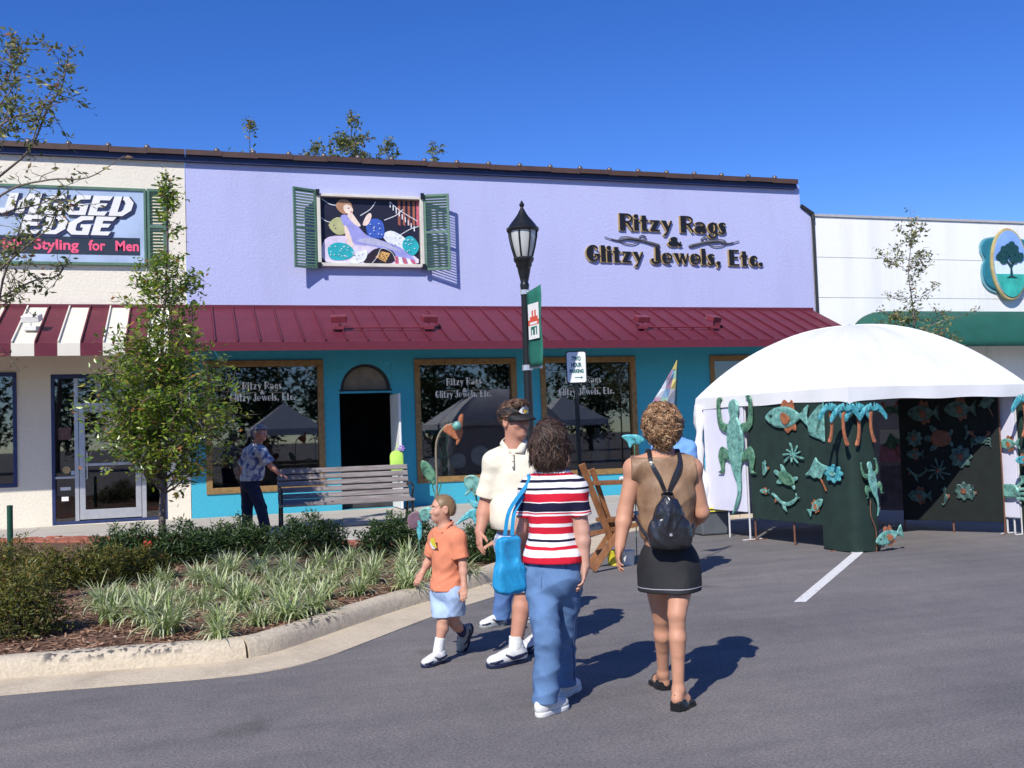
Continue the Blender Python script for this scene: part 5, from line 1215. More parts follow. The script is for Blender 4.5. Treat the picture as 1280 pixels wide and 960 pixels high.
        for sx in (-1, 1):
            dom('leg', [(sx*.07, .30), (sx*.15, .34), (sx*.17, .55), (sx*.14, .62), (sx*.19, .63), (sx*.215, .54), (sx*.20, .28), (sx*.1, .2)], .012, vgd, .03); dom('leg', [(sx*.06, -.06), (sx*.17, .04), (sx*.22, -.08), (sx*.19, -.24), (sx*.23, -.27), (sx*.16, -.28), (sx*.14, -.12), (sx*.05, -.16)], .012, vgd, .03)
        dom('body', [(0, .60), (.05, .56), (.06, .46), (.045, .38), (.09, .26), (.10, .08), (.08, -.1), (.05, -.25), (.05, -.42), (.02, -.60), (-.05, -.76), (-.06, -.76), (-.01, -.6), (0, -.42), (-.05, -.25), (-.08, -.1), (-.10, .08), (-.09, .26), (-.045, .38), (-.06, .46), (-.05, .56)], .02, m, .035)
    elif kind == 'sail':
        for i in range(5): dom('rib', [(.42-.02*i, .5-.0*i), (.05-.11*i, .12), (-.22-.06*i, -.32+.03*i), (-.16-.06*i, -.36+.02*i), (.10-.10*i, .05)], .012+.004*i, m, .015)
        dom('hull', [(-.52, -.32), (-.3, -.42), (.1, -.5), (.36, -.58), (.40, -.4), (.42, .48), (.36, .5), (.22, .1), (.0, -.26)], .006, m, .03)
    elif kind == 'flower':
        for i in range(8):
            a = i*PI/4; c_, s_ = math.cos(a), math.sin(a); R2 = lambda x, y: (x*c_-y*s_, x*s_+y*c_); dom('petal', [R2(.08, -.08), R2(.34, -.14), R2(.5, 0), R2(.34, .14), R2(.08, .08)], .008+.003*(i % 2), m, .04)
        dom('disc', [(.15*math.cos(k*.9), .15*math.sin(k*.9)) for k in range(7)], .03, m2, .06)
    elif kind == 'crab':
        for sx in (-1, 1):
            for k in range(3): dom('leg', [(sx*.2, .05-.1*k), (sx*.42, .12-.14*k), (sx*.5, -.02-.16*k), (sx*.46, -.03-.16*k), (sx*.38, .05-.14*k), (sx*.2, -.02-.1*k)], .006, m, .02)
            dom('claw', [(sx*.18, .14), (sx*.34, .30), (sx*.30, .46), (sx*.40, .36), (sx*.46, .46), (sx*.48, .28), (sx*.36, .2), (sx*.22, .08)], .008, m2, .03)
        dom('shell', [(-.28, 0), (-.2, .16), (0, .2), (.2, .16), (.28, 0), (.16, -.16), (-.16, -.16)], .014, m, .07)
    elif kind == 'seahorse':
        dom('body', [(-.18, .34), (-.04, .40), (.02, .5), (.08, .40), (.10, .26), (.06, .14), (.16, 0), (.14, -.18), (.02, -.36), (-.08, -.46), (-.16, -.38), (-.10, -.34), (-.06, -.38), (.02, -.2), (-.02, .02), (-.02, .2), (-.08, .28)], .01, m, .04); dom('fin', [(.12, .06), (.24, .08), (.24, -.08), (.12, -.1)], .008, m2, .02)
    return t
def hang(kind, label, px, py, size_px, board_p, u, nn, lift=.02, flip=1, rot=0, m=None, m2=None):
    if nn.dot(EYE-board_p) < 0: nn = -nn
    ux = Vector(nn).cross(Z)*-1; ux.normalize()
    if ux.dot(RT) < 0: ux = -ux
    p = on_plane(px, py, board_p+nn*lift, nn); dep = (p-EYE).dot(FW); s = size_px*dep/FOC
    pj = lambda v: (v-EYE).dot(RT)/(v-EYE).dot(FW)*FOC
    wx = min(1.7, (.1*FOC/dep)/max(1e-3, abs(pj(p+ux*.1)-pj(p))))      # ornaments on an oblique board are as wide as they look
    ux, uz = ux*math.cos(rot)+Z*math.sin(rot), Z*math.cos(rot)-ux*math.sin(rot)
    if kind == 'sail': wx *= .5
    return creature(kind, label, p, ux, uz, s, flip=flip, m=m, m2=m2, wx=wx)
gp = side(.8)
hang('lizard', 'large green metal lizard climbing head up on the white board', 921, 562, 100/.95, gp, uG, nG, .03).scale = (1, 1, 1)
dpnt = side(.4)
hang('fish', 'big verdigris fish with copper fins at the top left of the dark green board', 984, 522, 54, dpnt, uD, nD, .03)
hang('sail', 'tall curved fan of green ribs between the big fish and the palms', 1022, 527, 44, dpnt, uD, nD, .03)
hang('coral', 'pale green branching coral under the big fish', 992, 568, 24, dpnt, uD, nD, .03, m2=vg)
hang('turtle', 'small turtle with a green shell midway down the dark green board', 984, 598, 32, dpnt, uD, nD, .03, rot=-.35, m2=vgd)
hang('dolphin', 'leaping green dolphin low on the dark green board', 982, 624, 33, dpnt, uD, nD, .03)
hang('ray', 'pale green kite shaped ray with a long tail', 1022, 588, 30, dpnt, uD, nD, .035)
hang('fish', 'small copper tinged fish below the ray', 1021, 633, 22, dpnt, uD, nD, .03, rot=.6, flip=-1)
hang('flower', 'teal metal flower beside the ray', 1043, 592, 24, pN-e2*.0-e1*.06, e2, e1, .03, m=vt, m2=vg)
hang('seahorse', 'slim teal seahorse at the left edge of the dark green board', 957, 585, 20, side(.62), uD, nD, .03)
hang('fish', 'tiny green fish at the lower left edge of the dark green board', 957, 614, 12, side(.62), uD, nD, .03)
cP = pN-e2*.075; nC = e2*-1
for i, (px, py, sz, lab) in enumerate([(1037, 525, 46, 'leftmost of the four copper trunked palms on the corner column'), (1055, 527, 50, 'second palm from the left on the corner column, leaning on its neighbour'), (1071, 527, 50, 'third palm from the left on the corner column'), (1089, 525, 46, 'rightmost of the four copper trunked palms on the corner column')]):
    hang('palm', lab, px, py+4, sz, cP, e1, nC, .02+.02*(i % 2), flip=(-1 if i % 2 else 1), m=vt)
hang('lizard', 'slim green lizard climbing down the right of the corner column', 1090, 606, 50, cP, e1, nC, .03, rot=.2, m=vg)
hang('palm', 'teal palm hanging at the right picture edge on the far corner column', 1279, 520, 50, pR-e2*.1, e1, nC, .03, m=vt)
hang('crab', 'green metal crab on the white board at the right of the tent', 1262, 614, 46, wA, uW, nW, .05, m=vg, m2=vg)
hang('fish', 'green metal fish on the white board at the right of the tent', 1262, 555, 26, wA, uW, nW, .05, m=vg)
hang('fish', 'teal fish near the bottom of the far corner column', 1278, 575, 20, pR-e2*.1, e1, nC, .03, m=vt)
shade_cop = mat('shaded_copper', (.16, .06, .035), .5, .35, 14); shade_verd = verd('shaded_patina', (.015, .02, .02), (.10, .19, .17), (.03, .075, .07))  # darker copies of copper and patina, tent shade put into their colour
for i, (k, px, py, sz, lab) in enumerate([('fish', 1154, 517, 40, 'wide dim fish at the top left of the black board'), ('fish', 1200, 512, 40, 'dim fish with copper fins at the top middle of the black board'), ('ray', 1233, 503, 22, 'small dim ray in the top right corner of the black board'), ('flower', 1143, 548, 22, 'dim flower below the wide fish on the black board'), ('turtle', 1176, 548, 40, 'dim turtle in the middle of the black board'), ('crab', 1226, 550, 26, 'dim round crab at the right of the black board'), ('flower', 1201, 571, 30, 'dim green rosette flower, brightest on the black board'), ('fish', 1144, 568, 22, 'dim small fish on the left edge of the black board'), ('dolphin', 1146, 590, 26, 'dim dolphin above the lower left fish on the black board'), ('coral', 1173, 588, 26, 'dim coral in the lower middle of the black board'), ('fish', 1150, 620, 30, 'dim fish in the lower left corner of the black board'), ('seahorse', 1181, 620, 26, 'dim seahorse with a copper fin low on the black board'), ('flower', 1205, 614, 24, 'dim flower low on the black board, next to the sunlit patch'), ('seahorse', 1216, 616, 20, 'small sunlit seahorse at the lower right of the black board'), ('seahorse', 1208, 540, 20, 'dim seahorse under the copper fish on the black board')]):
    hang(k, lab, px, py, sz, iA, uI, nI, .025, m=shade_verd, m2=shade_cop)
bk = tp_(.955, .3)
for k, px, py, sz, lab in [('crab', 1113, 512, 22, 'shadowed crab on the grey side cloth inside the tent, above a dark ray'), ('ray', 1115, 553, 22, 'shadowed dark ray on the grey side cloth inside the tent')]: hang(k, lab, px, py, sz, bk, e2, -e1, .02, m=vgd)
hang('fish', 'green metal fish on a rod close to the asphalt by the corner column', 1110, 671, 34, pN+e1*.5-e2*.1, e1, nC, .03, rot=.25)
q = MB(); g0 = on_plane(1096, 692, pN+e1*.4-e2*.1, nC); g1 = on_plane(1088, 625, pN+e1*.4-e2*.1, nC); g0.z = 0
q.tube(smooth_path([g0, g0.lerp(g1, .4)+e1*.03, g1.lerp(g0, .3)-e1*.02, g1], 4), .007, 6); q.tube([g0+Z*.06, g0+Z*.09+e1*.18], .006, 6)
tag(q.build('rod_stand', rustm, org=g0), 'thin rusty rod stand at the foot of the corner column', 'stand')
# white cloth and white paper notices on the back wall
def on_side(name, label, cat, x0, x1, y0, y1, m_, lift):
    P4 = [on_plane(x, y, tp_(.955-lift, 0), -e1) for x, y in ((x0, y1), (x1, y1), (x1, y0), (x0, y0))]; q = MB(); q.add(P4+[p-e1*.006 for p in P4], [(0, 1, 2, 3), (7, 6, 5, 4), (0, 4, 5, 1), (1, 5, 6, 2), (2, 6, 7, 3), (3, 7, 4, 0)]); tag(q.build(name, m_, org=P4[0]), label, cat)
on_side('paper_notice', 'white paper notice on the grey side cloth inside the tent', 'notice', 1100, 1125, 537, 555, shopwhite, .0)
on_side('pink_cloth', 'pink patterned cloth below the paper notice inside the tent', 'cloth', 1100, 1131, 557, 578, mat('pink_cloth', (.45, .2, .27), .8, .3, 25), .0)
on_side('grey_cloth', 'dark grey cloth hanging under the pink one inside the tent', 'cloth', 1101, 1131, 582, 638, mat('grey_cloth', (.16, .15, .19), .8, .4, 7), .0)
# ------------------------------------------------------------------ GARDEN ORNAMENTS by the bench
def stake(label, name, cat, px, py_base, py_top, dep):
    b = dp(px, py_base, dep); tpt = dp(px, py_top, dep); t = thing(name, label, cat, (b.x, b.y, .13)); return t, b, tpt
# tall curved stem with copper bell
D_ = 12.6; t = thing('garden_stake', 'tall curved metal stem with a copper bell flower over the boy', 'garden ornament', (dp(546, 690, D_).x, dp(546, 690, D_).y, .13))
pth = [dp(x, y, D_) for x, y in ((545, 700), (546, 640), (546, 600), (545, 560), (549, 543), (557, 533), (566, 530))]; pth[0].z = .10
MB().tube(smooth_path(pth, 5), .014, 8).build('stem', mat('stem_metal', (.22, .19, .13), .5, .3, 20), t, smooth=True)
o = dp(568, 536, D_); q = MB(); domed(q, [(p[0]*.01, p[1]*.01) for p in closed2d([(-6, -8), (-14, -2), (-9, 6), (2, 4), (6, 16), (11, 18), (10, 6), (9, -6), (4, -14)], 3)], o, RT, UP, .05); domed(q, [(p[0]*.01, p[1]*.01) for p in closed2d([(8, -2), (11, -4), (6, -16), (2, -20), (3, -12)], 3)], o, RT, UP, .02); q.build('bell', cop, t)
MB().lathe([(0, -.06), (.04, -.05), (.06, 0), (.04, .045), (0, .055)], dp(571, 532, D_-.1), 14).build('bud', vg, t, smooth=True)
q = MB(); o = dp(535, 590, D_); domed(q, [(p[0]*.01, p[1]*.01) for p in closed2d([(-8, 14), (2, 10), (10, -4), (8, -16), (0, -10), (-8, 2)], 3)], o, RT, UP, .04); q.build('leaf', vgd, t)
q = MB(); 
for x, y in ((541, 603), (551, 601), (546, 612)): q.tube(smooth_path([dp(546, 625, D_), dp(x, y+6, D_), dp(x, y, D_)], 3), .008, 5)
q.build('sprout', vgd, t)
# green flower plant and metal birds between boy and man
t = thing('garden_stake', 'green metal flower plant standing between the boy and the man in the visor', 'garden ornament', (dp(596, 690, D_).x, dp(596, 690, D_).y, .13))
b0 = dp(598, 705, D_); b0.z = .1; MB().tube(smooth_path([b0, dp(600, 650, D_), dp(596, 625, D_), dp(591, 606, D_)], 5), .012, 7).build('stem', vgd, t, smooth=True)
for nm, px, py, pts in (('petal', 590, 605, [(-10, 0), (-8, 9), (2, 11), (10, 5), (4, -4), (-4, -12), (-9, -14), (-6, -6)]), ('petal', 592, 608, [(-2, 2), (8, 4), (6, -8), (0, -12)]), ('leaf', 592, 646, [(-22, -10), (-10, 4), (0, 10), (16, 4), (12, -8), (4, -14), (-2, -2), (-10, -4)]), ('leaf', 598, 632, [(-4, -4), (-14, 8), (-6, 6), (4, 2)])):
    q = MB(); domed(q, [(p[0]*.01, p[1]*.01) for p in closed2d(pts, 3)], dp(px, py, D_-.05), RT, UP, .035); q.build(nm, vt if nm == 'leaf' else vg, t)
t = thing('garden_stake', 'teal metal bird with a pointed wing behind the hand of the man in the visor', 'garden ornament', (dp(616, 690, D_-.3).x, dp(616, 690, D_-.3).y, .13))
q = MB(); domed(q, [(p[0]*.01, p[1]*.01) for p in closed2d([(-14, 6), (-4, 14), (8, 4), (22, -6), (18, -12), (10, -20), (4, -14), (-6, -6)], 3)], dp(615, 655, D_-.4), RT, UP, .04); q.build('wing', vt, t)
b0 = dp(617, 700, D_-.3); b0.z = .1; MB().tube([b0, dp(616, 662, D_-.3)], .009, 6).build('stem', vgd, t)
t = thing('garden_stake', 'purple and green metal butterfly in front of the evergreen shrub by the boy', 'garden ornament', (dp(527, 690, 11.5).x, dp(527, 690, 11.5).y, .13))
for nm, px, py, pts, mm in (('wing', 518, 650, [(-8, 2), (0, 10), (9, 6), (6, -6), (-4, -10)], mat('purple_metal', (.16, .09, .12), .5, .3, 9)), ('wing', 528, 644, [(-6, -2), (0, 8), (10, 8), (9, -2), (2, -7)], vg), ('body', 523, 660, [(-2, 9), (3, 8), (4, -4), (2, -14), (-1, -8)], vt)):
    q = MB(); domed(q, [(p[0]*.01, p[1]*.01) for p in closed2d(pts, 3)], dp(px, py, 11.5), RT, UP, .03); q.build(nm, mm, t)
b0 = dp(526, 705, 11.5); b0.z = .1; MB().tube([b0, dp(523, 665, 11.5)], .006, 6).build('stem', vgd, t)
t = thing('garden_stake', 'blue green metal fish on a stem left of the curly haired woman', 'garden ornament', (dp(790, 690, 12.2).x, dp(790, 690, 12.2).y, 0))
q = MB(); domed(q, [(p[0]*.011, p[1]*.011) for p in closed2d([(-13, 5), (-4, 7), (6, 6), (12, 1), (6, -4), (0, -3), (-4, -8), (-7, -1)], 3)], dp(792, 551, 12.2), RT, UP, .03); q.build('body', vt, t)
b0 = dp(796, 700, 12.2); b0.z = 0; MB().tube([b0, dp(793, 556, 12.2)], .007, 6).build('stem', vgd, t)
# folding wooden rack
t = thing('wooden_rack', 'folding brown wooden display rack with two shelves between the two women', 'rack', gr(765, 710))
rw = mat('rack_wood', (.23, .095, .035), .6, .35, 5, .3, 30, stretch=(4, 4, 1)); DR = 11.5
def rb_(x0, y0, x1, y1, d0, d1, w, h, nm): q = MB(); q.beam(dp(x0, y0, d0), dp(x1, y1, d1), w, h, up=FW); return q.build(nm, rw, t, bevel=.004)
rb_(727, 580, 764, 675, 11.3, 11.5, .075, .03, 'upright'); rb_(740, 586, 768, 670, 11.6, 11.8, .06, .03, 'upright'); rb_(790, 640, 741, 713, 11.6, 11.35, .075, .03, 'leg'); rb_(778, 642, 735, 708, 11.9, 11.7, .06, .03, 'leg')
rb_(796, 600, 812, 700, 11.9, 11.9, .06, .03, 'upright')
for y, nm in ((604, 'shelf'), (650, 'shelf')):
    q = MB(); a, b = dp(741 if y < 620 else 752, y, 11.6), dp(812, y-3, 11.9); d = (b-a); u = d.normalized(); w = u.cross(Z); q.obox((a+b)/2, u*d.length/2, w*.13, Z*.022); q.build(nm, rw, t, bevel=.004)
rb_(735, 668, 800, 655, 11.5, 11.6, .05, .025, 'crossbar')
q = MB(); p = dp(780, 600, 11.7); q.lathe([(0, 0), (.02, 0), (.02, .10), (0, .10)], (0, 0, 0), 8); q.v = [(p.x+v[2]*1.5-.05, p.y+v[1], p.z+.02+v[0]) for v in q.v]; tag(q.build('paper_roll', shopwhite, org=p), 'small white paper roll lying on the upper shelf of the wooden rack', 'paper')
# buckets under the rack
yel = mat('bucket_yellow', (.75, .62, .05), .4, .1)
for px, m_, lab in ((768, yel, 'yellow bucket on the asphalt beside the wooden rack'), (785, shopwhite, 'small white bucket right of the yellow one by the rack')):
    b = gr(px, 706); t = thing('bucket', lab, 'bucket', b); MB().lathe([(0, .0), (.07, 0), (.085, .16), (.09, .165), (.08, .17), (.07, .02), (0, .02)], b, 16).build('pail', m_, t, smooth=True, autos=40)
    q = MB(); q.tube([b+Vector((.085*math.cos(a), 0, .15-.10*abs(math.sin(a)))) for a in [PI*i/8 for i in range(9)]], .003, 5); q.build('handle', blackm, t)
# grey tub with yellow band by the tent
b = gr(888, 668); t = thing('storage_tub', 'grey plastic tub with a yellow banded lid beside the tent', 'tub', b); tubm = mat('tub_grey', (.11, .12, .13), .5, .15, 4)
q = MB(); q.add([b+Vector(v) for v in ((-.20, -.15, .01), (.20, -.15, .01), (.20, .15, .01), (-.20, .15, .01), (-.24, -.18, .33), (.24, -.18, .33), (.24, .18, .33), (-.24, .18, .33))], [(0, 3, 2, 1), (4, 5, 6, 7), (0, 1, 5, 4), (1, 2, 6, 5), (2, 3, 7, 6), (3, 0, 4, 7)]); q.build('box', tubm, t, bevel=.02)
q = MB(); q.box(b.x-.26, b.x+.26, b.y-.20, b.y+.20, .332, .37); q.build('lid', tubm, t, bevel=.012)
for z in (.345, .385): MB().box(b.x-.262, b.x+.262, b.y-.203, b.y+.203, z, z+.016).build('band', yel, t)
# pale cloth bundle hanging at the left tent corner
q = MB(); p0 = tp_(-1.06, .96); n = 14; VV = []
for j in range(12):
    z = 1.9-1.45*j/11; r_ = .035+.05*math.sin(j*.9)**2+.05*(j/11)**2
    VV += [p0+Vector((r_*(1+.3*math.sin(3*a+j))*math.cos(a)+.02*math.sin(j*.8), r_*(1+.3*math.cos(2*a+j))*math.sin(a), z)) for a in [2*PI*i/n for i in range(n)]]
q.add(VV, [(j*n+i, j*n+(i+1) % n, (j+1)*n+(i+1) % n, (j+1)*n+i) for j in range(11) for i in range(n)]); tag(q.build('rolled_side_wall', vinyl, org=p0, smooth=True), 'white rolled up side cloth tied to the left leg of the tent', 'tent cloth')
# kite on a pole
t = thing('kite', 'pale triangular kite banner in pastel colours above the curly haired woman', 'kite', (dp(846, 700, 11.2).x, dp(846, 700, 11.2).y, 0)); KD = 11.2
b0 = dp(842, 700, KD); b0.z = 0; MB().tube([b0, dp(843, 560, KD), dp(847, 448, KD)], [.012, .010, .004], 6).build('pole', blackm, t)
kp = lambda x, y: dp(x, y, KD-.02+.05*math.sin(x*.3)); cols = [(.75, .68, .25), (.72, .74, .78), (.70, .45, .55), (.35, .55, .72), (.40, .62, .50), (.74, .72, .70)]
km = [mat('kite_%s' % n_, c_, .7, .1, 4, transl=.4) for n_, c_ in zip(('yellow', 'white', 'pink', 'blue', 'green', 'cream'), cols)]
rowsk = [(450, 846, 846.5), (462, 840, 845.5), (474, 833, 845), (486, 826, 844), (497, 819, 843), (508, 813, 842)]
q = MB()
for j in range(len(rowsk)-1):
    (y0, a0, b0_), (y1, a1, b1) = rowsk[j], rowsk[j+1]; ns = 1 if j == 0 else 3
    for k in range(ns):
        f0, f1 = k/ns, (k+1)/ns; q.m([0, 1, 5, 2, 3, 4, 1, 2, 0, 1, 3, 5, 2, 4, 1][(j*3+k) % 15]).quad(kp(a1+(b1-a1)*f0, y1), kp(a1+(b1-a1)*f1, y1), kp(a0+(b0_-a0)*f1, y0), kp(a0+(b0_-a0)*f0, y0))
o = q.build('cloth', km, t); sm = o.modifiers.new('s', 'SOLIDIFY'); sm.thickness = .004; sm.offset = 0
# tents across the street, mirrored in the windows
def far_tent(x, y, w, lab):
    t = thing('white_tent', lab, 'tent', (x, y, 0)); q = MB(); h = 2.2; q.add([(x-w, y-w, h), (x+w, y-w, h), (x+w, y+w, h), (x-w, y+w, h), (x, y, h+1.3)], [(0, 1, 4), (1, 2, 4), (2, 3, 4), (3, 0, 4)]); 
    for (ax, ay, bx_, by_) in ((-w, -w, w, -w), (w, -w, w, w), (w, w, -w, w), (-w, w, -w, -w)): q.quad((x+ax, y+ay, h), (x+bx_, y+by_, h), (x+bx_, y+by_, h-.3), (x+ax, y+ay, h-.3))
    q.build('canopy', vinyl, t)
    for ax in (-w, w):
        for ay in (-w, w): MB().tube([(x+ax, y+ay, 0), (x+ax, y+ay, h)], .03, 6).build('leg', legm, t)
far_tent(4.6, -31, 1.7, 'white peaked tent across the street, mirrored in the window behind the man at the bench'); far_tent(13.8, -31, 1.8, 'white peaked tent across the street, mirrored in the second window'); far_tent(19.0, -30, 1.8, 'white peaked tent across the street, mirrored in the third window')
# ------------------------------------------------------------------ PEOPLE: bodies and clothes as smooth distance fields, meshed with surface nets
def nets(D, lo, res):
    sh = D.shape; Sg = D < 0
    c = np.zeros(tuple(s-1 for s in sh), np.int8)
    for a in (0, 1):
        for b in (0, 1):
            for d in (0, 1): c += Sg[a:sh[0]-1+a, b:sh[1]-1+b, d:sh[2]-1+d]
    act = (c > 0) & (c < 8); I = np.argwhere(act)
    idx = np.full(act.shape, -1, np.int32); idx[act] = np.arange(len(I))
    acc = np.zeros((len(I), 3), np.float32); cnt = np.zeros(len(I), np.float32)
    cor = [(a, b, d) for a in (0, 1) for b in (0, 1) for d in (0, 1)]
    for p in cor:
        for ax in range(3):
            if p[ax]: continue
            q_ = list(p); q_[ax] = 1
            d0 = D[I[:, 0]+p[0], I[:, 1]+p[1], I[:, 2]+p[2]]; d1 = D[I[:, 0]+q_[0], I[:, 1]+q_[1], I[:, 2]+q_[2]]
            m = (d0 < 0) != (d1 < 0); t = np.where(m, d0/np.where(m, d0-d1, 1), 0)
            pos = np.tile(np.array(p, np.float32), (len(I), 1)); pos[:, ax] = t
            acc += pos*m[:, None]; cnt += m
    V = (I+acc/cnt[:, None])*res+np.asarray(lo); F = []
    for ax in range(3):
        o = [(1, 2), (2, 0), (0, 1)][ax]; sl0 = [slice(None)]*3; sl1 = [slice(None)]*3; sl0[ax] = slice(0, -1); sl1[ax] = slice(1, None)
        x = Sg[tuple(sl0)] != Sg[tuple(sl1)]; E_ = np.argwhere(x); u, v = o
        E_ = E_[(E_[:, u] > 0) & (E_[:, v] > 0) & (E_[:, u] < sh[u]-1) & (E_[:, v] < sh[v]-1)]
        ins = Sg[E_[:, 0], E_[:, 1], E_[:, 2]]
        def g_(du, dv):
            q_ = E_.copy(); q_[:, u] += du; q_[:, v] += dv; return idx[q_[:, 0], q_[:, 1], q_[:, 2]]
        qd = np.stack([g_(-1, -1), g_(0, -1), g_(0, 0), g_(-1, 0)], 1); qd[~ins] = qd[~ins][:, ::-1]; F.append(qd)
    return V, np.concatenate(F)
A3 = lambda v: np.array(v, np.float32)
def fr(fwd, up=(0, 0, 1)):                       # frame: columns right, forward, up
    f = Vector(fwd).normalized(); u = Vector(up); u = (u-f*u.dot(f)).normalized(); r = f.cross(u); return np.array([r, f, u], np.float32).T
def cone(a, b, ra, rb, k=.03): return ('c', A3(a), A3(b), ra, rb, k)
def ellp(c, r, R=None, k=.03): return ('e', A3(c), A3(r), np.eye(3, dtype=np.float32) if R is None else R, k)
def rbx(c, h, rad, R=None, k=.01): return ('b', A3(c), A3(h), rad, np.eye(3, dtype=np.float32) if R is None else R, k)
def bounds(p):
    if p[0] == 'c': m = max(p[3], p[4]); return np.minimum(p[1], p[2])-m, np.maximum(p[1], p[2])+m
    r = float(np.linalg.norm(p[2]))+(p[3] if p[0] == 'b' else 0) if p[0] == 'b' else float(p[2].max()); return p[1]-r, p[1]+r
def field(prims, res, infl=0.0, pad=.03, box=None):
    lo = np.min([bounds(p)[0] for p in (box or prims)], 0)-pad-abs(infl); hi = np.max([bounds(p)[1] for p in (box or prims)], 0)+pad+abs(infl)
    n = np.ceil((hi-lo)/res).astype(int)+1; D = np.full(tuple(n), 9., np.float32)
    ax = [lo[i]+np.arange(n[i], dtype=np.float32)*res for i in range(3)]
    for p in prims:
        sub = p[-1] == 'sub'; k = p[-2] if sub else p[-1]; l_, h_ = bounds(p); m = k+abs(infl)+3*res+.02
        i0 = np.maximum(((l_-m-lo)/res).astype(int), 0); i1 = np.minimum(((h_+m-lo)/res).astype(int)+2, n)
        if np.any(i1 <= i0): continue
        X, Y, Zz = np.meshgrid(*[ax[i][i0[i]:i1[i]] for i in range(3)], indexing='ij'); P = np.stack([X, Y, Zz], -1)
        if p[0] == 'c':
            a, b = p[1], p[2]; ba = b-a; t = np.clip(((P-a)@ba)/max(1e-9, ba@ba), 0, 1); d = np.linalg.norm(P-a-t[..., None]*ba, axis=-1)-(p[3]+(p[4]-p[3])*t)
        elif p[0] == 'e':
            q_ = (P-p[1])@p[3]; k0 = np.linalg.norm(q_/p[2], axis=-1); k1 = np.linalg.norm(q_/p[2]**2, axis=-1); d = k0*(k0-1)/np.maximum(k1, 1e-6)
        else:
            q_ = np.abs((P-p[1])@p[4])-p[2]; d = np.linalg.norm(np.maximum(q_, 0), axis=-1)+np.minimum(q_.max(-1), 0)-p[3]
        d = d-(0 if sub else infl); w = D[i0[0]:i1[0], i0[1]:i1[1], i0[2]:i1[2]]
        if sub:
            h = np.clip(.5-.5*(w+d)/k, 0, 1); D[i0[0]:i1[0], i0[1]:i1[1], i0[2]:i1[2]] = w*(1-h)-d*h+k*h*(1-h)
        else:
            h = np.clip(.5+.5*(w-d)/k, 0, 1); D[i0[0]:i1[0], i0[1]:i1[1], i0[2]:i1[2]] = w*(1-h)+d*h-k*h*(1-h)
    return D, lo, ax
def fold(ax, amp, f, seed, st=(1, 1, 1)):
    r_ = np.random.default_rng(seed); X, Y, Zz = np.meshgrid(*ax, indexing='ij'); out = 0
    wx = 1.3*np.sin(X*f*.5+r_.uniform(0, 6))+1.3*np.sin(Zz*f*.45+Y*f*.3+r_.uniform(0, 6))
    for i in range(4):
        v = r_.normal(0, 1, 3)*np.array(st); v /= np.linalg.norm(v); v *= f*(.7+.5*i); s_ = np.sin(X*v[0]+Y*v[1]+Zz*v[2]+wx+r_.uniform(0, 6)); out = out+(1-np.abs(s_)*1.6)*(.5, .3, .22, .15)[i]
    return (out*amp).astype(np.float32)
def cut(D, ax, p, n):                            # keep the side the normal points away from
    X, Y, Zz = np.meshgrid(*ax, indexing='ij'); n = Vector(n).normalized(); d = (X-p[0])*n[0]+(Y-p[1])*n[1]+(Zz-p[2])*n[2]; return np.maximum(D, d.astype(np.float32))
def garment(name, prims, res, m, parent, infl=.0, cuts=(), folds=None, org=None, cone_cut=None, midx=None):
    D, lo, ax = field(prims, res, infl)
    if folds: D = D-fold(ax, *folds)
    for p, n in cuts: D = cut(D, ax, p, n)
    V, F = nets(D, lo, res); return np_mesh(name, V, F, m, parent, True, org)
def hand(wr, tip, palm_n, thumb, S=1.0, curl=.5, spread=.5, thumb_in=.4):
    """palm, four jointed fingers of unequal length and a thumb from the side of the palm"""
    wr, tip = Vector(wr), Vector(tip); d = (tip-wr).normalized(); pn = Vector(palm_n); pn = (pn-d*pn.dot(d)).normalized(); sd_ = Vector(thumb); sd_ = (sd_-d*sd_.dot(d)-pn*sd_.dot(pn)).normalized()
    R = np.array([sd_, d, pn], np.float32).T; out = []; pc_ = wr+d*.048*S
    out.append(ellp(pc_, (.038*S, .052*S, .0155*S), R, .012)); out.append(cone(wr, wr+d*.03*S, .024*S, .022*S, .02))
    for i, (off_, ln_, w) in enumerate(((.029, .074, .0088), (.010, .084, .0092), (-.010, .077, .0088), (-.028, .060, .0078))):
        p = wr+d*(.084-.006*abs(i-1.2))*S+sd_*off_*S; a = curl*(.75+.16*i); dv = d
        out.append(cone(wr+d*.05*S+sd_*off_*.8*S, p, w*1.05*S, w*S, .008))
        fan = sd_*(off_*spread*5)
        for k, fr_ in enumerate((.46, .30, .24)):
            ang = a*(k+.6)*.8; dv = (d*math.cos(ang)+pn*math.sin(ang)+fan*.35).normalized(); e = p+dv*ln_*fr_*S; out.append(cone(p, e, w*(1-.09*k)*S, w*(1-.09*(k+1))*S, .004)); p = e
    p = wr+d*.028*S+sd_*.026*S; dv = (sd_*.75+d*.65+pn*thumb_in).normalized(); e = p+dv*.038*S; out.append(cone(wr+d*.03*S+sd_*.012*S, p, .015*S, .0125*S, .012)); out.append(cone(p, e, .0118*S, .0105*S, .006)); dv = (d*.85+sd_*.35+pn*thumb_in).normalized(); out.append(cone(e, e+dv*.03*S, .0102*S, .0085*S, .005)); return out
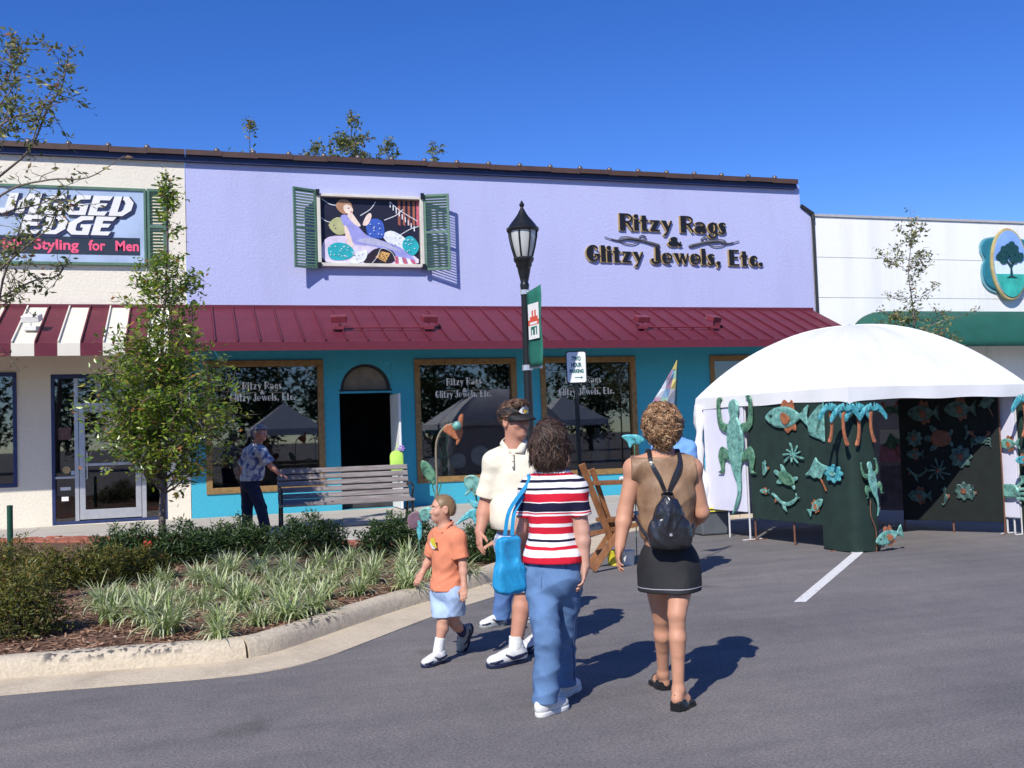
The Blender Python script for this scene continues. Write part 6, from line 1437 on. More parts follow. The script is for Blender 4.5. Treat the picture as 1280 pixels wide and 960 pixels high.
def top_field(trunk, sleeves, res, infl, folds, cuts, k=.03):
    """trunk cut at hem and neck; each sleeve (prims, shoulder, elbow, fraction) cut square at its end and joined on"""
    allp = trunk+[p for s_ in sleeves for p in s_[0]]; D, lo, ax = field(trunk, res, infl, box=allp); fo = fold(ax, *folds); D = D-fo
    for p, n_ in cuts: D = cut(D, ax, p, n_)
    X, Y, Zz = np.meshgrid(*ax, indexing='ij')
    for pr, sh, el, f in sleeves:
        S_, _, _ = field(pr, res, infl*.6, box=allp, pad=.03+abs(infl)*.4) if False else field(pr, res, infl, box=allp); S_ = S_-fo; u = (Vector(el)-Vector(sh)); L_ = u.length; u.normalize()
        pl = ((X-sh[0])*u[0]+(Y-sh[1])*u[1]+(Zz-sh[2])*u[2]-f*L_).astype(np.float32); S_ = np.maximum(S_, pl)
        h = np.clip(.5+.5*(D-S_)/k, 0, 1); J_ = D*(1-h)+S_*h-k*h*(1-h); D = np.where(pl > -.01, np.minimum(D, S_), J_).astype(np.float32)
    for p, n_ in cuts[1:]: D = cut(D, ax, p, n_)
    return D, lo, ax
def skin(name, col): return mat(name, col, .55, .10, 14, .12, 160, spec=.35)
def head_prims(c, R, S, chin=1.0, fat=0.0, child=False):
    """c: centre of the skull; R: frame of the face"""
    c = Vector(c); L_ = lambda x, y, z: c+Vector(R[:, 0])*x*S+Vector(R[:, 1])*y*S+Vector(R[:, 2])*z*S
    o = [ellp(L_(0, -.012, .022), (.077*S, .096*S, .092*S), R, .02), ellp(L_(0, .022, -.042), ((.060+fat)*S, .068*S, .076*S), R, .03), ellp(L_(0, .058, -.092*chin), ((.030+fat)*S, .030*S, .026*S), R, .025),
         cone(L_(0, .086, .008), L_(0, .108, -.030), .010*S, .0145*S, .012), ellp(L_(.010, .098, -.036), (.010*S, .011*S, .008*S), R, .006), ellp(L_(-.010, .098, -.036), (.010*S, .011*S, .008*S), R, .006),
         cone(L_(-.042, .070, .026), L_(.042, .070, .026), .014*S, .014*S, .02), ellp(L_(.043, .062, -.026), (.024*S, .020*S, .022*S), R, .02), ellp(L_(-.043, .062, -.026), (.024*S, .020*S, .022*S), R, .02),
         ellp(L_(0, .084, -.058), (.024*S, .012*S, .008*S), R, .008), ellp(L_(0, .082, -.070), (.021*S, .012*S, .008*S), R, .008)]
    if child:                                    # small nose, no brow, round cheeks
        o[3] = cone(L_(0, .084, -.004), L_(0, .099, -.028), .007*S, .0115*S, .012); o[4] = ellp(L_(.007, .091, -.032), (.008*S, .008*S, .007*S), R, .006); o[5] = ellp(L_(-.007, .091, -.032), (.008*S, .008*S, .007*S), R, .006); o[6] = cone(L_(-.04, .070, .030), L_(.04, .070, .030), .010*S, .010*S, .02)
    for s_ in (-1, 1):
        o.append(ellp(L_(s_*.031, .089, .006), (.019*S, .014*S, .011*S), R, .012)+('sub',))
        o.append(ellp(L_(s_*.080, -.012, -.008), (.011*S, .022*S, .034*S), R, .008)); o.append(ellp(L_(s_*.090, -.004, -.006), (.006*S, .012*S, .020*S), R, .006)+('sub',))
    return o, L_
eyew = mat('eye_white', (.62, .60, .58), .3, .05); eyed = mat('eye_dark', (.02, .014, .010), .25, .2); lipm = mat('lips', (.36, .13, .11), .5, .1)
def face_parts(L_, R, S, t, browm):
    for s_ in (-1, 1):
        q = MB(); o = L_(s_*.031, .078, .006); q.lathe([(0, -.008*S), (.007*S, -.006*S), (.0105*S, 0), (.007*S, .006*S), (0, .008*S)], o, 10); o2 = L_(s_*.031, .0845, .0055); q.m(1).lathe([(0, -.0055*S), (.0055*S, 0), (0, .0055*S)], o2, 8); q.build('eye', [eyew, eyed], t, smooth=True)
        q = MB(); q.tube([L_(s_*.014, .086, .026), L_(s_*.032, .086, .032), L_(s_*.048, .076, .027)], [.004*S, .0045*S, .003*S], 6); q.build('eyebrow', browm, t, smooth=True)
    q = MB(); q.tube([L_(-.023, .086, -.064), L_(-.009, .0945, -.062), L_(.009, .0945, -.062), L_(.023, .086, -.064)], [.002*S, .0045*S, .0045*S, .002*S], 6); q.build('lips', lipm, t, smooth=True)
def hairdo(t, prims, m, res, amp, f, seed, n, ln, wid, flow, cuts=(), curl=.012, tmean=.5):
    """a cap of hair with loose locks laid over it"""
    D, lo, ax = field(prims, res); D = D-fold(ax, amp, f, seed)
    for p, nn in cuts: D = cut(D, ax, p, nn)
    V, F = nets(D, lo, res); rg = np.random.default_rng(seed)
    g_ = np.stack(np.gradient(D, res), -1); ii = rg.integers(0, len(V), n); P = V[ii]; gi = np.clip(((P-lo)/res).round().astype(int), 0, np.array(D.shape)-1); N_ = g_[gi[:, 0], gi[:, 1], gi[:, 2]]; N_ /= np.linalg.norm(N_, axis=1)[:, None]+1e-6
    fl = np.asarray(flow(P), np.float32)+rg.normal(0, .25, P.shape); T = fl-N_*np.sum(fl*N_, 1)[:, None]; T /= np.linalg.norm(T, axis=1)[:, None]+1e-6; B = np.cross(N_, T)
    Ls = ln*rg.uniform(.6, 1.3, n)[:, None]; ph = rg.uniform(0, 6.28, n)[:, None]; rows = []; K = 6
    for k in range(K):
        s_ = k/(K-1); c_ = P+T*Ls*(s_-.3)+B*curl*np.sin(ph+s_*5)+N_*(.002+.007*np.sin(PI*min(1, s_*1.15))+curl*.25*np.cos(ph+s_*5))-np.array([0, 0, .25])*Ls*s_**2*.4; w = wid*(.55, 1, 1, .9, .7, .15)[k]; rows.append((c_-B*w, c_+N_*w*.8, c_+B*w))
    Vs = np.stack([x for r_ in rows for x in r_], 1).reshape(-1, 3); base = len(V); Fs = []
    for k in range(K-1):
        for a, b in ((0, 1), (1, 2)): Fs.append(np.stack([np.arange(n)*3*K+3*k+a, np.arange(n)*3*K+3*k+b, np.arange(n)*3*K+3*k+3+b, np.arange(n)*3*K+3*k+3+a], 1))
    tv = np.clip(rg.normal(tmean, .25, n), 0, 1); Fs_ = np.concatenate(Fs)+base
    tint = np.concatenate([np.full(len(F), .25 if n > 300 else .45), np.tile(tv, len(Fs))]); return np_mesh('hair', np.concatenate([V, Vs]), np.concatenate([F, Fs_]), m, t, True, tint=tint)
FH = Vector((FW.x, FW.y, 0)).normalized(); RH = Vector((RT.x, RT.y, 0)).normalized()
def dirn(a, b): return (FH*a+RH*b).normalized()
def lerp(a, b, t): return Vector(a).lerp(Vector(b), t)
class Person:
    def __init__(s, label, J, S, body_dir, head_dir, base, group=None, up=(0, 0, 1)):
        s.t = thing('person', label, 'person', base); s.J = {k: Vector(v) for k, v in J.items()}; s.S = S; s.Rb = fr(body_dir, s.J['neck']-s.J['pelvis']); s.Rh = fr(head_dir, (s.J['head']-s.J['neck']).normalized()*.4+Vector((0, 0, .6))); s.right = Vector(s.Rb[:, 0]); s.fwd = Vector(s.Rb[:, 1]); s.up = Vector(s.Rb[:, 2])
    def torso(s, sh=.058, chest=(.150, .105, .17), waist=(.130, .100, .14), hip=(.160, .118, .13), belly=0, bust=0):
        J, S = s.J, s.S; R = s.Rb; ch = lerp(J['neck'], J['pelvis'], .34); wa = lerp(J['neck'], J['pelvis'], .68); sc = lambda r: tuple(x*S for x in r); o = []
        o += [cone(J['shL'], J['shR'], sh*S, sh*S, .05), ellp(ch, sc(chest), R, .06), ellp(wa, sc(waist), R, .07), ellp(J['pelvis'], sc(hip), R, .06)]
        mid = (J['shL']+J['shR'])/2
        o += [cone(lerp(J['neck'], J['shL'], .1)+s.up*.01*S, J['shL'], .05*S, .055*S, .05), cone(lerp(J['neck'], J['shR'], .1)+s.up*.01*S, J['shR'], .05*S, .055*S, .05)]
        if belly: o.append(ellp(wa+s.fwd*.035*S+s.up*.02, (.155*S+belly*.3, .11*S+belly, .16*S), R, .06))
        if bust:
            for k in (-1, 1): o.append(ellp(ch+s.fwd*.085*S+s.right*k*.07*S, (.06*S, .055*S, .06*S), R, .04))
        return o
    def neck(s, r=.054): J, S = s.J, s.S; return [cone(J['neck']-s.up*.04*S, lerp(J['neck'], J['head'], .75), r*1.1*S, r*S, .03)]
    def arm(s, X, r=(.050, .041, .040, .027)):
        J, S = s.J, s.S; m = lerp(J['el'+X], J['wr'+X], .3); return [cone(J['sh'+X], J['el'+X], r[0]*S, r[1]*S, .025), cone(J['el'+X], m, r[1]*S*.96, r[2]*1.04*S, .02), cone(m, J['wr'+X], r[2]*1.04*S, r[3]*S, .02)]
    def leg(s, X, r=(.088, .060, .055, .036), calf=None):
        J, S = s.J, s.S; a, b = J['kn'+X], J['an'+X]; m = lerp(a, b, .28); back = calf if calf is not None else -s.fwd
        return [cone(J['hip'+X], a, r[0]*S, r[1]*S, .04), cone(a, m, r[1]*.93*S, r[2]*.98*S, .015), cone(m, b, r[2]*.98*S, r[3]*S, .015), cone(m+back*.018*S-Vector((0, 0, .02)), lerp(a, b, .5)+back*.012*S, r[2]*.86*S, r[2]*.6*S, .03)]
    def upper_sleeve(s, X, f, r0, r1): J = s.J; return [cone(J['sh'+X], lerp(J['sh'+X], J['el'+X], f), r0*s.S, r1*s.S, .03)]
def foot(an, heel, toe, S, r=.034):
    an, heel, toe = map(Vector, (an, heel, toe)); d = (toe-heel); return [cone(an, heel+Vector((0, 0, .04*S))+d*.18, .034*S, .026*S, .02), cone(heel+d*.2+Vector((0, 0, .035*S)), heel+d*.8+Vector((0, 0, .03*S)), .024*S, .018*S, .02)]
def shoe(t, name, heel, toe, an, S, mup, msole, maccent=None, wid=.046, high=.09, up=Vector((0, 0, 1))):
    """upper, sole, accent panels, tongue and laces"""
    heel, toe, an = map(Vector, (heel, toe, an)); d = (toe-heel); L_ = d.length; f = d.normalized(); rt = f.cross(up).normalized(); u = rt.cross(f); R = np.array([rt, f, u], np.float32).T; at_ = lambda x, y, z: heel+f*(x*L_)+rt*y+u*z
    up_ = [ellp(at_(.16, 0, .052*S), (wid*.80*S, .20*L_, .052*S), R, .02), ellp(at_(.45, 0, .050*S), (wid*.92*S, .28*L_, .045*S), R, .03), ellp(at_(.74, 0, .040*S), (wid*1.02*S, .26*L_, .036*S), R, .03), cone(at_(.22, 0, .06*S), at_(.20, 0, high*S), .040*S, .041*S, .02), cone(at_(.29, 0, .082*S), at_(.62, 0, .058*S), .031*S, .021*S, .02), ellp(at_(.20, 0, (high+.022)*S), (.030*S, .034*S, .022*S), R, .004)+('sub',)]
    D, lo, ax = field(up_, .0038); D = cut(D, ax, at_(0, 0, .016*S), -u); V, F = nets(D, lo, .0038); o = np_mesh(name, V, F, mup, t, True)
    so = [ellp(at_(.18, 0, .016*S), (wid*.86*S, .20*L_, .05*S), R, .02), ellp(at_(.46, 0, .016*S), (wid*.86*S, .3*L_, .05*S), R, .03), ellp(at_(.74, 0, .016*S), (wid*1.10*S, .275*L_, .05*S), R, .03)]
    D, lo, ax = field(so, .0038); D = cut(D, ax, at_(0, 0, .027*S), u); D = cut(D, ax, at_(0, 0, .0), -u); V, F = nets(D, lo, .0038); np_mesh('sole', V, F, msole, o, True)
    if maccent:
        for s_ in (-1, 1):
            q = MB(); q.tube([at_(.06, s_*wid*.82*S, .060*S), at_(.24, s_*wid*.98*S, .052*S), at_(.46, s_*wid*1.10*S, .046*S), at_(.62, s_*wid*.86*S, .072*S)], [.007*S, .012*S, .012*S, .005*S], 6); q.tube([at_(.72, s_*wid*1.06*S, .046*S), at_(.86, s_*wid*.9*S, .036*S), at_(.97, s_*wid*.35*S, .032*S)], [.005*S, .010*S, .008*S], 6); q.build('stripe', maccent, o, smooth=True)
        q = MB(); q.obox(at_(.02, 0, .05*S), rt*.018*S, f*.006*S, u*.022*S); q.build('heel_tab', maccent, o, bevel=.004)
    q = MB()
    for k in range(4): x = .40+.07*k; z = (.100-.011*k)*S; q.tube([at_(x, -.026*S, z-.014*S), at_(x+.02, 0, z), at_(x, .026*S, z-.014*S)], .0035*S, 5)
    q.build('lace', mup if not isinstance(mup, list) else mup[0], o, smooth=True); return o
def denim(name, col, scale=1): return mat(name, col, .85, .22, 9, .25, 220, ramp=(.25, .75), spec=.2)
white_sh = mat('sneaker_white', (.66, .66, .64), .5, .12, 20); navy_sh = mat('sneaker_navy', (.012, .016, .05), .5, .2, 20); grey_sh = mat('sneaker_grey', (.28, .30, .30), .6, .2, 20)
sockw = mat('sock_white', (.70, .70, .68), .9, .08, 40, .3, 200)
G0 = lambda px, py: gr(px, py, 0)
def refit(an, h, t, L_):
    """keep the direction of the foot, put the heel under the ankle"""
    f = (t-h); f.z = 0; f.normalize(); g = Vector((an.x, an.y, 0)); return g-f*.24*L_, g+f*.76*L_
# ---- woman in the striped tee --------------------------------------------------
J = dict(head=dp(688, 553, 5.92), neck=dp(690, 592, 5.91), shL=dp(664, 611, 5.95), shR=dp(719, 611, 5.88), elL=dp(651, 660, 6.0), wrL=dp(650, 690, 6.16), elR=dp(728, 663, 5.86), wrR=dp(731, 707, 5.84), pelvis=dp(691, 714, 5.92), hipL=dp(675, 724, 5.94), hipR=dp(708, 724, 5.90), knL=dp(685, 800, 5.74), knR=dp(703, 795, 6.02), anL=dp(680, 872, 5.70), anR=dp(705, 852, 6.10))
hd = dirn(.80, .45)
w = Person('woman in a red, white and navy striped tee and jeans, seen from behind', J, 1.0, hd, dirn(.9, .25), G0(690, 885)); t = w.t
skA = skin('skin_fair', (.52, .29, .21)); body = w.torso(hip=(.165, .118, .14))+w.neck(.05)+w.arm('L')+w.arm('R')+w.leg('L', (.080, .052, .044, .030))+w.leg('R', (.080, .052, .044, .030))
hp, HL = head_prims(J['head'], w.Rh, 1.0); body += hp+hand(J['wrR'], dp(728, 742, 5.82), -RH, FH, .95, .45)+hand(J['wrL'], J['wrL']+FH*.1-Z*.03, -Z, RH, .95, 1.2)
hL, tL = G0(669, 892), G0(703, 893); tL.z = hL.z = .0; hR, tR = G0(692, 868), G0(713, 866)
hL, tL = refit(J['anL'], hL, hL+dirn(.70, .62), .255); hR, tR = refit(J['anR'], hR, hR+dirn(.80, .40), .255)
body += foot(J['anL'], hL, tL, 1)+foot(J['anR'], hR, tR, 1)
D, lo, ax = field(body, .0055); V, F = nets(D, lo, .0055); np_mesh('body', V, F, skA, t)
face_parts(HL, w.Rh, 1.0, t, mat('brow_dark', (.04, .025, .018), .8, .1))
def striped(name, bands, base, z0):
    """knitted bands by height above z0 (metres): [(from, to, colour)]"""
    m, n, l, b = nodes_of(name); b.inputs['Roughness'].default_value = .85; b.inputs['Specular IOR Level'].default_value = .15
    tc = n.new('ShaderNodeTexCoord'); sp = n.new('ShaderNodeSeparateXYZ'); nz = n.new('ShaderNodeTexNoise'); nz.inputs['Scale'].default_value = 7; l.new(tc.outputs['Object'], nz.inputs['Vector']); l.new(tc.outputs['Object'], sp.inputs[0])
    ad = n.new('ShaderNodeMath'); ad.operation = 'MULTIPLY_ADD'; ad.inputs[1].default_value = .016; l.new(nz.outputs['Fac'], ad.inputs[0]); l.new(sp.outputs['Z'], ad.inputs[2])
    mr = n.new('ShaderNodeMapRange'); mr.inputs['From Min'].default_value = z0; mr.inputs['From Max'].default_value = z0+.7; l.new(ad.outputs[0], mr.inputs['Value'])
    r = n.new('ShaderNodeValToRGB'); r.color_ramp.interpolation = 'CONSTANT'; e = r.color_ramp.elements; e[0].position = 0; e[0].color = (*base, 1); first = True
    pts = []
    for a, c_, col in bands: pts += [(a/.7, col), (c_/.7, base)]
    e.remove(e[1])
    for p, col in sorted(pts): x = e.new(min(1, max(0, p))); x.color = (*col, 1)
    l.new(mr.outputs[0], r.inputs['Fac']); l.new(r.outputs[0], b.inputs['Base Color']); n2 = n.new('ShaderNodeTexNoise'); n2.inputs['Scale'].default_value = 240; l.new(tc.outputs['Object'], n2.inputs['Vector']); bp = n.new('ShaderNodeBump'); bp.inputs['Strength'].default_value = .2; bp.inputs['Distance'].default_value = .01; l.new(n2.outputs['Fac'], bp.inputs['Height']); l.new(bp.outputs[0], b.inputs['Normal']); return m
rd, nv, wh = (.55, .015, .035), (.012, .012, .035), (.76, .74, .73)
px2 = 5.9/FOC; zh = dp(692, 702, 5.9).z-t.location.z
yb = lambda y: (702-y)*px2
bands = [(yb(a), yb(b), c) for a, b, c in ((702, 692, rd), (683, 679, rd), (674, 671, nv), (664, 656, rd), (652, 642, rd), (640, 638, rd), (637, 626, nv), (625, 615, rd), (611, 608, nv), (601, 598, nv), (593, 590, rd), (586, 577, rd))]
bands = [(min(a, b), max(a, b), c) for a, b, c in bands]
tee = w.torso(hip=(.165, .120, .14), sh=.048, chest=(.140, .102, .17))+[ellp(dp(691, 700, 5.9), (.172, .130, .14), w.Rb, .05)]
D, lo, ax = top_field(tee, [(w.upper_sleeve(X, 1.05, .050, .060), J['sh'+X], J['el'+X], .66) for X in 'LR'], .006, .010, (.0055, 22, 5, (1, 1, .5)), [(dp(692, 702, 5.9), -Z), (J['neck']+w.up*.020, w.up+w.fwd*-.15)])
V, F = nets(D, lo, .006); np_mesh('striped_tee', V, F, striped('striped_knit', bands, wh, zh), t)
jean = denim('denim_mid', (.105, .19, .345)); pants = [ellp(J['pelvis'], (.172, .128, .15), w.Rb, .05), ellp(J['pelvis']-w.fwd*.05-w.up*.05+w.right*.06, (.085, .08, .09), w.Rb, .04), ellp(J['pelvis']-w.fwd*.05-w.up*.05-w.right*.06, (.085, .08, .09), w.Rb, .04)]
for X in 'LR': pants += [cone(J['hip'+X], J['kn'+X], .092, .070, .03), cone(J['kn'+X], J['an'+X]-Z*.10, .066, .068, .02)]
D, lo, ax = field(pants, .006, .006); D = D-fold(ax, .0105, 24, 8, (.6, .6, 1.3)); D = cut(D, ax, dp(692, 690, 5.9), Z); D = cut(D, ax, Vector((0, 0, .070)), -Z)
V, F = nets(D, lo, .006); jo = np_mesh('jeans', V, F, jean, t)
seam = mat('denim_seam', (.05, .085, .18), .8, .2, 30)
def on_surface(p, n_, lo=None, D=None, res=.006):
    p = Vector(p); n_ = Vector(n_).normalized()
    for k in range(60):
        q_ = p+n_*(.16-.003*k); i_ = [int((q_[a]-lo[a])/res) for a in range(3)]
        if all(0 <= i_[a] < D.shape[a] for a in range(3)) and D[i_[0], i_[1], i_[2]] < 0: return q_+n_*.002
    return p
for X, sg in (('L', -1), ('R', 1)):
    pts = [lerp(J['hip'+X], J['kn'+X], f) for f in (-.1, .15, .4, .7, 1)]+[lerp(J['kn'+X], J['an'+X], f) for f in (.3, .6, .92)]; q = MB(); q.tube([on_surface(p, w.right*sg-w.fwd*.25, lo, D) for p in pts], .004, 5); q.build('seam', seam, jo)
for sg in (-1, 1):
    c_ = J['pelvis']-w.up*.015+w.right*sg*.072; cs = [on_surface(c_+w.right*x*.055+w.up*z*.062, -w.fwd, lo, D) for x, z in ((-1, 1), (1, 1), (1, -.6), (0, -1.1), (-1, -.6), (-1, 1))]; q = MB(); q.tube(cs, .0035, 5); q.build('pocket', seam, jo)
q = MB(); q.tube([on_surface(J['pelvis']+w.up*z, -w.fwd, lo, D) for z in (.08, .04, 0, -.04, -.08)], .004, 5); q.build('seam', seam, jo)
for X, h_, t_ in (('L', hL, tL), ('R', hR, tR)): shoe(t, 'sneaker', h_, t_, J['an'+X], 1.0, white_sh, white_sh, None, .046)
hd_ = HL; br = leaf_mat('hair_brown', [(0, (.010, .005, .004)), (.5, (.035, .017, .011)), (.85, (.085, .042, .024)), (1, (.15, .08, .045))], 0)
br.node_tree.nodes['Principled BSDF'].inputs['Roughness'].default_value = .55
hair_p = [ellp(HL(0, -.015, .03), (.090, .108, .096), w.Rh, .03), ellp(HL(-.042, -.03, -.04), (.062, .075, .085), w.Rh, .04), ellp(HL(.042, -.03, -.04), (.062, .075, .085), w.Rh, .04), ellp(HL(0, -.055, -.075), (.075, .050, .065), w.Rh, .04), ellp(HL(0, .115, -.03), (.055, .06, .085), w.Rh, .02)+('sub',)]
hairdo(t, hair_p, br, .005, .009, 60, 3, 3600, .085, .0026, lambda P: np.tile([0, 0, -1.], (len(P), 1))+.5*np.stack([np.sin(P[:, 2]*60), np.cos(P[:, 2]*50), 0*P[:, 0]], 1), curl=.016)
# her bag: a thing she carries
bagm = mat('bag_turquoise', (.015, .27, .52), .6, .15, 5, .15, 60)
bgp = dp(636, 698, 5.86); bag = thing('shoulder_bag', 'turquoise cloth bag hanging from the shoulder of the woman in the striped tee', 'bag', bgp-Z*.2)
bR = fr(FH*.5+RH*.85)
D, lo, ax = field([rbx(bgp-Z*.02, (.010, .056, .12), .016, bR), rbx(bgp-Z*.12, (.018, .066, .055), .018, bR, .06)], .005, .003); D = D-fold(ax, .012, 32, 4, (1, 1, .35)); V, F = nets(D, lo, .005); np_mesh('pouch', V, F, bagm, bag)
for dx, dd in ((-.018, -.015), (.022, .03)):
    s0 = J['shL']+Z*.066-w.right*.004+Vector(w.fwd)*dd; pth = [bgp+Z*.13+RH*dx, lerp(bgp+Z*.13+RH*dx, s0, .45)-RH*.035-FH*.05, s0-FH*.062-Z*.035-RH*.012, s0-FH*.03+Z*.008, s0+FH*.04+Z*.004, s0+FH*.09-Z*.09]
    q = MB(); pp = smooth_path(pth, 5)
    for a, b in zip(pp[:-1], pp[1:]): q.beam(a, b+(b-a)*.15, .022, .006, up=FH)
    q.build('strap', bagm, bag)
# ---- woman with the leather backpack -----------------------------------------
J = dict(head=dp(828, 534, 5.9), neck=dp(829, 571, 5.9), shL=dp(793, 586, 5.9), shR=dp(864, 586, 5.9), elL=dp(781, 640, 5.89), wrL=dp(775, 682, 5.83), elR=dp(877, 640, 5.93), wrR=dp(866, 655, 6.14), pelvis=dp(836, 702, 5.92), hipL=dp(819, 712, 5.93), hipR=dp(853, 712, 5.9), knL=dp(827, 772, 6.03), knR=dp(846, 768, 5.76), anL=dp(829, 842, 6.15), anR=dp(848, 862, 5.72))
e = Person('woman with short curly blond hair, brown sleeveless top and black skirt', J, 1.0, dirn(1, .05), dirn(1, .1), G0(842, 880)); t = e.t
skB = skin('skin_tan', (.50, .25, .155)); ft = dict(chest=(.162, .110, .18), waist=(.150, .108, .15), hip=(.152, .118, .14), sh=.054)
body = e.torso(**ft)+e.neck(.052)+e.arm('L', (.052, .044, .042, .029))+e.arm('R', (.052, .044, .042, .029))+e.leg('L', (.080, .052, .046, .031))+e.leg('R', (.080, .052, .046, .031)); hp, HL = head_prims(J['head'], e.Rh, 1.0)
body += hp+hand(J['wrL'], dp(770, 712, 5.80), RH, FH, .95, .55)+hand(J['wrR'], J['wrR']+FH*.1, -Z, -RH, .95, 1.0)
def raised_foot(an, heel, toe):
    an, heel, toe = map(Vector, (an, heel, toe)); ball = lerp(heel, toe, .68); return [cone(an, heel, .033, .028, .02), cone(heel, ball, .027, .030, .02), cone(an, ball+Z*.012, .03, .024, .02), cone(ball, toe, .030, .017, .015)]
hR_, tR_ = dp(846, 874, 5.69), G0(861, 882)+Z*.035; hL_, tL_ = dp(831, 853, 6.16), G0(819, 856)+Z*.035
body += raised_foot(J['anR'], hR_, tR_)+raised_foot(J['anL'], hL_, tL_)
D, lo, ax = field(body, .0055); V, F = nets(D, lo, .0055); np_mesh('body', V, F, skB, t); face_parts(HL, e.Rh, 1.0, t, mat('brow_fair', (.16, .09, .05), .8, .1))
topm = mat('brown_silk', (.15, .075, .035), .55, .4, 7, .1, 80, col2=(.34, .215, .125), stretch=(1, 1, .6), ramp=(.35, .7), spec=.5)
top = e.torso(**ft)
D, lo, ax = field(top, .006, .012); D = D-fold(ax, .0065, 26, 15, (1, 1, .45)); D = cut(D, ax, dp(835, 672, 5.9), -Z); D = cut(D, ax, J['neck']+e.up*.012, e.up+e.fwd*-.2)
for X, sg in (('L', 1), ('R', -1)):
    D = cut(D, ax, J['sh'+X]-e.right*sg*.022, -e.right*sg+e.up*.05)
V, F = nets(D, lo, .006); np_mesh('sleeveless_top', V, F, topm, t)
sk = mat('black_skirt', (.014, .014, .016), .8, .25, 7, .2, 160); hem = dp(837, 738, 5.9)
skp = [ellp(J['pelvis'], (.158, .122, .18), e.Rb, .05), cone(J['hipL'], lerp(J['hipL'], J['knL'], .9), .088, .094, .08), cone(J['hipR'], lerp(J['hipR'], J['knR'], .9), .088, .094, .08), ellp(hem+Z*.0, (.172, .132, .16), e.Rb, .06)]
so = garment('skirt', skp, .006, sk, t, .004, [(hem, -Z), (dp(835, 664, 5.9), Z)], (.005, 18, 5, (1, 1, .25)))
trim = [p[:3]+p[3:] for p in skp]; garment('hem_trim', skp, .005, mat('grey_trim', (.35, .35, .38), .7, .1), so, .0065, [(hem+Z*.022, -Z), (hem+Z*.030, Z)], (.005, 18, 5, (1, 1, .25)))
for X, heel, toe in (('R', hR_, tR_), ('L', hL_, tL_)):                                      # platform mules with crossed straps
    f = (Vector((toe.x, toe.y, 0))-Vector((heel.x, heel.y, 0))); Lf = f.length+.05; f.normalize(); r_ = f.cross(Z); h0 = Vector((heel.x, heel.y, 0))-f*.03; R = np.array([r_, f, Z], np.float32).T
    pr = [rbx(h0+f*.045+Z*.028, (.022, .03, .02), .012, R, .02), rbx(h0+f*(Lf*.62)+Z*.014, (.028, Lf*.33, .006), .012, R, .03)]; V, F = nets(*(lambda d: (d[0], d[1]))(field(pr, .004)), .004); sd_ = np_mesh('sandal', V, F, blackm, t)
    q = MB()
    for a, b in ((.55, .70), (.72, .58), (.80, .80)): c0, c1 = h0+f*Lf*a-r_*.04+Z*.02, h0+f*Lf*b+r_*.04+Z*.02; q.tube(smooth_path([c0, (c0+c1)/2+Z*.048, c1], 5), .008, 6)
    q.tube(smooth_path([h0+f*.08-r_*.03+Z*.03, heel-f*.02+Z*.025, h0+f*.08+r_*.03+Z*.03], 5), .005, 5)
    q.build('strap', blackm, sd_, smooth=True)
bl = leaf_mat('hair_blond', [(0, (.07, .03, .014)), (.35, (.17, .08, .035)), (.7, (.34, .19, .09)), (1, (.56, .38, .20))], 0); bl.node_tree.nodes['Principled BSDF'].inputs['Roughness'].default_value = .45
hairdo(t, [ellp(HL(0, -.012, .036), (.094, .106, .098), e.Rh, .03), ellp(HL(0, -.045, -.03), (.084, .068, .065), e.Rh, .03), ellp(HL(.065, 0, .01), (.034, .055, .06), e.Rh, .03), ellp(HL(-.065, 0, .01), (.034, .055, .06), e.Rh, .03), ellp(HL(0, -.058, -.085), (.052, .032, .035), e.Rh, .02), ellp(HL(0, .12, -.03), (.06, .06, .085), e.Rh, .02)+('sub',)], bl, .005, .012, 75, 9, 3200, .046, .0032, lambda P: np.stack([np.sin(P[:, 2]*90+P[:, 0]*40), np.cos(P[:, 0]*90+P[:, 2]*30), np.sin(P[:, 1]*80)-.2], 1), curl=.016, tmean=.52)
q = MB(); q.lathe([(0, -.012), (.007, -.006), (.007, .006), (0, .012)], HL(-.088, -.02, -.045), 8); q.build('earring', silver, t)
bk = thing('backpack', 'shiny black leather backpack worn by the curly haired woman', 'backpack', dp(836, 650, 5.75)-Z*.2); lea = mat('black_leather', (.016, .016, .02), .28, .3, 6, .35, 14, spec=.7)
bp_ = dp(836, 652, 5.76); Rk = e.Rb
D, lo, ax = field([rbx(bp_-Z*.075, (.082, .022, .04), .030, Rk, .03), ellp(bp_-Z*.07, (.116, .064, .09), Rk, .04), ellp(bp_+Z*.02, (.082, .052, .10), Rk, .05), cone(bp_+Z*.08, bp_+Z*.11, .045, .032, .04)], .005); D = D-fold(ax, .009, 34, 7, (1, 1, .35)); V, F = nets(D, lo, .005); np_mesh('pack', V, F, lea, bk)
D, lo, ax = field([ellp(bp_+Z*.045-FH*.028, (.070, .040, .095), Rk, .03), ellp(bp_-Z*.025-FH*.040, (.046, .026, .055), Rk, .03), cone(bp_+Z*.11-FH*.01, bp_+Z*.12, .036, .03, .03)], .005, .004); D = D-fold(ax, .008, 34, 11, (1, 1, .4)); V, F = nets(D, lo, .005); np_mesh('flap', V, F, lea, bk)
kn_ = bp_+Z*.15+FH*.02
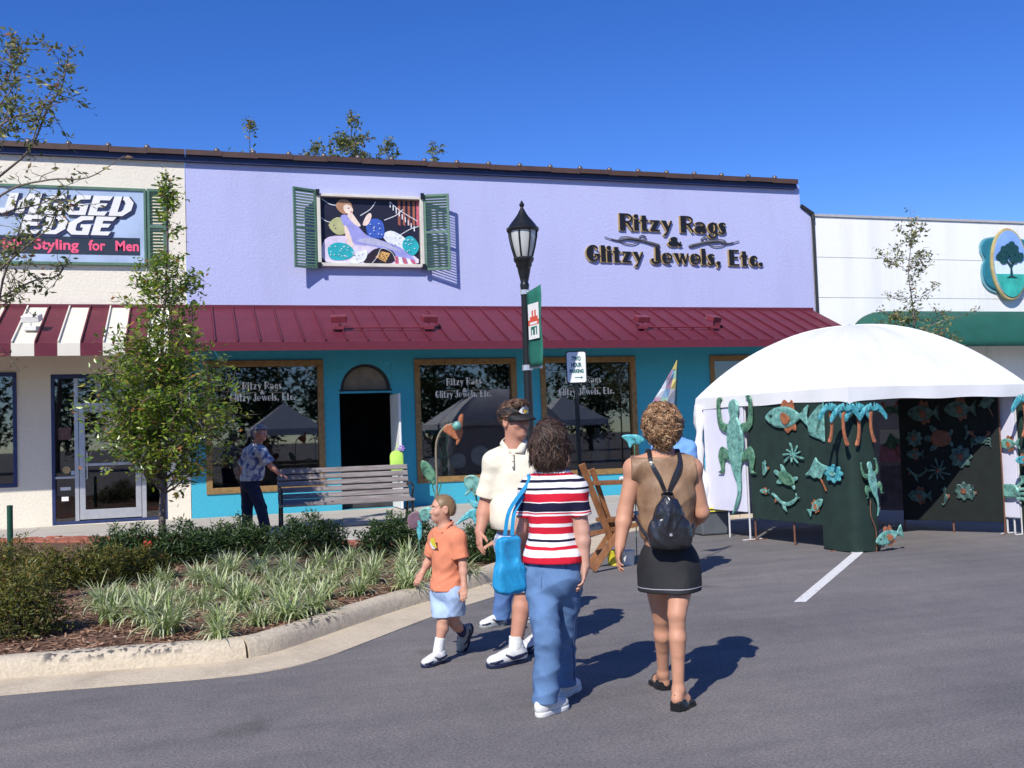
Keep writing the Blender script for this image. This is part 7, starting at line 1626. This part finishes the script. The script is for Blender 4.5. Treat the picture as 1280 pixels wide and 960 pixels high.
for sg, X in ((-1, 'L'), (1, 'R')):
    s0 = lerp(J['neck'], J['sh'+X], .50)+Z*.062; pth = smooth_path([kn_+RH*sg*.006, lerp(kn_, s0-FH*.10-Z*.05, .5)-FH*.012, s0-FH*.094-Z*.055, s0-FH*.02+Z*.012, s0+FH*.06-Z*.01, s0+FH*.11-Z*.12], 5); q = MB()
    for a, b in zip(pth[:-1], pth[1:]): q.beam(a, b+(b-a)*.12, .024, .009, up=FH if abs((b-a).normalized().z) > .5 else Z)
    q.build('strap', lea, bk)
    lowp = smooth_path([bp_+RH*sg*.10-Z*.10+FH*.03, bp_+RH*sg*.15-Z*.03+FH*.10, bp_+RH*sg*.165+Z*.02+FH*.2], 4); MB().tube(lowp, .008, 6).build('strap', lea, bk)
q = MB(); q.tube(smooth_path([kn_-RH*.03, kn_-FH*.03+Z*.02, kn_+RH*.03, kn_-Z*.02, kn_-RH*.03], 4), .008, 6); q.build('drawstring', lea, bk, smooth=True)
MB().lathe([(0, -.008), (.009, -.006), (.009, .006), (0, .008)], bp_-Z*.068-FH*.070, 10).build('clasp', silver, bk)
# ---- man in the cream polo and visor -----------------------------------------
J = dict(head=dp(643, 526, 7.2), neck=dp(643, 561, 7.22), shR=dp(618, 578, 7.2), shL=dp(674, 578, 7.24), elR=dp(607, 632, 7.22), wrR=dp(600, 664, 7.12), elL=dp(688, 628, 7.3), wrL=dp(684, 660, 7.2), pelvis=dp(650, 678, 7.22), hipR=dp(641, 690, 7.2), hipL=dp(664, 690, 7.24), knR=dp(655, 742, 7.08), knL=dp(671, 746, 7.36), anR=dp(645, 803, 7.02), anL=dp(673, 795, 7.48))
c = Person('man in a cream polo shirt, plaid shorts and a black sun visor, looking right', J, 1.06, dirn(-1, -.12), dirn(-.62, .70), G0(645, 825)); t = c.t
skC = skin('skin_ruddy', (.48, .23, .155)); ct = dict(chest=(.175, .125, .19), waist=(.165, .125, .15), hip=(.165, .125, .13), belly=.03)
body = c.torso(**ct)+c.neck(.062)+c.arm('R', (.056, .048, .046, .032))+c.arm('L', (.056, .048, .046, .032))+c.leg('R', (.092, .064, .060, .040), FH)+c.leg('L', (.092, .064, .060, .040), FH); hp, HL = head_prims(J['head'], c.Rh, 1.06, 1.0, .006)
body += hp+hand(J['wrR'], dp(598, 692, 7.06), RH+FH*.6, RH*.3-FH, 1.05, .55)+hand(J['wrL'], J['wrL']-Z*.1, RH, -FH, 1.05, .6)
hR_, tR_ = G0(655, 822), G0(613, 830); hL_, tL_ = G0(690, 800), G0(664, 809); hR_, tR_ = refit(J['anR'], hR_, tR_, .315); hL_, tL_ = refit(J['anL'], hL_, tL_, .315); body += foot(J['anR'], hR_, tR_, 1.05)+foot(J['anL'], hL_, tL_, 1.05)
D, lo, ax = field(body, .0055); V, F = nets(D, lo, .0055); np_mesh('body', V, F, skC, t); brs = mat('brow_brown', (.07, .035, .02), .8, .1); face_parts(HL, c.Rh, 1.06, t, brs)
polo = mat('polo_cream', (.72, .66, .52), .85, .05, 6, .15, 220, spec=.15); hemz = dp(650, 660, 7.2)
D, lo, ax = top_field(c.torso(**ct)+[ellp(hemz+Z*.06, (.185, .160, .10), c.Rb, .06)], [(c.upper_sleeve('R', 1.05, .058, .068), J['shR'], J['elR'], .8), (c.upper_sleeve('L', 1.05, .058, .068), J['shL'], J['elL'], .8)], .006, .014, (.0055, 19, 25, (1, 1, .5)), [(hemz, -Z), (J['neck']+c.up*.028, c.up+c.fwd*.35)]); V, F = nets(D, lo, .006); po = np_mesh('polo_shirt', V, F, polo, t)
nk = J['neck']+c.up*.03; R = c.Rb; cl = lambda x, y, z: nk+c.right*x+c.fwd*y+c.up*z
for sg in (-1, 1):
    q = MB(); q.add([cl(sg*.012, .098, -.055), cl(sg*.075, .082, -.062), cl(sg*.098, .02, .012), cl(sg*.070, -.05, .035), cl(0, -.072, .04), cl(0, -.062, .062), cl(sg*.062, -.04, .055), cl(sg*.080, .02, .036), cl(sg*.04, .076, -.012)], [(0, 1, 2, 7, 8), (2, 3, 6, 7), (3, 4, 5, 6)]); o = q.build('collar', polo, po, smooth=True); sm = o.modifiers.new('s', 'SOLIDIFY'); sm.thickness = .006; sm.offset = 0
q = MB(); q.tube([cl(0, .104, -.06), cl(0, .142, -.16)], .009, 6); q.build('placket', polo, po); q = MB()
for k in range(3): q.lathe([(0, -.003), (.006, 0), (0, .003)], cl(.0, .120+.016*k, -.075-.038*k), 8)
q.build('button', mat('button_grey', (.35, .33, .3), .4, .1), po)
def plaid(name, base, c1, c2, f=60):
    m, n, l, b = nodes_of(name); b.inputs['Roughness'].default_value = .85; tc = n.new('ShaderNodeTexCoord'); sp = n.new('ShaderNodeSeparateXYZ'); l.new(tc.outputs['Object'], sp.inputs[0]); outs = []
    def sn(src, fr_, th):
        a = n.new('ShaderNodeMath'); a.operation = 'MULTIPLY'; a.inputs[1].default_value = fr_; l.new(src, a.inputs[0]); s_ = n.new('ShaderNodeMath'); s_.operation = 'SINE'; l.new(a.outputs[0], s_.inputs[0]); g_ = n.new('ShaderNodeMath'); g_.operation = 'GREATER_THAN'; g_.inputs[1].default_value = th; l.new(s_.outputs[0], g_.inputs[0]); return g_.outputs[0]
    ad = n.new('ShaderNodeMath'); ad.operation = 'ADD'; l.new(sp.outputs['X'], ad.inputs[0]); l.new(sp.outputs['Y'], ad.inputs[1])
    h_, v_ = sn(sp.outputs['Z'], f*2.0, .55), sn(ad.outputs[0], f*1.6, .55); x = n.new('ShaderNodeMix'); x.data_type = 'RGBA'; l.new(h_, x.inputs[0]); x.inputs[6].default_value = (*base, 1); x.inputs[7].default_value = (*c1, 1); y = n.new('ShaderNodeMix'); y.data_type = 'RGBA'; hv = n.new('ShaderNodeMath'); hv.operation = 'MULTIPLY'; hv.inputs[1].default_value = .55; l.new(v_, hv.inputs[0]); l.new(hv.outputs[0], y.inputs[0]); l.new(x.outputs[2], y.inputs[6]); y.inputs[7].default_value = (*c2, 1); l.new(y.outputs[2], b.inputs['Base Color']); return m
shp = [ellp(J['pelvis'], (.182, .145, .15), c.Rb, .05)]+[cone(J['hip'+X], lerp(J['hip'+X], J['kn'+X], .92), .108, .098, .04) for X in 'RL']
garment('shorts', shp, .006, plaid('plaid_blue', (.34, .42, .58), (.58, .62, .68), (.12, .17, .32)), t, .006, [(dp(655, 738, 7.1), -Z), (dp(650, 652, 7.2), Z)], (.005, 22, 28, (1, 1, .6)))
for X, h_, t_ in (('R', hR_, tR_), ('L', hL_, tL_)):
    shoe(t, 'sneaker', h_, t_, J['an'+X], 1.12, white_sh, navy_sh, navy_sh, .05, .10)
    garment('sock', [cone(J['an'+X]+Z*.08, J['an'+X]-Z*.02, .0475, .046, .01), cone(J['an'+X], lerp(h_, t_, .3)+Z*.06, .046, .042, .01)], .004, sockw, t, 0, [(J['an'+X]+Z*.045, Z)])
brh = leaf_mat('hair_auburn', [(0, (.03, .014, .008)), (.5, (.09, .045, .024)), (1, (.26, .15, .085))], 0)
hairdo(t, [ellp(HL(0, -.016, .040), (.090, .106, .094), c.Rh, .02), ellp(HL(0, .05, .105), (.07, .05, .03), c.Rh, .03), ellp(HL(0, .10, -.02), (.085, .075, .092), c.Rh, .01)+('sub',)], brh, .005, .006, 80, 19, 900, .05, .003, lambda P: np.tile([RH.x*.6-FH.x*.5, RH.y*.6-FH.y*.5, .2], (len(P), 1)), cuts=[(HL(0, 0, -.055), -Vector(c.Rh[:, 2]))], curl=.004)
vi = thing('sun_visor', 'black sun visor with white and yellow emblem on the man in cream', 'visor', HL(0, 0, .05)); vm = mat('visor_black', (.010, .010, .012), .7, .2, 12)
q = MB(); n = 28; VV = []
for z_, gr_ in ((.028, .002), (.055, .006), (.088, -.004)):
    VV += [HL((.088+gr_)*math.cos(a), -.014+(.104+gr_)*math.sin(a), z_+.01*math.sin(a)) for a in [2*PI*i/n for i in range(n)]]
q.add(VV, [(r_*n+i, r_*n+(i+1) % n, (r_+1)*n+(i+1) % n, (r_+1)*n+i) for r_ in range(2) for i in range(n)]); o = q.build('band', vm, vi, smooth=True); sm = o.modifiers.new('s', 'SOLIDIFY'); sm.thickness = .006
q = MB(); VV = []; k = 16
for r_i in range(5):
    for i in range(k+1): a = PI*(.12+.76*i/k); ex = .075*r_i/4*math.sin(PI*i/k)**.55; VV.append(HL((.094)*math.cos(a)*(1+ex*1.2), -.014+.110*math.sin(a)+ex, .036-.030*(r_i/4)**1.4-.012*abs(math.cos(a))*r_i/4))
q.add(VV, [(r_i*(k+1)+i, r_i*(k+1)+i+1, (r_i+1)*(k+1)+i+1, (r_i+1)*(k+1)+i) for r_i in range(4) for i in range(k)]); o = q.build('brim', vm, vi, smooth=True); sm = o.modifiers.new('s', 'SOLIDIFY'); sm.thickness = .005
def on_band(a, z, lift): return HL((.094+lift)*math.cos(a), -.014+(.110+lift)*math.sin(a), z+.01*math.sin(a))
def band_patch(poly, lift, m_): q = MB(); q.add([on_band(a, z, lift) for a, z in poly], [tuple(range(len(poly)))]); return q.build('emblem', m_, vi)
band_patch([(1.95, .040), (1.80, .034), (1.55, .034), (1.25, .036), (1.05, .050), (1.35, .090), (1.5, .084), (1.8, .092), (1.92, .07)], .006, shopwhite); band_patch([(1.78, .040), (1.6, .038), (1.35, .042), (1.45, .062), (1.62, .056), (1.72, .066)], .0085, mat('emblem_yellow', (.75, .48, .03), .6, .1)); band_patch([(2.75, .048), (2.6, .046), (2.6, .068), (2.72, .07)], .006, shopwhite)
# ---- boy in the orange polo ---------------------------------------------------
SB = .74
J = dict(head=dp(553, 636, 7.2), neck=dp(557, 661, 7.2), shR=dp(546, 672, 7.28), shL=dp(572, 673, 7.12), elR=dp(536, 701, 7.32), wrR=dp(528, 716, 7.30), elL=dp(579, 707, 7.08), wrL=dp(580, 733, 7.04), pelvis=dp(560, 734, 7.2), hipR=dp(552, 742, 7.25), hipL=dp(567, 742, 7.14), knR=dp(554, 774, 7.12), knL=dp(567, 777, 7.2), anR=dp(549, 806, 7.1), anL=dp(577, 789, 7.36))
b_ = Person('small blond boy in an orange polo and pale blue shorts walking left', J, SB, dirn(-.55, -.75), dirn(-.28, -.95), G0(548, 828)); t = b_.t
skD = skin('skin_boy', (.54, .28, .19)); bt = dict(chest=(.150, .112, .19), waist=(.136, .110, .17), hip=(.145, .118, .14), sh=.048)
hp, HL = head_prims(J['head'], b_.Rh, .84, .86, 0, True); body = b_.torso(**bt)+b_.neck(.052)+b_.arm('R', (.044, .037, .035, .026))+b_.arm('L', (.044, .037, .035, .026))+b_.leg('R', (.080, .056, .050, .036))+b_.leg('L', (.080, .056, .050, .036))+hp+hand(J['wrR'], dp(519, 731, 7.28), FH*.6+RH*.4, -RH-FH*.4, .68, .35, .9)+hand(J['wrL'], dp(579, 752, 7.0), FH+RH*.2, -RH, .68, .45)
hR_, tR_ = G0(559, 823), G0(528, 832); tL_, hL_ = G0(578, 813), dp(590, 780, 7.42); hR_, tR_ = refit(J['anR'], hR_, tR_, .225); body += foot(J['anR'], hR_, tR_, .75)+[cone(J['anL'], lerp(hL_, tL_, .5), .028, .026, .02)]
D, lo, ax = field(body, .0048); V, F = nets(D, lo, .0048); np_mesh('body', V, F, skD, t); face_parts(HL, b_.Rh, .86, t, mat('brow_blond', (.25, .15, .08), .8, .1))
orm = mat('polo_orange', (.64, .225, .125), .85, .07, 6, .15, 220, spec=.15); hemz = dp(560, 737, 7.2)
D, lo, ax = top_field(b_.torso(**bt)+[ellp(hemz-Z*.0, (.118, .100, .13), b_.Rb, .06)], [(b_.upper_sleeve('R', 1.05, .056, .068), J['shR'], J['elR'], .75), (b_.upper_sleeve('L', 1.05, .056, .068), J['shL'], J['elL'], .75)], .005, .010, (.0065, 32, 45, (1, 1, .9)), [(hemz, -Z), (J['neck']+b_.up*.016, b_.up+b_.fwd*.3)]); V, F = nets(D, lo, .005); po = np_mesh('polo_shirt', V, F, orm, t)
nk = J['neck']+b_.up*.018; cl = lambda x, y, z: nk+b_.right*x*.72+b_.fwd*y*.72+b_.up*z*.72
for sg in (-1, 1):
    q = MB(); q.add([cl(sg*.010, .092, -.05), cl(sg*.072, .082, -.06), cl(sg*.096, .02, .010), cl(sg*.070, -.05, .035), cl(0, -.075, .04), cl(0, -.066, .062), cl(sg*.064, -.04, .055), cl(sg*.080, .02, .034), cl(sg*.035, .076, -.015)], [(0, 1, 2, 7, 8), (2, 3, 6, 7), (3, 4, 5, 6)]); o = q.build('collar', orm, po, smooth=True); sm = o.modifiers.new('s', 'SOLIDIFY'); sm.thickness = .005; sm.offset = 0
rs_ = thing('badge_ribbon', 'round white badge with a yellow ribbon pinned to the orange shirt of the boy', 'badge', dp(551, 671, 7.0)); bo_ = lerp(J['neck'], J['pelvis'], .24)+b_.fwd*.108; ux, uy = (b_.right+b_.fwd*.0).normalized(), (b_.up+b_.fwd*.2).normalized()
MB().prism([(.036*math.cos(a), .036*math.sin(a)) for a in [2*PI*i/20 for i in range(20)]], bo_, -ux, uy, .006).build('disc', shopwhite, rs_); q = MB(); q.prism([(-.02, .02), (.0, .045), (.045, .05), (.04, .01), (.05, -.02), (.012, -.012), (-.01, .01)], bo_-(-ux).cross(uy)*-.006, -ux, uy, .004); q.build('ribbon', yel, rs_)
bsm = denim('shorts_pale', (.36, .47, .66)); shp = [ellp(J['pelvis']-Z*.01, (.130, .108, .10), b_.Rb, .04)]+[cone(J['hip'+X]+b_.right*(.012 if X == 'R' else -.012), lerp(J['hip'+X], J['kn'+X], 1.0)+b_.right*(.012 if X == 'R' else -.012), .074, .068, .02) for X in 'RL']; garment('shorts', shp, .005, bsm, t, .004, [(dp(560, 770, 7.15), -Z), (dp(560, 728, 7.2), Z)], (.0050, 34, 48, (1, 1, .8)))
shoe(t, 'sneaker', hR_, tR_, J['anR'], .84, white_sh, navy_sh, navy_sh, .05); shoe(t, 'sneaker', hL_, tL_, J['anL'], .84, grey_sh, navy_sh, navy_sh, .05, up=(J['anL']-lerp(hL_, tL_, .4)).normalized())
for X, mm in (('R', sockw), ('L', denim('sock_navy', (.03, .04, .10)))): d = (J['kn'+X]-J['an'+X]).normalized(); garment('sock', [cone(J['an'+X]+d*.07, J['an'+X]-d*.045, .036, .037, .01)], .004, mm, t, 0, [(J['an'+X]+d*.05, d)])
bb = leaf_mat('hair_sandy', [(0, (.15, .09, .042)), (.5, (.22, .14, .07)), (1, (.40, .28, .16))], 0)
hairdo(t, [ellp(HL(0, -.012, .022), (.0685, .086, .083), b_.Rh, .02), ellp(HL(0, -.058, -.02), (.054, .038, .05), b_.Rh, .03), ellp(HL(0, .105, -.03), (.09, .085, .105), b_.Rh, .01)+('sub',), ellp(HL(.085, -.005, -.02), (.03, .03, .04), b_.Rh, .01)+('sub',), ellp(HL(-.085, -.005, -.02), (.03, .03, .04), b_.Rh, .01)+('sub',)], bb, .0045, .0004, 90, 29, 260, .012, .0008, lambda P: np.tile([-RH.x, -RH.y, -.2], (len(P), 1)), cuts=[(HL(0, 0, -.06), -Vector(b_.Rh[:, 2]))], curl=.002)
# ---- man leaning on the bench ---------------------------------------------------
J = dict(head=dp(326, 541, 15.7), neck=dp(321, 556, 15.75), shR=dp(327, 565, 15.60), shL=dp(311, 565, 15.9), elR=dp(338, 582, 15.62), wrR=dp(349, 592, 15.66), elL=dp(304, 584, 16.0), wrL=dp(309, 602, 15.9), pelvis=dp(312, 604, 15.8), hipR=dp(316, 608, 15.72), hipL=dp(309, 608, 15.9), knR=dp(326, 634, 15.68), knL=dp(309, 634, 15.95), anR=dp(334, 661, 15.68), anL=dp(309, 661, 16.0))
a_ = Person('grey haired man in a blue floral shirt leaning a hand on the bench', J, 1.03, dirn(.28, .95), dirn(-.55, .8), gr(322, 667, .15)); t = a_.t; at_k = dict(chest=(.165, .122, .18), waist=(.160, .125, .15), hip=(.160, .125, .13), belly=.03)
hp, HL = head_prims(J['head'], a_.Rh, 1.04); body = a_.torso(**at_k)+a_.neck(.058)+a_.arm('R')+a_.arm('L')+a_.leg('R', (.080, .052, .046, .032))+a_.leg('L', (.080, .052, .046, .032))+hp+hand(J['wrR'], dp(357, 595, 15.66), -Z, -FH, 1.0, .5)+hand(J['wrL'], J['wrL']-Z*.1, RH, FH, 1, .6)
D, lo, ax = field(body, .008); V, F = nets(D, lo, .008); np_mesh('body', V, F, skC, t); face_parts(HL, a_.Rh, 1.04, t, mat('brow_grey', (.25, .24, .23), .8, .1))
flo = mat('floral_shirt', (.06, .10, .24), .8, .1, 13, 0, 60, col2=(.44, .50, .54), ramp=(.42, .56), detail=2); hemz = dp(315, 601, 15.8)
D, lo, ax = top_field(a_.torso(**at_k)+[ellp(hemz+Z*.06, (.175, .150, .09), a_.Rb, .06)], [(a_.upper_sleeve('R', 1.05, .070, .085), J['shR'], J['elR'], .85), (a_.upper_sleeve('L', 1.05, .070, .085), J['shL'], J['elL'], .85)], .008, .014, (.006, 18, 65, (1, 1, .5)), [(hemz, -Z), (J['neck']+a_.up*.025, a_.up)]); V, F = nets(D, lo, .008); np_mesh('floral_shirt', V, F, flo, t)
jd = denim('denim_dark', (.016, .022, .05)); pants = [ellp(J['pelvis'], (.172, .135, .14), a_.Rb, .05)]
for X in 'LR': pants += [cone(J['hip'+X], J['kn'+X], .100, .080, .04), cone(J['kn'+X], J['an'+X]-Z*.12, .078, .076, .03)]
garment('jeans', pants, .008, jd, t, .006, [(dp(315, 595, 15.8), Z), (Vector((0, 0, .19)), -Z)], (.006, 22, 68, (.6, .6, 1.2)))
for X, toe in (('R', J['anR']+RH*.20-FH*.04), ('L', J['anL']+RH*.20)):
    hz_ = Vector((J['an'+X].x, J['an'+X].y, .155))-RH*.06; tz = Vector((toe.x, toe.y, .155)); shoe(t, 'sneaker', hz_, tz, J['an'+X], 1.05, grey_sh, white_sh, None, .048)
gh = leaf_mat('hair_grey', [(0, (.16, .15, .15)), (.5, (.34, .33, .33)), (1, (.6, .6, .6))], 0)
hairdo(t, [ellp(HL(0, -.02, .032), (.088, .104, .096), a_.Rh, .02), ellp(HL(0, -.06, -.03), (.074, .06, .06), a_.Rh, .03), ellp(HL(0, .10, -.02), (.1, .09, .105), a_.Rh, .01)+('sub',)], gh, .007, .004, 60, 39, 500, .035, .003, lambda P: np.tile([0, 0, -1.], (len(P), 1)), cuts=[(HL(0, 0, -.07), -Vector(a_.Rh[:, 2]))], curl=.003)
q = MB(); cs_ = [HL(.098*math.cos(a), -.014+.112*math.sin(a), .045) for a in [2*PI*i/24 for i in range(25)]]; q.tube(cs_, .007, 5); q.build('headband', navy_sh, t)
# ---- child half hidden behind the man in the visor ------------------------------
SF = .80
J = dict(head=dp(660, 612, 8.5), neck=dp(659, 634, 8.5), shR=dp(648, 643, 8.5), shL=dp(672, 643, 8.55), elR=dp(634, 666, 8.45), wrR=dp(618, 679, 8.35), elL=dp(682, 668, 8.55), wrL=dp(682, 690, 8.45), pelvis=dp(650, 702, 8.5), hipR=dp(642, 708, 8.5), hipL=dp(658, 708, 8.52), knR=dp(630, 740, 8.42), knL=dp(664, 742, 8.6), anR=dp(624, 768, 8.42), anL=dp(675, 766, 8.62))
f_ = Person('child in jeans reaching out a hand behind the man in the visor', J, SF, dirn(-.6, -.8), dirn(-.4, -.9), G0(640, 780)); t = f_.t
hp, HL = head_prims(J['head'], f_.Rh, .92); body = f_.torso()+f_.neck()+f_.arm('R')+f_.arm('L')+f_.leg('R', (.075, .05, .044, .032))+f_.leg('L', (.075, .05, .044, .032))+hp+hand(J['wrR'], dp(604, 684, 8.32), -Z, FH, .8, .5)+hand(J['wrL'], J['wrL']-Z*.1, RH, -FH, .8, .5)
D, lo, ax = field(body, .007); V, F = nets(D, lo, .007); np_mesh('body', V, F, skB, t); face_parts(HL, f_.Rh, .92, t, brs)
D, lo, ax = top_field(f_.torso(), [(f_.upper_sleeve('R', 1.05, .064, .074), J['shR'], J['elR'], .8), (f_.upper_sleeve('L', 1.05, .064, .074), J['shL'], J['elL'], .8)], .007, .012, (.005, 24, 75, (1, 1, .5)), [(dp(650, 712, 8.5), -Z), (J['neck']+f_.up*.012, f_.up)]); V, F = nets(D, lo, .007); np_mesh('blue_tee', V, F, mat('tee_blue', (.05, .16, .48), .85, .08, 6), t)
pants = [ellp(J['pelvis'], (.135, .105, .11), f_.Rb, .05)]
for X in 'LR': pants += [cone(J['hip'+X], J['kn'+X], .085, .070, .04), cone(J['kn'+X], J['an'+X]-Z*.1, .068, .070, .03)]
garment('jeans', pants, .006, denim('denim_blue', (.09, .17, .36)), t, .006, [(dp(650, 695, 8.5), Z), (Vector((0, 0, .05)), -Z)], (.007, 26, 78, (.6, .6, 1.2)))
for X, h_, t_ in (('R', G0(632, 780), G0(602, 785)), ('L', G0(685, 776), G0(662, 782))): h_, t_ = refit(J['an'+X], h_, t_, .25); shoe(t, 'sneaker', h_, t_, J['an'+X], .95, white_sh, grey_sh, navy_sh, .05)
hairdo(t, [ellp(HL(0, -.016, .035), (.088, .105, .094), f_.Rh, .02), ellp(HL(0, .105, -.03), (.09, .085, .10), f_.Rh, .01)+('sub',)], brh, .006, .004, 80, 49, 500, .035, .003, lambda P: np.tile([0, 0, -1.], (len(P), 1)), cuts=[(HL(0, 0, -.06), -Vector(f_.Rh[:, 2]))], curl=.003)
# ---- man in the blue shirt beyond the curly haired woman ------------------------
DG = 10.7
J = dict(head=dp(838, 529, DG), neck=dp(842, 549, DG), shR=dp(861, 560, DG), shL=dp(824, 560, DG+.05), elR=dp(864, 594, DG-.02), wrR=dp(852, 622, DG-.15), elL=dp(818, 594, DG+.1), wrL=dp(824, 622, DG-.05), pelvis=dp(843, 628, DG), hipR=dp(853, 634, DG), hipL=dp(833, 634, DG), knR=dp(853, 682, DG-.03), knL=dp(832, 682, DG+.05), anR=dp(853, 716, DG), anL=dp(830, 714, DG+.15))
g_p = Person('man in a light blue shirt mostly hidden behind the curly haired woman', J, 1.0, dirn(1, 0), dirn(.8, -.4), G0(842, 722)); t = g_p.t
hp, HL = head_prims(J['head'], g_p.Rh, 1.0); gk = dict(chest=(.17, .12, .18), waist=(.155, .12, .15), hip=(.158, .122, .13)); body = g_p.torso(**gk)+g_p.neck()+g_p.arm('R')+g_p.arm('L')+g_p.leg('R')+g_p.leg('L')+hp+hand(J['wrR'], J['wrR']-Z*.1, FH, -RH, 1, .6)+hand(J['wrL'], J['wrL']-Z*.1, FH, RH, 1, .6)
D, lo, ax = field(body, .008); V, F = nets(D, lo, .008); np_mesh('body', V, F, skC, t); face_parts(HL, g_p.Rh, 1.0, t, brs)
D, lo, ax = top_field(g_p.torso(**gk), [(g_p.upper_sleeve('R', 1.05, .066, .076), J['shR'], J['elR'], .8), (g_p.upper_sleeve('L', 1.05, .066, .076), J['shL'], J['elL'], .8)], .008, .012, (.005, 20, 85, (1, 1, .5)), [(dp(842, 640, DG), -Z), (J['neck']+g_p.up*.02, g_p.up)]); V, F = nets(D, lo, .008); np_mesh('blue_shirt', V, F, mat('shirt_light_blue', (.16, .34, .66), .85, .08, 6), t)
pants = [ellp(J['pelvis'], (.168, .13, .13), g_p.Rb, .05)]
for X in 'LR': pants += [cone(J['hip'+X], J['kn'+X], .098, .078, .04), cone(J['kn'+X], J['an'+X]-Z*.1, .076, .07, .03)]
garment('trousers', pants, .008, mat('khaki', (.30, .24, .16), .85, .1, 6), t, .006, [(dp(842, 618, DG), Z), (Vector((0, 0, .05)), -Z)], (.006, 22, 88, (.6, .6, 1.2)))
for X in 'RL': hz_ = Vector((J['an'+X].x, J['an'+X].y, 0))-FH*.06; shoe(t, 'sneaker', hz_, hz_+FH*.27, J['an'+X], 1.02, grey_sh, white_sh, None, .048)
hairdo(t, [ellp(HL(0, -.016, .035), (.088, .105, .094), g_p.Rh, .02), ellp(HL(0, -.06, -.03), (.07, .055, .055), g_p.Rh, .03), ellp(HL(0, .105, -.03), (.09, .085, .10), g_p.Rh, .01)+('sub',)], brh, .008, .004, 80, 59, 300, .035, .003, lambda P: np.tile([0, 0, -1.], (len(P), 1)), cuts=[(HL(0, 0, -.06), -Vector(g_p.Rh[:, 2]))], curl=.003)
